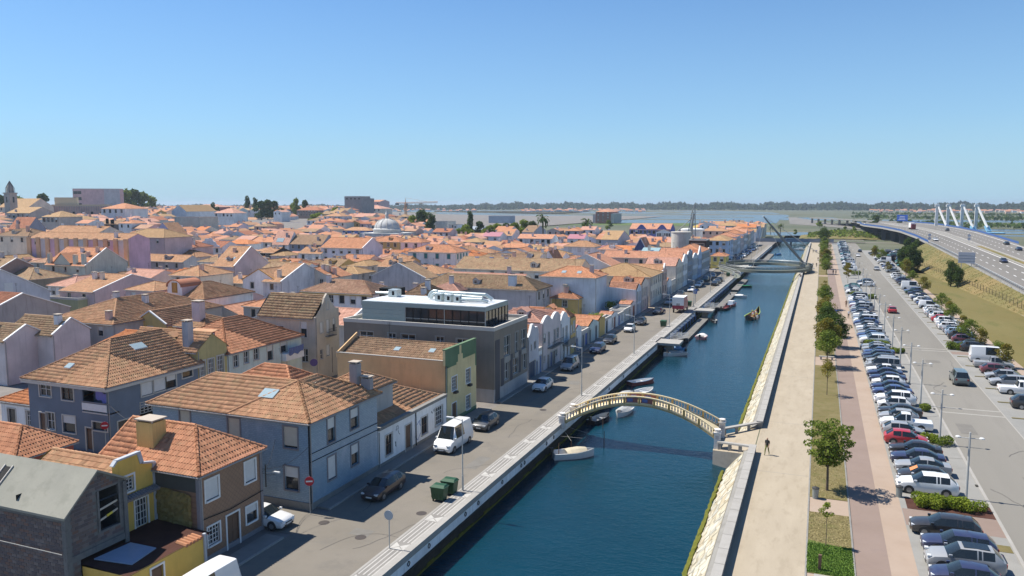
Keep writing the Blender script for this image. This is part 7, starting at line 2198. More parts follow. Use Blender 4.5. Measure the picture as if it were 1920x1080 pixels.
def car_shell(kind):
 L,H,W,co,rf,rr,rb,zh,zk,ax0,ax1,est = CT[kind]; w = W/2; t = w*.70
 mid = (rf+rr)/2
 P = [ # x, zb, zsh, ztop, w, wt
     (0.0,.34,.56,.60,w*.72,w*.55),(.10,.22,.66,.72,w*.90,w*.75),(.45,.20,zh-.20,zh-.13,w*.97,w*.82),(co,.20,zh-.10,zh,w,w*.84),
     (rf,.20,zh-.04,H-.04,w,t),(mid-.04,.20,zh-.03,H,w,t),(mid+.04,.20,zh-.03,H,w,t),(rr,.20,zh,H-.05,w,t*.97),
     (rb,.20,zk-.06,zk,w*.97,w*.80),(L-.10,.24,zk-.10,zk-.05,w*.90,w*.76),(L,.34,zk-.22,zk-.18,w*.76,w*.6)]
 if est and kind not in ('small car','hatchback'): P.insert(7,(rr-.75,.20,zh-.01,H-.02,w,t)); P.insert(8,(rr-.68,.20,zh-.01,H-.02,w,t))
 if kind == 'pickup': P = P[:8] + [(rb,.2,1.0,1.04,w,w*.9),(rb+.05,.2,.95,.99,w,w*.9),(L-.08,.22,.95,.99,w,w*.9),(L,.3,.85,.88,w*.95,w*.8)]
 return P
def section(p,L):
 x,zb,zs,zt,w,wt = p; X = L/2 - x
 h = [(w*.88,zb),(w,zb+.16),(w*1.01,zb+(zs-zb)*.62),(w*.965,zs),(wt,zt-.045),(wt*.80,zt-.005)]
 return [(X,-y,z) for y,z in h] + [(X,y,z) for y,z in reversed(h)]
_cars = {}
def car_proto(kind,lod):
 key = (kind,lod)
 if key in _cars: return _cars[key]
 L,H,W,co,rf,rr,rb,zh,zk,ax0,ax1,est = CT[kind]
 P = car_shell(kind); S = [section(p,L) for p in P]
 body,ws,sl,sr,rw = MB(),MB(),MB(),MB(),MB()
 xs = [p[0] for p in P]
 for i in range(len(P)-1):
  a,b = P[i][0],P[i+1][0]
  for j in range(11):
   q = [S[i][j],S[i+1][j],S[i+1][j+1],S[i][j+1]]
   side = j in (3,7); top = j in (4,5,6); tgt = body
   pillar = (b-a) < .1
   if a >= co-1e-3 and b <= rf+1e-3:
    if top: tgt = ws
    elif side and kind not in ('panel van',): tgt = (sl if j == 3 else sr)
   elif a >= rf-1e-3 and b <= rr+1e-3 and side and not pillar:
    if est == 2: tgt = (sl if j == 3 else sr) if a < (rf+rr)/2-.1 and a < 2.0 and b < 3.6 else body
    else: tgt = sl if j == 3 else sr
   elif a >= rr-1e-3 and b <= rb+1e-3:
    if top and est != 2: tgt = rw
    elif side and not est and kind != 'pickup': tgt = sl if j == 3 else sr
   tgt.face(q,M_PAINT if tgt is body else M_CGL)
  body.face([S[i][0],S[i][11],S[i+1][11],S[i+1][0]],M_BLK2)
 body.face(S[0],M_PAINT); body.face(list(reversed(S[-1])),M_PAINT)
 X0,X1 = L/2-ax0,-L/2+ax1
 w = W/2
 for wx in (X0,X1):
  for s in (-1,1): body.tube((wx,s*(w*.90),.34),(wx,s*(w*1.015),.34),.39,.39,M_BLK2,14)
 body.box(L/2-.12,L/2+.012,-w*.55,w*.55,.26,.42,M_BLK2)
 body.box(-L/2-.012,-L/2+.12,-w*.6,w*.6,.28,.45,M_BLK2)
 if lod < 2:
  for s in (-1,1): body.box(L/2-co-.25,L/2-co-.05,s*(w+.02)-.07,s*(w+.02)+.07,zh-.02,zh+.12,M_PAINT)
 def weld(m,nm,sm=38):
  me = m.mesh(nm); bm = bmesh.new(); bm.from_mesh(me); bmesh.ops.remove_doubles(bm,verts=bm.verts,dist=.0008); bmesh.ops.recalc_face_normals(bm,faces=bm.faces); bm.to_mesh(me); bm.free()
  me.polygons.foreach_set('use_smooth',[True]*len(me.polygons)); me.set_sharp_from_angle(angle=rad(sm)); return me
 out = []
 wh = MB(); wh.tube((0,-.10,0),(0,.10,0),.32,.32,M_TYRE,16 if lod < 2 else 10)
 rim = MB(); rim.tube((0,-.115,0),(0,.115,0),.20,.20,M_RIM,12)
 wheels = [(wx,s*(w-.09),.32) for wx in (X0,X1) for s in (-1,1)]
 if lod == 0:
  hl = MB(); hl.raw([(0,-.17,-.06),(0,.17,-.06),(-.10,.17,.09),(-.10,-.17,.09)],[(0,1,2,3)],M_HEAD)
  out.append(('body',weld(body,'body'),(0,0,0),'paint'))
  for nm,m in (('windscreen',ws),('side_window',sl),('side_window',sr),('rear_window',rw)):
   if m.v: out.append((nm,weld(m,nm),(0,0,0),None))
  for s in (-1,1):
   h = MB(); h.box(L/2-.28,L/2-.045,s*w*.68-.15,s*w*.68+.15,.60 if kind not in ('panel van','people carrier','suv') else .78,.72 if kind not in ('panel van','people carrier','suv') else .90,M_HEAD); out.append(('headlight',h.mesh('headlight'),(0,0,0),None))
   h = MB(); h.box(-L/2-.01,-L/2+.14,s*w*.70-.10,s*w*.70+.10,zk-.42,zk-.2,M_TAIL); out.append(('tail_light',h.mesh('tail_light'),(0,0,0),None))
  pl = MB(); pl.box(L/2+.01,L/2+.025,-.26,.26,.38,.49,M_PLATE); out.append(('number_plate',pl.mesh('number_plate'),(0,0,0),None))
  gl = MB(); gl.box(L/2-.07,L/2+.006,-w*.42,w*.42,.47,.58,M_BLK2); out.append(('grille',gl.mesh('grille'),(0,0,0),None))
  wm_,rm_ = wh.mesh('wheel',40),rim.mesh('rim')
  for p in wheels: out.append(('wheel',wm_,p,('rim',rm_)))
 elif lod == 1:
  glass = MB()
  for m in (ws,sl,sr,rw): glass.raw(m.v,m.f,M_CGL)
  for s in (-1,1):
   body.box(L/2-.25,L/2-.04,s*w*.68-.15,s*w*.68+.15,.62,.72,M_HEAD); body.box(-L/2-.01,-L/2+.14,s*w*.70-.10,s*w*.70+.10,zk-.42,zk-.2,M_TAIL)
  out.append(('body',weld(body,'body'),(0,0,0),'paint')); out.append(('windows',weld(glass,'windows'),(0,0,0),None))
  wm_ = wh.mesh('wheel',40)
  for p in wheels: out.append(('wheel',wm_,p,None))
 else:
  for m in (ws,sl,sr,rw): body.raw(m.v,m.f,M_CGL)
  for p in wheels: body.tube((p[0],p[1]-.1,.32),(p[0],p[1]+.1,.32),.32,.32,M_TYRE,8)
  out.append(('car',weld(body,'car'),(0,0,0),'paint'))
 _cars[key] = out
 return out
PC = {'black': (.012,.012,.014),'navy blue': (.012,.02,.07),'silver': (.28,.29,.30),'white': (.72,.72,.71),'dark grey': (.06,.065,.07),'red': (.40,.012,.02),'blue': (.03,.06,.17),'teal': (.06,.22,.20),
      'dark red': (.13,.02,.03),'light blue': (.28,.36,.46),'grey green': (.10,.13,.13),'dark green': (.02,.06,.04),'beige': (.42,.38,.30),'purple': (.022,.008,.011)}
def car(label,x,y,rz,kind,colr,lod,z=0.0,group=None):
 nm = {'panel van': 'van','small van': 'van','pickup': 'pickup_truck','people carrier': 'people_carrier'}.get(kind,'car')
 cat = nm.replace('_',' ')
 prt = car_proto(kind,lod); c = PC[colr] + (1,)
 if lod == 2:
  o = put(prt[0][1],nm,None,(x,y,z),(0,0,rz)); o.color = c; tag(o,label,cat,group); return o
 r = empty(nm,(x,y,z),rz); tag(r,label,cat,group)
 for n_,me,p,ex in prt:
  o = put(me,n_,r,p)
  if ex == 'paint': o.color = c
  elif ex:
   put(ex[1],ex[0],o)
 return r
def A_AN(c): return c
# the long nose in row left of the car park road
ROWL = [ # y (near corner), colour, kind, reversed
 (52.9,'navy blue','hatchback',0),(55.5,'silver','suv',0),(58.1,'navy blue','estate',0),(61.1,'black','estate',0),
 (70.0,'white','suv',0),(72.5,'black','hatchback',0),(75.1,'silver','saloon',0),(77.7,'navy blue','saloon',0),(80.4,'black','saloon',0),(83.9,'red','hatchback',1),(86.9,'silver','hatchback',1),
 (90.0,'white','pickup',0),(92.6,'silver','hatchback',0),(95.1,'black','saloon',0),(98.5,'white','small car',0),(101.0,'white','suv',0),(105.2,'blue','saloon',0),(107.8,'navy blue','saloon',0),
 (110.6,'white','hatchback',0),(113.3,'navy blue','saloon',0),(116.3,'navy blue','saloon',0),(118.9,'white','saloon',0),(121.6,'silver','people carrier',0),(124.5,'silver','suv',0),(127.3,'black','estate',0),(130.2,'navy blue','estate',0),
 (133,'blue','saloon',0),(135.7,'silver','hatchback',0),(138.3,'silver','saloon',0),(144.6,'white','suv',0),(147.4,'light blue','estate',0),(150.2,'blue','saloon',0),(153.0,'silver','estate',0),(156.0,'silver','hatchback',0),(159.2,'white','saloon',0)]
y = 162.2; cy = ['silver','blue','white','light blue','silver','white','silver','navy blue','silver','silver','dark red','white','blue','silver','white','white']
ky = ['hatchback','saloon','estate','suv','small car','saloon','people carrier']
i = 0
while y < 212: ROWL.append((y,cy[i % 16],ky[(i*3) % 7],0)); y += 3.05; i += 1
for y in (223.8,227.0,230.2,233.6,237.0,240.2): ROWL.append((y,['white','silver','white','silver','teal','dark green'][int((y-223.8)/3.25) % 6],'hatchback',0))
ORD = ['first','second','third','fourth','fifth','sixth','seventh','eighth','ninth','tenth','eleventh','twelfth','thirteenth','fourteenth','fifteenth','sixteenth','seventeenth','eighteenth','nineteenth','twentieth']
def rowlab(k,n0,where):
 return '%s %s' % (ORD[k-n0] if k-n0 < 20 else 'far',where)
for k,(y,c,kd,rev) in enumerate(ROWL):
 L = CT[kd][0]; D = math.hypot(9,y); lod = 0 if D < 128 else (1 if D < 190 else 2)
 if y < 66: lab = '%s %s parked nose in, %s before the big hedge' % (c,kd,['fourth car','third car','second car','first car'][k])
 elif y < 141: n = k-4; lab = '%s %s, %s in the row beyond the big hedge' % (c,kd,ORD[n] if n < 20 else 'one of the last')
 elif y < 215: n = k-29; lab = '%s %s, %s in the row beyond the second hedge' % (c,kd,ORD[n] if n < 20 else 'one of the last')
 else: lab = '%s %s at the far end of the middle row by the young trees' % (c,kd)
 if y == 72.5: lab = 'black hatchback with an orange reflector sheet in its windscreen, beside the white suv'
 xo = (0.4 if k in (1,0,2) else 0)
 o = car(lab,6.95+L/2+xo+R_.uniform(-.15,.2),y+.95,math.pi+(math.pi if rev else 0)+R_.uniform(-.02,.02),kd,c,lod,group='cars parked nose in along the beige path')
 if y == 72.5:
  mb = MB(); mb.raw([(1.02,-.42,1.03),(1.02,.42,1.03),(.45,.36,1.37),(.45,-.36,1.37)],[(0,1,2,3)],plain('orange sun sheet',(.55,.22,.08),.5)); mb.build('windscreen_sheet',o)  # flat orange sheet laid over the windscreen
 if kd == 'suv' and y < 60:
  mb = MB(); mb.box(-1.35,.15,-.5,.5,1.655,1.672,M_CGL); mb.build('sunroof',o)
# far end rows
for g,(x,y0,n,dy) in enumerate(((11.9,247,5,2.7),(8.2+2,302,62,3.4))):
 for k in range(n):
  if g and R_.random() < .12: continue
  y = y0+k*dy+R_.uniform(-.3,.3); c = R_.choice(['silver','white','blue','silver','navy blue','white','black','light blue','teal']); kd = R_.choice(ky+['small van'])
  car('%s %s parked %s' % (c,kd,'in the short row beside the young trees' if g == 0 else 'in the farthest row of the car park towards the viaduct'),x+(1.2 if g == 0 else .35+R_.uniform(-.4,.4))+(y-300)*.008*(g == 1),y,math.pi+R_.uniform(-.03,.03),kd,c,2 if g else 1,group='cars in the far rows of the car park')
# right hand rows
RR = [(104.9,'black','suv',1),(112.8,'white','pickup',1),(117.5,'silver','estate',0),(121.2,'silver','hatchback',0),(125.4,'dark red','hatchback',1),(129.6,'silver','pickup',1),(134.3,'white','panel van',1),
      (143.4,'black','suv',1),(147.2,'black','saloon',0),(152,'dark red','small car',1),(155.6,'black','suv',1),(160.0,'light blue','estate',1),(163.6,'silver','saloon',1),(167,'white','estate',1),(170.6,'white','saloon',1),(174,'white','suv',1),(177.6,'red','hatchback',1),(181,'white','suv',1),(185,'silver','estate',1),(189,'white','hatchback',1),(193,'white','small car',1),(200,'white','small van',1),(206,'blue','hatchback',0),(211,'white','hatchback',1),(215,'navy blue','saloon',1),(219.5,'white','saloon',1),(226,'navy blue','saloon',1),(230,'dark green','saloon',1),(234,'blue','estate',0),(242,'white','panel van',1),(252,'dark grey','saloon',1),(257,'purple','saloon',1),(262,'navy blue','suv',1),(268,'silver','estate',0),(274,'white','estate',1),(280,'white','suv',1),(300,'silver','saloon',0),(307,'white','estate',0),(314,'white','saloon',0),(321,'blue','suv',0),(334,'white','estate',0),(341,'beige','hatchback',0),(350,'white','panel van',0),(360,'dark grey','saloon',0),(370,'white','suv',0),(398,'dark grey','saloon',0),(408,'black','saloon',0)]
for k,(y,c,kd,away) in enumerate(RR):
 L = CT[kd][0]; lod = 0 if y < 136 else (1 if y < 200 else 2)
 near = 'near the right edge' if y < 130 else ('beside the lone round bush' if y < 160 else ('under the trees of the right hand row' if y < 205 else ('below the lawn in the right hand row' if y < 290 else 'in the far right row by the cypresses')))
 car('%s %s, %s %s' % (c,kd,'tail to the road' if away else 'nose to the road',near),21.9+L/2+R_.uniform(-.2,.2),y+.3,(0 if away else math.pi)+R_.uniform(-.05,.05),kd,c,lod,group='cars parked in the right hand rows')
for k in range(26):
 x,y = 30+R_.uniform(0,14),300+k*5+R_.uniform(0,2)
 if x < 33 and y < 330: continue
 c = R_.choice(['white','silver','blue','teal','purple','silver','dark grey']); kd = R_.choice(ky)
 car('%s %s parked on the gravel below the viaduct' % (c,kd),x,y,R_.choice((0,math.pi)),kd,c,2,group='cars parked below the viaduct')
for lab,x,y,rz,kd,c,lod in (('dark grey green people carrier driving along the car park road',18.2,117.3,math.pi/2,'people carrier','grey green',0),('red hatchback driving along the car park road',15.5,189.0,math.pi/2,'hatchback','red',1),
 ('silver car driving towards the camera on the car park road',19.6,309,-math.pi/2,'saloon','silver',2),('silver car waiting behind the parked estate on the car park road',23.2,306,-math.pi/2,'saloon','silver',2),('white hatchback far along the car park road',16.5,386,-math.pi/2,'hatchback','white',2),('black saloon farthest along the car park road',18.8,423,math.pi/2,'saloon','black',2)):
 car(lab,x,y,rz,kd,c,lod)
for lab,s,o,away,kd,c in (('silver saloon nearest in the left motorway lanes',2.30,.19,0,'saloon','silver'),('silver hatchback at the right edge in the left motorway lanes',2.22,.31,0,'hatchback','silver'),('navy hatchback in the middle of the left motorway lanes',3.35,.33,0,'hatchback','navy blue'),
 ('black saloon in the right motorway lanes near the barrier',4.95,.86,1,'saloon','black'),('navy saloon in the right motorway lanes near the edge',4.30,.80,1,'saloon','navy blue'),('dark van crossing the viaduct',7.2,.66,1,'small van','dark grey'),('white car on the viaduct beside the round signs',5.35,.14,0,'estate','white')):
 p = hp(s,o); car(lab,p[0],p[1],math.pi/2 if away else -math.pi/2,kd,c,1 if p[1] < 300 else 2,z=p[2]+.02)
# red and white tanker lorry on the viaduct
p = hp(7.6,.30); tkr = empty('tanker_lorry',(p[0],p[1],p[2]),-1.5); tag(tkr,'white and red lorry coming over the crest of the viaduct','lorry')
mb = MB(); mb.box(-5,2.2,-1.25,1.25,1.1,3.9,M_WTRIM); mb.build('box_body',tkr); mb = MB(); mb.box(2.4,4.6,-1.2,1.2,.5,3.2,plain('lorry dark red',(.2,.03,.03),.4)); mb.build('cab',tkr)
for x in (-4,-3,1.5,3.6): mb = MB(); mb.tube((x,-1.25,.5),(x,1.25,.5),.5,.5,M_TYRE,10); mb.build('wheel',tkr)
# street cars on the left quay
for lab,x,y,rz,kd,c,lod in (
 ('black estate parked in the shade beside the blue tiled house',-32.95,53.9,-math.pi/2,'estate','purple',0),('white high roofed panel van parked outside the graffiti scribbled white house',-33.0,67.2,-math.pi/2,'panel van','white',0),
 ('dark grey hatchback parked behind the white panel van',-32.7,74.6,-math.pi/2,'hatchback','dark grey',0),('white hatchback parked outside the dark grey office building',-32.7,93.0,-math.pi/2,'hatchback','white',0),
 ('silver people mover parked by the wavy parapet house',-33.2,106.3,-math.pi/2,'small van','silver',0),('navy blue estate parked by the ochre house',-32.9,120.5,-math.pi/2,'estate','navy blue',0),('black hatchback parked by the low grey garage',-33.1,129.2,-math.pi/2,'hatchback','black',0),
 ('small white car parked by the low white fronts',-32.7,142.3,-math.pi/2,'small car','white',0),('black hatchback behind the small white car',-32.6,151.6,-math.pi/2,'hatchback','black',0),('black saloon parked by the side street mouth',-32.4,168.2,-math.pi/2,'saloon','black',1),
 ('silver saloon parked beside the red and white lorry',-32.9,184.8,-math.pi/2,'saloon','silver',1),('blue saloon in the shade behind the silver saloon',-33.2,191,-math.pi/2,'saloon','blue',1),('black car in deep shade by the low row house',-33.4,203,-math.pi/2,'hatchback','black',2),
 ('white hatchback parked near the curved gable house',-32.2,214.2,-math.pi/2,'hatchback','white',2),('white hatchback parked near the dark blue tiled house',-32.2,227,-math.pi/2,'hatchback','white',2),('silver saloon parked near the dark blue tiled house',-32.4,233,-math.pi/2,'saloon','silver',2),
 ('dark green estate parked by the pointed arch house',-32.6,245,-math.pi/2,'suv','dark green',2),('grey saloon parked by the pointed arch house',-32.4,252,-math.pi/2,'saloon','dark grey',2),('silver estate parked by the long pale house',-32,258,-math.pi/2,'estate','silver',2),
 ('black saloon parked along the quay side, nearest of three',-28.3,233,math.pi/2,'saloon','black',2),('dark grey saloon parked along the quay side, middle of three',-28.3,239.5,math.pi/2,'saloon','dark grey',2),('black estate parked along the quay side, farthest of three',-28.3,246,math.pi/2,'estate','black',2),
 ('white car partly hidden behind the brown tiled house',-38.1,45.2,0,'saloon','white',0),('white van cut by the bottom edge of the view',-33.1,33.3,-math.pi/2,'panel van','white',0)):
 car(lab,x,y,rz,kd,c,lod,z=.02,group='cars parked along the canal street' if lod else None)
for k in range(16):
 c = R_.choice(['white','silver','blue','black','silver','navy blue']); kd = R_.choice(ky)
 car('%s %s parked beyond the ring footbridge' % (c,kd),-31.6+R_.choice((0,-2.6)),330+k*8.2,-math.pi/2,kd,c,2,z=.02,group='cars beyond the ring footbridge')
# red and white food lorry
fl = empty('box_lorry',(-28.4,173.2,0),math.pi/2); tag(fl,'red and white box lorry parked on the quay side of the canal street','lorry')
M_LR = plain('lorry red',(.30,.02,.05),.4)
mb = MB(); mb.box(-3.0,1.7,-1.25,1.25,.95,3.5,M_LR); mb.build('box_body',fl)
mb = MB(); mb.box(-3.04,-3.0,-1.25,1.25,1.75,3.5,M_WTRIM); mb.box(-3.05,1.75,-1.28,1.28,3.5,3.56,M_WTRIM); mb.build('white_panel',fl)
mb = MB(); mb.lathe([(.25,0)],M_LR,n=3) if False else None
for s in (-.3,.1): mb.box(-3.06,-3.04,s,s+.2,1.7,2.2,M_BLK2)
mb.build('emblem',fl)
mb = MB(); mb.box(1.8,3.5,-1.1,1.1,.6,2.4,M_LR); mb.box(3.2,3.52,-1.0,1.0,1.5,2.2,M_CGL); mb.build('cab',fl)
for x in (-2.0,2.6):
 for s in (-1,1): mb = MB(); mb.tube((x,s*1.0,.45),(x,s*1.22,.45),.45,.45,M_TYRE,12); mb.build('wheel',fl)

# ------------------------------------------------------------------ street furniture
M_LAMP = plain('lamp post grey',(.42,.42,.40),.55,0); M_LAMPW = plain('lamp head white',(.58,.58,.56),.4)
for k,(y,nm) in enumerate(((56.6,'behind the green bins'),(91.3,'between the footbridge and the white hatchback'),(120.6,'opposite the ochre house'),(151.7,'beside the single green bin'),(183,'beyond the red and white lorry'),(212.6,'opposite the curved gable house'),(243,'near the ring footbridge ramp'),(275,'beyond the ring footbridge ramp'),(345,'beyond the ring footbridge, first'),(376,'beyond the ring footbridge, second'))):
 o = empty('street_lamp',(-26.95,y,.13)); tag(o,'slim grey street lamp on the quay pavement ' + nm,'street lamp','street lamps along the quay')
 mb = MB(); mb.tube((0,0,0),(0,0,1.3),.09,.08,M_LAMP,8); mb.tube((0,0,1.3),(0,0,6.1),.055,.045,M_LAMP,8); mb.tube((0,0,6.0),(-.9,0,6.15),.035,.03,M_LAMP,6); mb.build('pole',o)
 mb = MB(); mb.box(-1.45,-.8,-.13,.13,6.10,6.20,M_LAMPW); mb.build('lamp_head',o)
for k,y in enumerate((70.4,85.9,102.1,114.4,128.0,142,160,175,190,205,225,244,270,298,322,347,375,405)):
 o = empty('car_park_lamp',(11.95,y,0)); tag(o,'twin headed grey lamp post in the car park, %s' % ('%s from the big hedge' % ORD[k]),'lamp post','twin headed lamp posts in the car park')
 mb = MB(); mb.tube((0,0,0),(0,0,5.6),.11,.075,M_LAMP,8); mb.tube((-.95,0,5.1),(.95,0,5.1),.035,.035,M_LAMP,6); mb.build('pole',o)
 for s in (-1,1): mb = MB(); mb.lathe([(.08,0),(.2,.03),(.2,.1),(.1,.16)],M_LAMPW,(s*.85,0,5.08),10); mb.build('lamp_head',o)
def bin_(label,x,y,mat=None):
 m = mat or plain('green plastic',(.014,.065,.025),.5)
 o = empty('wheeled_bin',(x,y,.02)); tag(o,label,'bin','green wheeled bins')
 mb = MB(); mb.raw([(sx*(.50+.1*t),sy*(.38+.08*t),.18+.95*t) for t in (0,1) for sx,sy in ((-1,-1),(1,-1),(1,1),(-1,1))],[(0,3,2,1),(0,1,5,4),(1,2,6,5),(2,3,7,6),(3,0,4,7)],m)
 for i in range(5): mb.box(-.5+.25*i-.02,-.5+.25*i+.02,-.45,-.40,.35,1.05,m)
 mb.build('body',o)
 mb = MB(); mb.box(-.64,.64,-.50,.50,1.13,1.2,m); mb.raw([(-.6,-.46,1.2),(.6,-.46,1.2),(.6,.46,1.2),(-.6,.46,1.2),(-.5,-.1,1.32),(.5,-.1,1.32),(.5,.4,1.32),(-.5,.4,1.32)],[(4,5,6,7),(0,1,5,4),(1,2,6,5),(2,3,7,6),(3,0,4,7)],m); mb.build('lid',o)
 for sx in (-1,1):
  for sy in (-1,1): mb = MB(); mb.tube((sx*.42-.04,sy*.3,.09),(sx*.42+.04,sy*.3,.09),.09,.09,M_TYRE,8); mb.build('wheel',o)
bin_('nearer of two green wheeled bins beside the lamp post on the quay kerb',-27.9,54.2); bin_('farther of two green wheeled bins beside the lamp post on the quay kerb',-27.75,55.75)
bin_('single green wheeled bin halfway along the canal street',-27.8,150.2); bin_('green wheeled bin behind the red and white lorry',-27.9,182.5); bin_('green wheeled bin at the foot of the ring footbridge ramp',-27.7,263)
def disc_sign(label,x,y,z,r,h,col,bar=None,rz=0.0,zb=.1):
 o = empty('road_sign',(x,y,zb),rz); tag(o,label,'road sign')
 mb = MB(); mb.tube((0,0,0),(0,0,h),.035,.035,M_STEEL,6); mb.build('post',o)
 mb = MB(); mb.tube((0,-.04,z),(0,-.07,z),r,r,col,20); mb.build('disc',o)
 if bar: mb = MB(); mb.box(-r*.7,r*.7,-.085,-.07,z-r*.16,z+r*.16,bar); mb.build('bar',o)
M_SR = plain('sign red',(.42,.015,.03),.4)
disc_sign('grey backed round road sign on the quay pavement near the bottom of the view',-27.0,44.8,2.45,.35,2.8,plain('sign back light',(.42,.44,.46),.5))
disc_sign('red no entry sign at the corner of the blue tiled house',-35.9,47.9,2.6,.36,3.0,M_SR,M_WTRIM,rz=.5)
disc_sign('red no entry sign on a pole at the slate blue house corner',-62.0,51.9,3.1,.36,3.5,M_SR,M_WTRIM,rz=.6)
disc_sign('blue and red no stopping sign outside the pale green blue house',-61.6,83.9,3.0,.5,3.3,plain('no stopping blue',(.10,.06,.22),.4),rz=.6)
o = sign_panel('small blue information sign behind the red and white lorry',-27.2,187,2.6,.9,1.0,plain('road sign blue',(.02,.10,.45),.4),legs=1,rz=0); mb = MB(); mb.box(-.06,.06,-.15,-.13,2.75,3.2,M_WHITEP); mb.box(-.06,.06,-.15,-.13,3.3,3.42,M_WHITEP); mb.build('letter_i',o)
for x,y,nm in ((.5,66.0,'near the young tree'),(6.9,68.9,'at the left end of the big hedge'),(2.2,120.6,'by the slatted bench')):
 o = empty('litter_bin',(x,y,0)); tag(o,'dark round litter bin ' + nm,'litter bin','litter bins')
 mb = MB(); mb.lathe([(.22,0),(.26,.8),(.28,.85)],M_STEELG,n=12); mb.build('body',o); mb = MB(); mb.lathe([(.30,.85),(.30,.9),(.1,.98)],M_BLK2,n=12); mb.build('lid',o)
# benches
for x,y,nm,m in ((1.6,50.6,'stone slab bench at the bottom edge beside the green grass',M_COPE),(1.7,127.4,'timber slatted bench under the round tree',M_COPE)):
 o = empty('bench',(x,y,0)); tag(o,nm,'bench')
 mb = MB(); mb.box(-1.1,1.1,-.28,.28,.42,.54,m); mb.build('seat',o)
 for s in (-.8,.8): mb = MB(); mb.box(s-.14,s+.14,-.22,.22,0,.42,m); mb.build('leg',o)
o = empty('wooden_post',(.85,52.6,0)); tag(o,'short dark wooden post in the green grass','post'); mb = MB(); mb.box(-.1,.1,-.1,.1,0,1.1,M_DOORB); mb.build('shaft',o)
# manholes
for x,y in ((-29.3,83.5),(-34.0,47.0),(-30.0,45.8),(-28.0,51.3),(-32.0,99.5)):
 mb = MB(); mb.tube((x,y,.0),(x,y,.020),.42,.42,M_IRON,18); o = mb.build('manhole_cover',off=(x,y,0),loc=(x,y,0)); tag(o,'round iron manhole cover set in the canal street','manhole cover','manhole covers in the street')
# curved white paint rings on the dark corner
# ------------------------------------------------------------------ pontoons and gangways
M_DECKW = ground_mat('grey pontoon planks',(.16,.155,.14),(.22,.21,.19),.8,12)
for lab,x0,x1,y0,y1 in (('nearest long grey floating pontoon with a white gangway',-24.6,-22.6,147.5,178),('second grey floating pontoon beyond the mooring landing',-23.6,-21.8,195.5,233),('third grey floating pontoon below the ring footbridge',-24.2,-22.2,239,274),('short pontoon far beyond the ring footbridge',-24.6,-21.6,360,420)):
 o = empty('pontoon',((x0+x1)/2,(y0+y1)/2,-1.9)); tag(o,lab,'pontoon','floating pontoons'); w = (x1-x0)/2; n = int((y1-y0)/3)
 mb = MB(); mb.box(-w,w,-(y1-y0)/2,(y1-y0)/2,-.35,.12,M_BLK2); mb.build('float',o)
 for k in range(n):
  a = -(y1-y0)/2+(y1-y0)*k/n; mb = MB(); mb.box(-w,w,a+.02,a+(y1-y0)/n-.02,.12,.2,M_DECKW); mb.build('deck_panel',o)
for k,(y,ly) in enumerate(((132.2,147),(176.3,195))):
 o = empty('gangway',(-23.4,y,0)); tag(o,'%s white railed gangway down from a concrete landing to a pontoon' % ('near' if k == 0 else 'far'),'gangway')
 mb = MB(); mb.box(-2.2,1.7,0,4.4,-.35,.05,M_COPE); mb.box(-.8,.3,1,3,-3,-.35,M_CONC); mb.build('landing',o)
 mb = MB(); mb.raw([(-.6,4.4,.04),(.6,4.4,.04),(.6,ly-y+2,-1.6),(-.6,ly-y+2,-1.6)],[(0,1,2,3)],M_DECKW); mb.build('walkway',o)
 for s in (-.6,.6):
  mb = MB(); n = 12
  for i in range(n+1):
   t = i/n; yy = 4.4+(ly-y-2.4)*t; z = .04-1.64*t; mb.tube((s,yy,z),(s,yy,z+1.0),.03,.03,M_WTRIM,4)
   if i < n: z2 = .04-1.64*(i+1)/n; y2 = 4.4+(ly-y-2.4)*(i+1)/n; mb.bar((s,yy,z+1.0),(s,y2,z2+1.0),.07,.07,M_WTRIM); mb.bar((s,yy,z+.5),(s,y2,z2+.5),.04,.04,M_WTRIM)
  mb.build('railing',o)
M_BRK = plain('blue painted bracket',(.06,.14,.34),.5)
for k in range(28):
 y = 139 + k*3.6
 if 174 < y < 181 or y > 245: continue
 mb = MB(); mb.bar((0,0,-.1),(.75,0,-.25),.1,.1,M_BRK); mb.bar((0,0,-.9),(.7,0,-.3),.08,.08,M_BRK); mb.tube((.7,0,-.2),(.7,0,-1.4),.06,.06,M_BRK,6)
 o = mb.build('mooring_bracket',None,(-25.42,y,-.1)); tag(o,'blue steel mooring bracket on the canal wall above the pontoons','bracket','blue mooring brackets')
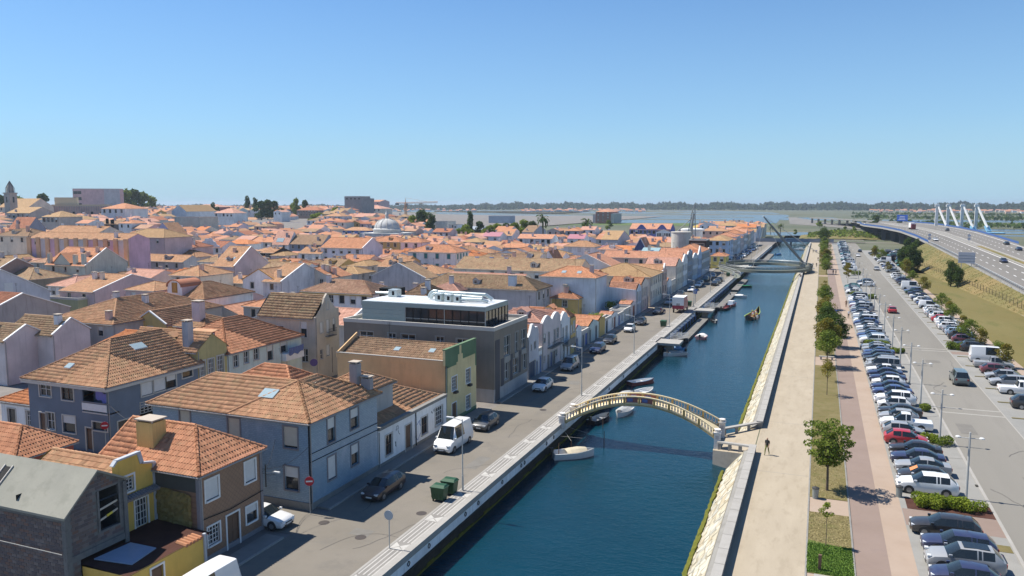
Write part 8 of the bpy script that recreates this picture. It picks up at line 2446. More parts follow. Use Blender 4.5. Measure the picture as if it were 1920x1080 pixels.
# ------------------------------------------------------------------ boats
def boat(label,x,y,rz,L,W,col,inner,cover=None,motor=True,cabin=False,name='motor_boat',prow=0.0,stripe=None,fb_=.55):
 o = empty(name,(x,y,WL),rz); tag(o,label,'boat')
 st = []
 for k in range(11):
  t = k/10; X = -L/2+L*t
  hw = W/2*(1-max(0,(t-.45)/.55)**2.2)*(.86+.14*min(1,t*4)); sh = fb_*(1+.35*max(0,t-.5)) + prow*max(0,(t-.8)/.2)**2
  if prow: hw *= min(1,.25+t*5); sh += prow*.5*max(0,(.12-t)/.12)**2
  st.append((X,max(hw,.02),sh))
 hull = MB(); ins = MB()
 for (x0,a,s0),(x1,b,s1) in zip(st,st[1:]):
  for s in (-1,1):
   hull.face([(x0,s*a*.72,-.12),(x1,s*b*.72,-.12),(x1,s*b,s1),(x0,s*a,s0)],col)
   hull.face([(x0,s*a,s0),(x1,s*b,s1),(x1,s*b*.86,s1),(x0,s*a*.86,s0)],stripe or col)
   ins.face([(x0,s*a*.86,s0),(x1,s*b*.86,s1),(x1,s*b*.7,.12),(x0,s*a*.7,.12)],inner)
  ins.face([(x0,-a*.7,.12),(x1,-b*.7,.12),(x1,b*.7,.12),(x0,a*.7,.12)],inner)
 x0,a,s0 = st[0]; hull.face([(x0,-a*.72,-.12),(x0,a*.72,-.12),(x0,a,s0),(x0,-a,s0)],col)
 hull.build('hull',o,smooth=50); ins.build('inner_lining',o)
 if cover:
  c = MB(); rs = random.Random(int(L*10))
  rows = []
  for k in range(3,9):
   X,a,s_ = st[k]; pk = .38*math.sin(math.pi*(k-1.5)/8.5)+rs.uniform(-.04,.04)
   rows.append([(X,-a*.93,s_+.03),(X,-a*.45,s_+pk*.8),(X,0,s_+pk),(X,a*.45,s_+pk*.8),(X,a*.93,s_+.03)])
  for r0,r1 in zip(rows,rows[1:]):
   for i in range(4): c.face([r0[i],r1[i],r1[i+1],r0[i+1]],cover)
  c.build('cover',o,smooth=30)
 else:
  for t in (.3,.55): m = MB(); m.box(-L/2+L*t-.12,-L/2+L*t+.12,-W*.38,W*.38,.3,.36,inner); m.build('thwart',o)
 if motor:
  m = MB(); m.box(-L/2-.25,-L/2+.05,-.16,.16,fb_+.05,fb_+.5,M_BLK2); m.tube((-L/2-.15,0,fb_),(-L/2-.2,0,-.2),.07,.07,M_BLK2,6); m.build('outboard_motor',o)
 if cabin:
  m = MB(); m.box(-L*.1,L*.15,-W*.3,W*.3,.3,1.3,M_WTRIM); m.build('cabin',o)
 return o
MB_W = plain('boat white',(.66,.66,.64),.35); MB_C = plain('tan boat cover',(.48,.42,.30),.8); MB_GC = plain('grey boat cover',(.34,.35,.34),.8); MB_B = plain('boat blue',(.06,.22,.42),.4); MB_R = plain('boat dull red',(.32,.10,.08),.5); MB_K = plain('boat black',(.02,.02,.025),.5); MB_G = plain('boat green',(.03,.28,.10),.4)
boat('white motorboat with a tan cover moored to a pole just before the footbridge',-22.9,74.9,.62,4.5,1.8,MB_W,MB_W,MB_C,stripe=MB_W,fb_=.68)
boat('white open boat under the far side of the footbridge',-21.9,104.0,1.2,5.2,1.9,MB_W,MB_W,None,motor=False)
boat('grey covered boat beside the white open boat behind the footbridge',-23.9,100.5,1.25,6.0,2.0,MB_K,MB_GC,MB_GC)
boat('blue rimmed rowing boat behind the white open boat',-23.4,110.2,.9,4.6,1.6,MB_R,MB_W,None,motor=False,stripe=MB_B)
boat('white boat with a blue motor bag below the footbridge arch',-22.0,93.0,-1.7,4.0,1.7,MB_W,MB_W,MB_GC)
boat('small dark boat in the shade below the left end of the footbridge',-23.9,89.0,1.3,4.4,1.6,MB_K,MB_GC,None)
boat('white motorboat with a grey cover moored before the first gangway',-22.7,133.4,-2.4,4.4,1.8,MB_W,MB_W,MB_GC)
boat('light blue covered boat under the concrete landing',-23.3,137.0,.5,4.0,1.6,MB_B,MB_B,plain('blue boat cover',(.18,.32,.50),.8))
boat('white and pink covered motorboat beside the first pontoon',-20.7,152.6,1.5,3.9,2.2,plain('boat pink',(.45,.20,.20),.5),MB_W,plain('white boat cover',(.62,.60,.57),.8))
boat('small black boat at the end of the first pontoon',-21.1,174.5,-1.3,3.8,1.6,MB_K,MB_GC,None)
boat('red and blue fishing boat beside the second pontoon',-20.6,205,1.3,6.0,2.1,MB_R,MB_B,None,cabin=True); boat('dark fishing boat behind the red and blue one',-21.2,198,1.35,6.5,2.1,MB_K,MB_R,None)
boat('white motorboat beside the end of the second pontoon',-20.6,224.5,-.2,4.6,1.8,MB_W,MB_W,MB_W); boat('bright green rimmed boat below the ring footbridge',-21.4,252.5,-.1,4.4,2.0,MB_K,MB_G,None,motor=False,stripe=MB_G)
boat('blue boat far beyond the ring footbridge',-19.5,420,1.2,7,2.4,MB_B,MB_B,None); boat('white boat beneath the road bridge',-10,470,0,7,2.4,MB_W,MB_W,None,cabin=True)
mol = boat('long decorated canal tour boat with a raised prow carrying passengers',-13.7,186.5,1.45,13.5,2.5,MB_K,plain('boat timber',(.28,.16,.07),.7),None,motor=False,name='tour_boat',prow=1.1,stripe=plain('lime green rim',(.30,.42,.05),.5),fb_=.7)
mol['category'] = 'tour boat'
for x,y,z in ((-24.2,73.9,1.6),(-20.8,79.2,1.8),(-23.9,77.3,1.0),(-23.6,131.4,1.2),(-22.8,86.2,1.3)):
 mb = MB(); mb.tube((0,0,-1.2),(0,.03,z),.05,.04,M_DOORB,6); o = mb.build('mooring_pole',None,(x,y,WL)); tag(o,'thin wooden mooring pole standing in the canal by the boats','mooring pole','mooring poles')
mb = MB()
for a,b in (((-25.4,72.4,-.3),(-24.6,74.2,-1.6)),((-25.4,79.5,-.4),(-21,79.3,-1.2)),((-25.4,76.0,-.5),(-23.0,78.4,-1.2)),((-25.4,79.0,-.6),(-23.9,77.3,-1.3))): mb.tube(a,b,.012,.012,M_CALW,3)
tag(mb.build('mooring_ropes'),'pale mooring ropes running from the canal wall to the covered motorboat','rope')
# wires over the side street
mb = MB()
for a,b in (((-37.4,44.4,4.6),(-36.3,48.5,5.2)),((-37.4,44.4,4.4),(-39.5,48.5,5.4)),((-37.4,44.4,4.3),(-38.6,48.5,3.6)),((-62.4,52.6,5.2),(-53,49,4.6))):
 A,B = Vector(a),Vector(b); p = A
 for k in range(1,7): q = A.lerp(B,k/6) - Vector((0,0,.5*math.sin(math.pi*k/6))); mb.tube(p,q,.018,.018,M_BLK2,4); p = q
tag(mb.build('overhead_wires'),'sagging black overhead wires strung across the side street','wire')
o = empty('wall_lamp',(-37.3,44.6,0)); tag(o,'grey wall mounted street lamp on the corner of the brown tiled house','street lamp'); mb = MB(); mb.tube((0,0,3.2),(0,0,4.9),.05,.05,M_BLK2,6); mb.tube((0,0,4.3),(.7,.2,4.35),.03,.03,M_LAMP,5); mb.build('pole',o); mb = MB(); mb.box(.6,1.1,.1,.3,4.3,4.4,M_LAMPW); mb.build('lamp_head',o)
# ------------------------------------------------------------------ plants
def leaf_mat(name,c1,c2):
 t = NT(name)
 n = t.noise(1.3,t.pos(),3); oi = t.n("ShaderNodeObjectInfo")
 col = t.mix(t.ramp(n,[(.35,(0,0,0)),(.65,(1,1,1))]),c1,c2)
 d = t.n("ShaderNodeBsdfDiffuse"); tr = t.n("ShaderNodeBsdfTranslucent"); mx = t.n("ShaderNodeMixShader")
 mx.inputs[0].default_value = .28
 t.l(col,d.inputs[0]); t.l(t.mix(.5,col,scl(c2,1.4)),tr.inputs[0]); t.l(d.outputs[0],mx.inputs[1]); t.l(tr.outputs[0],mx.inputs[2]); t.l(mx.outputs[0],t.out.inputs[0])
 return t.m
ML_G = leaf_mat('mid green leaves',(.10,.15,.025),(.18,.22,.045)); ML_D = leaf_mat('dark green leaves',(.04,.075,.022),(.085,.12,.03)); ML_Y = leaf_mat('yellow green leaves',(.15,.21,.025),(.23,.27,.04))
ML_A = leaf_mat('autumn tinged leaves',(.12,.14,.025),(.22,.17,.035)); ML_B = leaf_mat('blue green far leaves',(.03,.05,.03),(.06,.08,.04))
M_BARK = ground_mat('grey brown bark',(.10,.075,.055),(.15,.12,.09),3,20,bump=.03)
def leaves(n,blobs,size,mat,seed,name='crown'):
 """leaf faces spread through overlapping clumps; blobs = (x,y,z,rx,ry,rz)"""
 rs = np.random.RandomState(seed); B = np.array(blobs); vol = B[:,3]*B[:,4]*B[:,5]; idx = rs.choice(len(B),n,p=vol/vol.sum())
 d = rs.normal(size=(n,3)); d /= np.linalg.norm(d,axis=1)[:,None]; r = rs.uniform(.35,1,n)**.5
 c = B[idx,:3] + d*r[:,None]*B[idx,3:]
 a = rs.normal(size=(n,3)); a /= np.linalg.norm(a,axis=1)[:,None]; b = np.cross(a,d+rs.normal(size=(n,3))*.6); b /= np.linalg.norm(b,axis=1)[:,None]+1e-9
 s = size*rs.uniform(.6,1.3,n)[:,None]
 V = np.stack([c-a*s,c+b*s*.55,c+a*s,c-b*s*.55],1).reshape(-1,3)
 me = bpy.data.meshes.new(name); me.vertices.add(len(V)); me.vertices.foreach_set('co',V.ravel()); me.loops.add(n*4); me.loops.foreach_set('vertex_index',np.arange(n*4,dtype=np.int32))
 me.polygons.add(n); me.polygons.foreach_set('loop_start',np.arange(0,n*4,4,dtype=np.int32)); me.polygons.foreach_set('loop_total',np.full(n,4,dtype=np.int32))
 me.materials.append(mat); me.update(calc_edges=True); return me
def blobs_round(rs,h0,h1,r,n=14):
 out = []
 for k in range(n):
  a,q,z = rs.uniform(0,6.28),rs.uniform(.2,.85)*r,rs.uniform(h0,h1)
  f = math.sin(math.pi*min(1,max(.12,(z-h0)/(h1-h0)*.85+.15)))
  s = rs.uniform(.28,.48)*r; out.append((q*f*math.cos(a),q*f*math.sin(a),z,s*1.1,s*1.1,s*.8))
 return out
_tp = {}
def tree_proto(kind,seed=0):
 key = (kind,seed)
 if key in _tp: return _tp[key]
 rs = random.Random(seed+3); tk = MB()
 def trunk(h,r,br,spread,z0):
  p = Vector((0,0,0));
  for k in range(4): q = Vector((rs.uniform(-.06,.06)*k,rs.uniform(-.06,.06)*k,h*(k+1)/4)); tk.tube(p,q,r*(1-.16*k),r*(1-.16*(k+1)),M_BARK,7); p = q
  for k in range(br): a = 6.28*k/br+rs.uniform(-.3,.3); b = Vector((0,0,z0+rs.uniform(0,.5)*(h-z0))); e = b + Vector((math.cos(a)*spread,math.sin(a)*spread,rs.uniform(.5,1.1)*spread)); m = b.lerp(e,.5)+Vector((0,0,.1)); tk.tube(b,m,r*.45,r*.3,M_BARK,5); tk.tube(m,e,r*.3,r*.1,M_BARK,5)
 if kind == 'near': trunk(4.6,.12,11,1.5,1.9); cr = leaves(4400,[(rs.uniform(.5,1.0)*2.0*math.cos(a)*f,rs.uniform(.5,1.0)*2.0*math.sin(a)*f,z,.62,.62,.30) for a,z,f in [(k*2.4,2.3+3.5*k/30,math.sin(math.pi*(.25+.68*(1-k/30)))) for k in range(31)] for _ in (0,)] + [(0,0,3.6,.9,.9,1.4),(0,0,5.2,.6,.6,.7)],.12,ML_G,seed)
 elif kind == 'sapling': trunk(2.6,.03,3,.35,2.0); cr = leaves(420,blobs_round(rs,2.2,3.1,.5,7),.075,ML_Y,seed)
 elif kind == 'sparse': trunk(3.4,.05,6,.8,2.0); cr = leaves(700,blobs_round(rs,2.2,4.0,1.25,9),.10,ML_A,seed)
 elif kind in ('row','rowdark','rowautumn'): trunk(4.0,.10,8,1.2,1.8); cr = leaves(3000,blobs_round(rs,2.0,5.2,2.1,22),.15,{'row': ML_G,'rowdark': ML_D,'rowautumn': ML_A}[kind],seed)
 elif kind == 'street': trunk(3.0,.08,7,.9,1.3); cr = leaves(1500,blobs_round(rs,1.5,4.1,1.8,15),.14,ML_G if seed % 2 else ML_A,seed)
 elif kind == 'small': trunk(2.2,.05,4,.5,1.2); cr = leaves(700,blobs_round(rs,1.5,3.4,.95,8),.13,ML_A,seed)
 elif kind == 'cypress': trunk(2.0,.2,0,0,1); cr = leaves(3200,[(rs.uniform(-.5,.5),rs.uniform(-.5,.5),.8+k*.42,1.7*math.sin(math.pi*(.12+.8*(1-k/16)))**.7,1.7*math.sin(math.pi*(.12+.8*(1-k/16)))**.7,.7) for k in range(16)],.20,ML_D,seed)
 elif kind == 'far': trunk(5,.3,5,2,2); cr = leaves(1500,blobs_round(rs,2.5,10,4.6,16),.62,[ML_G,ML_Y,ML_D][seed % 3],seed)
 elif kind == 'poplar': trunk(8,.3,0,0,2); cr = leaves(1500,[(rs.uniform(-.7,.7),rs.uniform(-.7,.7),2+k,2.3*math.sin(math.pi*(.1+.85*(1-k/15)))**.6,2.3*math.sin(math.pi*(.1+.85*(1-k/15)))**.6,1.4) for k in range(15)],.5,ML_D,seed)
 elif kind == 'palm':
  tk.tube((0,0,0),(0,0,9),.4,.3,M_BARK,8); mb = MB()
  for k in range(34):
   a = rs.uniform(0,6.28); el = rs.uniform(-.2,1.3); p = Vector((0,0,9));
   for j in range(6):
    q = p + Vector((math.cos(a)*math.cos(el-.32*j),math.sin(a)*math.cos(el-.32*j),math.sin(el-.32*j)))*.75; s = Vector((-math.sin(a),math.cos(a),0))*.32
    mb.face([p-s,p,q,q-s*.8-Vector((0,0,.15))],ML_D); mb.face([p+s,p,q,q+s*.8-Vector((0,0,.15))],ML_D); p = q
  cr = mb.mesh('crown')
 _tp[key] = (tk.mesh('trunk',smooth=50),cr); return _tp[key]
def tree(label,kind,x,y,z=0,seed=0,s=1.0,sz=None,group=None,name='tree'):
 o = empty(name,(x,y,z),R_.uniform(0,6.28)); tag(o,label,'tree',group); t,c = tree_proto(kind,seed)
 a = put(t,'trunk',o); b = put(c,'crown',o); sz = sz or s
 a.scale = (s,s,sz); b.scale = (s,s,sz); return o
tree('leafy green street tree with a broad crown, nearest on the grass strip','near',1.4,68.2,s=1.0)
tree('staked sapling with a small tuft of leaves at the foot of the grass strip','sapling',1.25,56.6,name='sapling')
tree('thin tree with sparse drooping leaves on the grass strip','sparse',1.6,103.4)
tree('thin bare stemmed young tree behind the thin sparse tree','sparse',1.7,111.5,s=.8,seed=4)
for k,(y,kd,s,nm) in enumerate(((121.3,'row',1.0,'round tree over the slatted bench'),(131,'rowautumn',1.05,'brownish tree behind the round bench tree'),(139,'rowdark',1.1,'dark glossy tree bulging towards the pink path'),(150,'rowdark',1.0,'dark tree in the middle of the clump'),(158,'row',.95,'green tree behind the dark middle tree'),(167,'rowautumn',1.0,'olive tinged tree towards the far end of the clump'),(189,'row',1.0,'round tree at the far end of the clump'),(219,'sparse',.9,'small tree standing apart beyond the clump'),(285,'row',1.0,'tree beside the ring footbridge mast'),(306,'row',1.05,'second tree beyond the mast'),(331,'rowautumn',1.1,'third tree beyond the mast'),(362,'row',1.2,'fourth tree beyond the mast'),(396,'row',1.2,'fifth tree beyond the mast'),(440,'row',1.2,'sixth tree beyond the mast'),(505,'rowdark',1.9,'large dark tree at the head of the canal'))):
 tree(nm,kd,1.5+(1.6 if 'bulging' in nm else .2 if y < 260 else 1.0),y,seed=k % 3,s=s,group='trees on the grass strip')
for k,(x,y,s,nm) in enumerate(((25.9,130.5,.95,'tree shading the silver estate at the right edge'),(26.2,137.5,.8,'pale tree behind the white van'),(25.6,146.5,.9,'yellowish tree beside the round dark one'),(24.6,151.5,1.15,'round dark tree over the parked cars'),(25.4,162.5,.9,'tree midway along the right hand row'),(25.6,177,1.1,'dark tree midway along the right hand row'),(26,184,.95,'light green tree behind the dark one in the right hand row'),(26,196,1.1,'dark tree over the white vans'),(26.2,232,1.2,'dark spreading tree beside the far white van'),(26.5,262,1.1,'light green tree beside the dark cypresses'),(26.8,284,1.5,'yellow green tree in front of the dark cypresses'),(28,296,1.5,'green tree left of the dark cypresses'),(22.5,300,1,'small tree by the far cars'),(24,352,1.5,'yellow green tree in the far car park'),(22.5,372,1.4,'second yellow green tree in the far car park'),(24,395,1.3,'third tree in the far car park'))):
 tree(nm,'street',x,y,seed=k % 4,s=s*.85,group='trees of the right hand parking row')
for x,y,s,nm in ((36,256,1.0,'lone dark cypress on the lawn'),(37.4,253,.8,'smaller half of the lone cypress pair on the lawn'),(41.5,250,.35,'low dark shrub by the wire fence'),(28.2,311,1.15,'left dark cypress of the group by the lawn'),(30.8,308,1.35,'tallest dark cypress of the group by the lawn'),(33,312,1.0,'right dark cypress of the group by the lawn'),(38.5,405,1.1,'dark conifer in front of the viaduct'),(43,412,1.0,'second dark conifer in front of the viaduct')):
 tree(nm,'cypress',x,y,s=s,name='cypress')
for x,y,nm in ((8.4,255,'small golden tree at the end of the parked row'),(8.5,273,'second small golden tree at the end of the parked row'),(8.8,283,'third small golden tree at the end of the parked row')): tree(nm,'small',x,y,s=1.3)
def hedge(label,x0,x1,y0,y1,h,mat=None,n=None,z=0,name='hedge',cat='hedge'):
 cx,cy = (x0+x1)/2,(y0+y1)/2; rs = random.Random(int(x0*7+y0)); bl = []
 m = max(3,int((x1-x0)*(y1-y0)*3.2))
 for k in range(m): bl.append((rs.uniform(x0,x1)-cx,rs.uniform(y0,y1)-cy,h*.5+rs.uniform(-.1,.1)*h,.55,.5,h*.5))
 o = put(leaves(n or int(900*(x1-x0)*(y1-y0)),bl,.085 if y0 < 120 else .14,mat or ML_G,int(y0),name),name,None,(cx,cy,z)); tag(o,label,cat); return o
hedge('long clipped green hedge at the end of a parking row, nearest the camera',8.1,13.0,67.0,68.3,.95,ML_Y,7500)
sheet('hedge_bed',[(7.3,66.4),(13.6,66.4),(13.6,69.0),(7.3,69.0)],.006,M_TERR); sheet('brick_crossing',[(6.9,62.9),(13.45,62.9),(13.45,66.35),(6.9,66.35)],.004,M_PINK); sheet('dry_verge',[(11.4,60.2),(13.3,60.2),(13.3,61.4),(11.4,61.4)],.02,M_DRY); sheet('red_crossing',[(20.5,139.6),(25.6,139.6),(25.6,142.2),(20.5,142.2)],.004,M_PINK)
for lb,a in (('green hedge among the silver cars at the second lamp cluster',(8.0,11.6,142.6,143.9,1.0)),('short hedge at the foot of a car park lamp',(11.4,13.1,137.0,138.2,.8)),('green hedge beside the third lamp cluster',(12.0,13.6,213.6,216.5,1.2)),('long hedge between the silver cars far along the row',(8.0,10.8,219.4,222,1.1)),('bush at the foot of the lamp beside the white hatchback',(11.9,12.7,99.0,100.2,.9)),('bush beside the lamp behind the red hatchback',(11.6,12.8,85.3,86.8,.9)),('bright green shrub behind the red hatchback',(9.6,11.6,86.1,86.6,.9)),('round dark bush at the kerb of the right hand row',(20.6,22.9,143.4,144.8,1.3)),('long hedge near the golden trees',(10.6,13.2,285,287,1.4)),('dense green bush beside the grey penthouse',(-60.5,-57.4,93.0,97.5,7.2))):
 hedge(lb,*a,mat=ML_G if 'bright' not in lb else ML_Y,n=1600 if a[4] < 5 else 4500)
for k,(x,y) in enumerate(GARDEN): hedge('%s garden shrub behind the low street walls' % ['tall','bushy','low','spreading','olive','flowering','pale','dark','feathery','potted','trailing'][k],x-.9,x+.9,y-.7,y+.7,1.4+.35*(k % 4),(ML_Y,ML_G,ML_A)[k % 3],700,z=.9 if y < 150 else 1.6,name='shrub',cat='shrub')
sheet('garden_terrace',[(-47,137.8),(-37.4,137.8),(-37.4,163.2),(-47,163.2)],.9,M_CONC)
# trees scattered in and beyond the town
def at_px(px,D): R = (px-960)/1450*D; ca,sa = math.cos(rad(21.69)),math.sin(rad(21.69)); return (R*ca-D*sa,R*sa+D*ca)
FT = [(8,620,'far',30,1.8,'dark tree crown behind the bell tower'),(40,640,'far',29,1.6,'green tree right of the bell tower'),(86,700,'far',32,2.0,'round green tree left of the theatre block'),(225,760,'far',35,2.2,'left part of the wooded hilltop beside the theatre'),(240,770,'far',37,2.4,'highest crown of the wooded hilltop'),(256,780,'far',37,2.4,'broad crown on the wooded hilltop'),(272,790,'far',34,2.2,'lower crown on the wooded hilltop'),(287,800,'far',31,1.9,'right end of the wooded hilltop'),(403,700,'poplar',26,1.1,'pointed conifer left of the poplars'),(410,690,'poplar',22,1.0,'shorter conifer beside the pointed one'),
 (466,800,'poplar',33,1.3,'tall dark poplar on the skyline'),(481,790,'poplar',31,1.2,'second dark poplar on the skyline'),(492,720,'far',26,1.7,'dark tree mass left of the red roofs'),(504,730,'far',27,1.7,'second crown of the dark tree mass'),(516,740,'far',26,1.6,'third crown of the dark tree mass'),(530,660,'far',20,1.3,'light green tree at the foot of the dark mass'),(557,800,'far',29,1.2,'green umbrella shaped tree left of the red roofed row'),(574,800,'far',27,1.3,'second umbrella shaped tree'),(600,590,'far',17,1.4,'bright yellow green tree below the red roofed row'),(590,585,'far',16,1.2,'bright green crown beside the yellow green one'),(632,640,'far',21,1.6,'lime green tree left of the silo'),(645,650,'far',20,1.3,'lime green crown at the foot of the silo'),
 (774,520,'far',16,1.0,'round tree left of the tall park trees'),(789,530,'poplar',21,1.5,'tallest leafy tree near the crane'),(795,535,'far',18,1.1,'green crown under the crane'),(808,500,'poplar',19,1.35,'dark pointed tree under the crane jib'),(882,520,'poplar',20,.95,'slim cypress like tree beside the lagoon trees'),(862,470,'far',9,1.0,'bright green tree at the left of the park'),(874,480,'far',11,1.1,'green park tree beside the grey sheet roof'),(900,520,'far',12,1.1,'park tree right of the slim cypress'),(918,500,'far',10,1.1,'bright park tree before the blue warehouse'),(932,500,'far',11,1.2,'second bright park tree before the blue warehouse'),(948,510,'far',11,1.2,'dark park tree before the blue warehouse'),(965,515,'far',11,1.2,'park tree below the blue warehouse'),(982,520,'far',13,1.3,'park tree right of the blue warehouse'),(998,520,'far',12,1.2,'dark park tree near the left palm'),(1057,450,'far',9,1.1,'round lime green tree between the two palms'),
 (1018,470,'palm',16,1.25,'tall palm at the left'),(1101,460,'palm',14,1.15,'palm left of the brick red apartment block'),(1140,700,'far',9,.8,'lone tree on the salt flat'),(1444,610,'palm',6,.6,'small palm at the head of the canal'),(1462,600,'palm',8,.8,'taller palm at the head of the canal'),(1490,610,'far',4,.45,'low bush right of the palms'),(1535,800,'far',6,.8,'round bush beside the slip road'),(1571,640,'far',4,.5,'scrub bush on the mound'),(1583,650,'far',5,.55,'second scrub bush on the mound'),(1600,660,'far',5,.5,'third scrub bush on the mound'),
 (1640,720,'far',13,1.3,'dark tree beside the blue motorway sign'),(1685,700,'far',9,1.0,'dark bush beyond the viaduct crest'),(1698,720,'far',9,1.0,'second dark bush beyond the viaduct crest'),(1905,330,'far',6,.5,'bright bush right of the motorway')]
for k,(px,D,kd,top,s,nm) in enumerate(FT):
 x,y = at_px(px,D); H0 = {'far': 10.5,'poplar': 17.5,'palm': 9.8}[kd]*(s if kd == 'far' else 1); zb = hill(x,y) if x < -25 else 0
 tree(nm,kd,x,y,z=zb-.3,seed=(k % 3 if 'dark' not in nm else 2) if kd == 'far' and 'bright' not in nm and 'lime' not in nm else (1 if kd == 'far' else 0),s=s,sz=max(.3,(top-zb)/H0*(s if kd == 'far' else 1)),name='palm_tree' if kd == 'palm' else 'tree')
# forest on the horizon, scrub and far village
rs = np.random.RandomState(5)
def scatter_mass(name,label,n,fn,mat,kind='stuff',cat='forest'):
 P = np.array([fn(rs) for _ in range(n)]); s = P[:,3:4]
 a = rs.normal(size=(n,3)); a /= np.linalg.norm(a,axis=1)[:,None]; b = np.cross(a,rs.normal(size=(n,3))); b /= np.linalg.norm(b,axis=1)[:,None]
 V = np.stack([P[:,:3]-a*s,P[:,:3]+b*s*.7,P[:,:3]+a*s,P[:,:3]-b*s*.7],1).reshape(-1,3)
 mb = MB(); me = bpy.data.meshes.new(name); me.from_pydata(V.tolist(),[],np.arange(n*4).reshape(-1,4).tolist()); me.materials.append(mat); tag(put(me,name),label,cat,kind=kind)
def forest(r):
 az = rad(r.uniform(-58,16)); D = r.uniform(3100,4300); x,y = D*math.sin(az),D*math.cos(az)
 t = math.degrees(az); H = 20+4*math.sin(t*1.7)+3*math.sin(t*5.3+1)+2*math.sin(t*17)+1.5*math.sin(t*41); H *= .62 if t < -24 else 1;
 return (x,y,-.8+r.uniform(0,1)**.7*max(8,H)*(D/3400),r.uniform(5,12))
scatter_mass('horizon_forest','long low dark band of pine woods along the horizon',26000,forest,ML_B)
def scrub(r):
 az = rad(r.uniform(2,18)); D = r.uniform(900,2300); return (D*math.sin(az),D*math.cos(az),-.8+r.uniform(0,4),r.uniform(1.5,4)) if math.sin(D*.013+az*9) > .35 else (D*math.sin(az),D*math.cos(az),-.8,.5)
scatter_mass('marsh_scrub','dark green scrub and tree belts on the marsh right of the motorway',6000,scrub,ML_D,cat='scrub')
def bank_weeds(r):
 s = round(r.uniform(1.0,5.0)*14)/14+r.normal()*.012; p = hp(max(1,s),0); t = r.uniform(0,1); toe = p[0]-1.2-1.7*p[2]; return (p[0]-1.2+(toe-p[0]+1.2)*t,p[1],(p[2]-.05)*(1-t)+r.uniform(0,.5),r.uniform(.05,.13))
scatter_mass('bank_weeds','rough green and straw weeds on the motorway embankment',9000,bank_weeds,leaf_mat('weed leaves',(.10,.11,.03),(.22,.18,.07)),cat='weeds')
def mound(r): x,y = r.uniform(-8,40),r.uniform(596,655); return (x,y,2.4*math.sin(math.pi*(x+14)/58)*math.sin(math.pi*(y-590)/77)*1.6+r.uniform(-.5,.6),r.uniform(.4,1.3))
scatter_mass('mound_scrub','scrubby green growth on the mound beyond the car park',1800,mound,ML_G,cat='scrub')
mb = MB(); rs2 = random.Random(31)
for k in range(300):
 az = rad(rs2.choice((rs2.uniform(-21,-12),rs2.uniform(3,14),rs2.uniform(-46,-24)))); D = rs2.uniform(2300,3100); x,y = D*math.sin(az),D*math.cos(az); w,d,h = rs2.uniform(7,12),rs2.uniform(7,12),rs2.uniform(2,5)
 mb.box(x-w/2,x+w/2,y-d/2,y+d/2,-.8,h,wall_mat(rs2.choice(('white','cream','salmonwall'))))
 t = tile_mat(rs2.choice(('salmon','orange','pink'))); mb.raw([(x-w/2-.4,y-d/2-.4,h),(x+w/2+.4,y-d/2-.4,h),(x+w/2+.4,y,h+2.4),(x-w/2-.4,y,h+2.4)],[(0,1,2,3)],t)
tag(mb.build('distant_village'),'scattered white far villages with salmon roofs in front of the woods','village',kind='stuff')

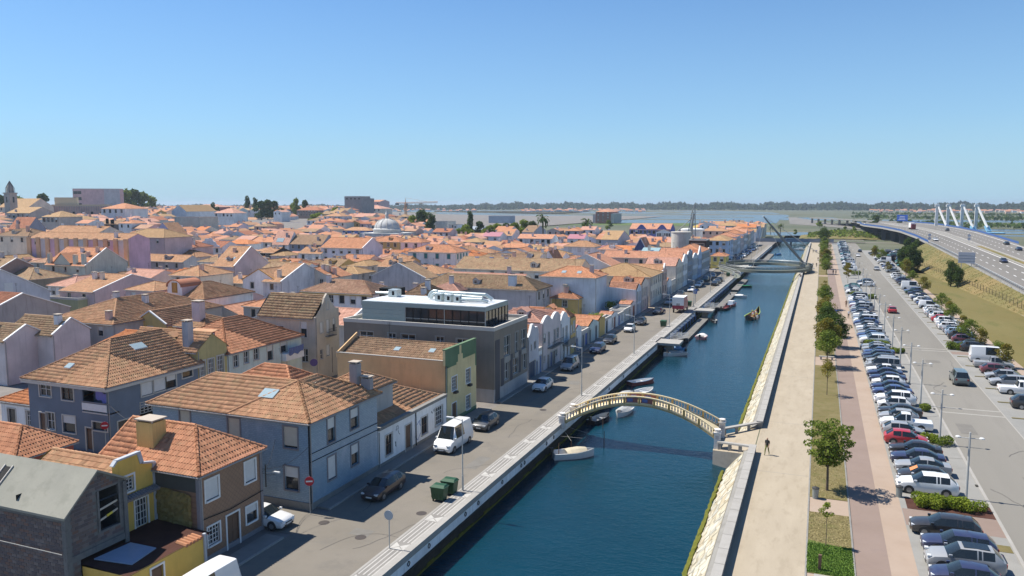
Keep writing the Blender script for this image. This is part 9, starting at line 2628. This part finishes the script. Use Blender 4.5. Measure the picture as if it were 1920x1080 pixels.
# ------------------------------------------------------------------ people
def person_mesh(pose,top,leg,seed=0):
 """one skinned figure; materials by height"""
 J = {'pel': (0,0,.95),'wst': (0,0,1.10),'chs': (0,0,1.34),'nck': (0,.01,1.50),'hd0': (0,.02,1.57),'hd1': (0,.03,1.70)}
 Rr = {'pel': .15,'wst': .125,'chs': .155,'nck': .055,'hd0': .085,'hd1': .088}
 E_ = [('pel','wst'),('wst','chs'),('chs','nck'),('nck','hd0'),('hd0','hd1')]
 st = .24 if pose == 'walk' else .03
 for s,n in ((-1,'l'),(1,'r')):
  if pose == 'sit': K = [(s*.10,0,.92),(s*.12,.42,.93),(s*.12,.46,.50),(s*.12,.60,.46)]
  else: K = [(s*.09,0,.90),(s*.10,s*st*.55+.05,.50),(s*.10,s*st,.10 if s > 0 else .12),(s*.10,s*st+.13,.05)]
  for i,(p,r) in enumerate(zip(K,(.095,.065,.042,.035))): J[n+'l%d' % i] = p; Rr[n+'l%d' % i] = r
  E_ += [('pel',n+'l0'),(n+'l0',n+'l1'),(n+'l1',n+'l2'),(n+'l2',n+'l3')]
  a = -s*st*.7
  for i,(p,r) in enumerate(zip([(s*.20,0,1.42),(s*.25,a*.3-.02,1.14),(s*.26,a+.08,.90),(s*.26,a+.12,.83)],(.055,.042,.03,.028))): J[n+'a%d' % i] = p; Rr[n+'a%d' % i] = r
  E_ += [('chs',n+'a0'),(n+'a0',n+'a1'),(n+'a1',n+'a2'),(n+'a2',n+'a3')]
  for i,(dx,l) in enumerate(((-.03,.065),(-.012,.08),(.008,.085),(.026,.07),(-.05,.03))):
   b = J[n+'a3']; J[n+'f%d' % i] = (b[0]+s*.004,b[1]+dx,b[2]-l); Rr[n+'f%d' % i] = .010; E_.append((n+'a3',n+'f%d' % i))
 ks = list(J); me = bpy.data.meshes.new('tmp'); me.from_pydata([J[k] for k in ks],[(ks.index(a),ks.index(b)) for a,b in E_],[])
 o = bpy.data.objects.new('tmp',me); COL.objects.link(o)
 sk = o.modifiers.new('skin','SKIN'); sd = o.modifiers.new('sub','SUBSURF'); sd.levels = 1; sd.render_levels = 1
 for i,k in enumerate(ks): me.skin_vertices[0].data[i].radius = (Rr[k],Rr[k])
 me.skin_vertices[0].data[ks.index('pel')].use_root = True
 ev = o.evaluated_get(bpy.context.evaluated_depsgraph_get()); m2 = bpy.data.meshes.new_from_object(ev); bpy.data.objects.remove(o)
 m2.name = 'person'; sk_ = plain('skin tone',(.42,.24,.16),.6); hr = plain('dark brown hair',(.03,.02,.015),.8)
 m2.materials.clear()
 for m in (leg,top,sk_,hr,M_BLK2): m2.materials.append(m)
 lz = .96 if pose != 'sit' else .99
 for p in m2.polygons:
  c = p.center
  arm = abs(c.x) > .19 and c.z < 1.46
  p.material_index = 3 if c.z > 1.70 or (c.z > 1.58 and c.y < .01) else 2 if c.z > 1.49 else 2 if arm and c.z < 1.16 else 1 if c.z > lz or arm else 4 if (c.z < .11 and pose != 'sit') else 0
  p.use_smooth = True
 return m2
CLO = {'black': (.02,.02,.02),'olive': (.16,.17,.04),'red': (.4,.04,.04),'white': (.65,.65,.65),'blue': (.08,.12,.35),'lime': (.35,.5,.04),'grey': (.2,.2,.2),'brown': (.18,.1,.06)}
def cl(k): return plain('cloth ' + k,CLO[k],.9)
PM = {}
def person(label,x,y,rz,pose,top,leg,z=0.0,group=None,s=1.0):
 k = (pose,top,leg)
 if k not in PM: PM[k] = person_mesh(pose,cl(top),cl(leg))
 o = put(PM[k],'person',None,(x,y,z),(0,0,rz),(s,s,s)); tag(o,label,'person',group); return o
person('person in a black top and olive trousers walking beside the footbridge landing',-3.9,76.1,2.7,'walk','black','olive')
person('person in brown walking along the beige path',6.3,194.9,0,'walk','brown','brown'); person('person in a white shirt walking along the beige path',6.25,176,3.14,'walk','white','black'); person('person in pale blue walking on the pink path beside the tree clump',3.9,177.2,3.1,'walk','blue','blue')
person('person in black, left of two walking under the mast path',4.65,283.5,0,'walk','black','grey'); person('person in grey, right of two walking under the mast path',5.5,283.9,0,'walk','grey','black')
for x,y,t,nm in ((-.8,315.4,'black','standing on the promenade near the mast'),(-2.1,314.9,'grey','left of the pair on the promenade near the mast'),(-.4,350,'brown','walking alone on the promenade beyond the mast'),(-2.8,405,'black','leftmost of three walkers at the far end of the promenade'),(-1.9,408,'white','middle of three walkers at the far end of the promenade'),(-1.2,405,'blue','rightmost of three walkers at the far end of the promenade'),(-5.2,262,'brown','leaning by the parapet before the mast'),(-29.6,262,'white','standing in the street near the parked silver car')):
 person('person in %s %s' % (t,nm),x,y,.3,'walk',t,'grey',s=1.0)
rs2 = random.Random(2)
for k in range(14):
 t = ['red','white','lime','black','blue','red','white','lime','red','grey','black','white','lime','red'][k]
 yy = 181.6+(k//2)*1.35; person('person in %s seated on the %s side of the tour boat, %s bench' % (t,('left','right')[k % 2],['rearmost','second','third','middle','fifth','sixth','front'][k//2]),-14.1+.75*(k % 2)+(yy-186)*-.12+.4,yy,3.14,'sit',t,'grey',z=WL-.35,group='passengers of the tour boat')

# ------------------------------------------------------------------ sea haze
hz = MB(); hz.box(-9500,9500,-400,9500,-4.4,48,M_CONC); ho = hz.build('haze'); tag(ho,kind='stuff')
ho.data.materials.clear(); hm = bpy.data.materials.new('haze'); hm.use_nodes = True; nt = hm.node_tree; nt.nodes.clear(); no = nt.nodes.new('ShaderNodeOutputMaterial'); pv = nt.nodes.new('ShaderNodeVolumePrincipled')
pv.inputs['Color'].default_value = (.72,.83,.95,1); pv.inputs['Density'].default_value = .0001; pv.inputs['Anisotropy'].default_value = .2; nt.links.new(pv.outputs[0],no.inputs['Volume']); ho.data.materials.append(hm)
# labels shared by a few look-alikes: say which is nearer
_by = {}
for o in COL.objects:
 if o.parent is None and o.get('label') and o.get('category'): _by.setdefault(o['label'],[]).append(o)
_w = ['nearest','second nearest','third nearest','fourth nearest','fifth nearest','sixth nearest']
for lb,os_ in _by.items():
 if 1 < len(os_) < 7:
  os_.sort(key=lambda o: o.location.length)
  for k,o in enumerate(os_): o['label'] = '%s, %s' % (lb,_w[k] if k < len(os_)-1 or k == 0 else 'farthest')
for o in COL.objects:
 if o.parent is None and o.get('label') and len(o['label'].split()) > 16:
  for a_,b_ in ((', nearest',''),(', second nearest',', farther'),(', farthest',', farther'),('hip roofed ',''),('front gabled ',''),('gabled ',''),('small car','runabout')):
   if len(o['label'].split()) > 16: o['label'] = o['label'].replace(a_,b_)
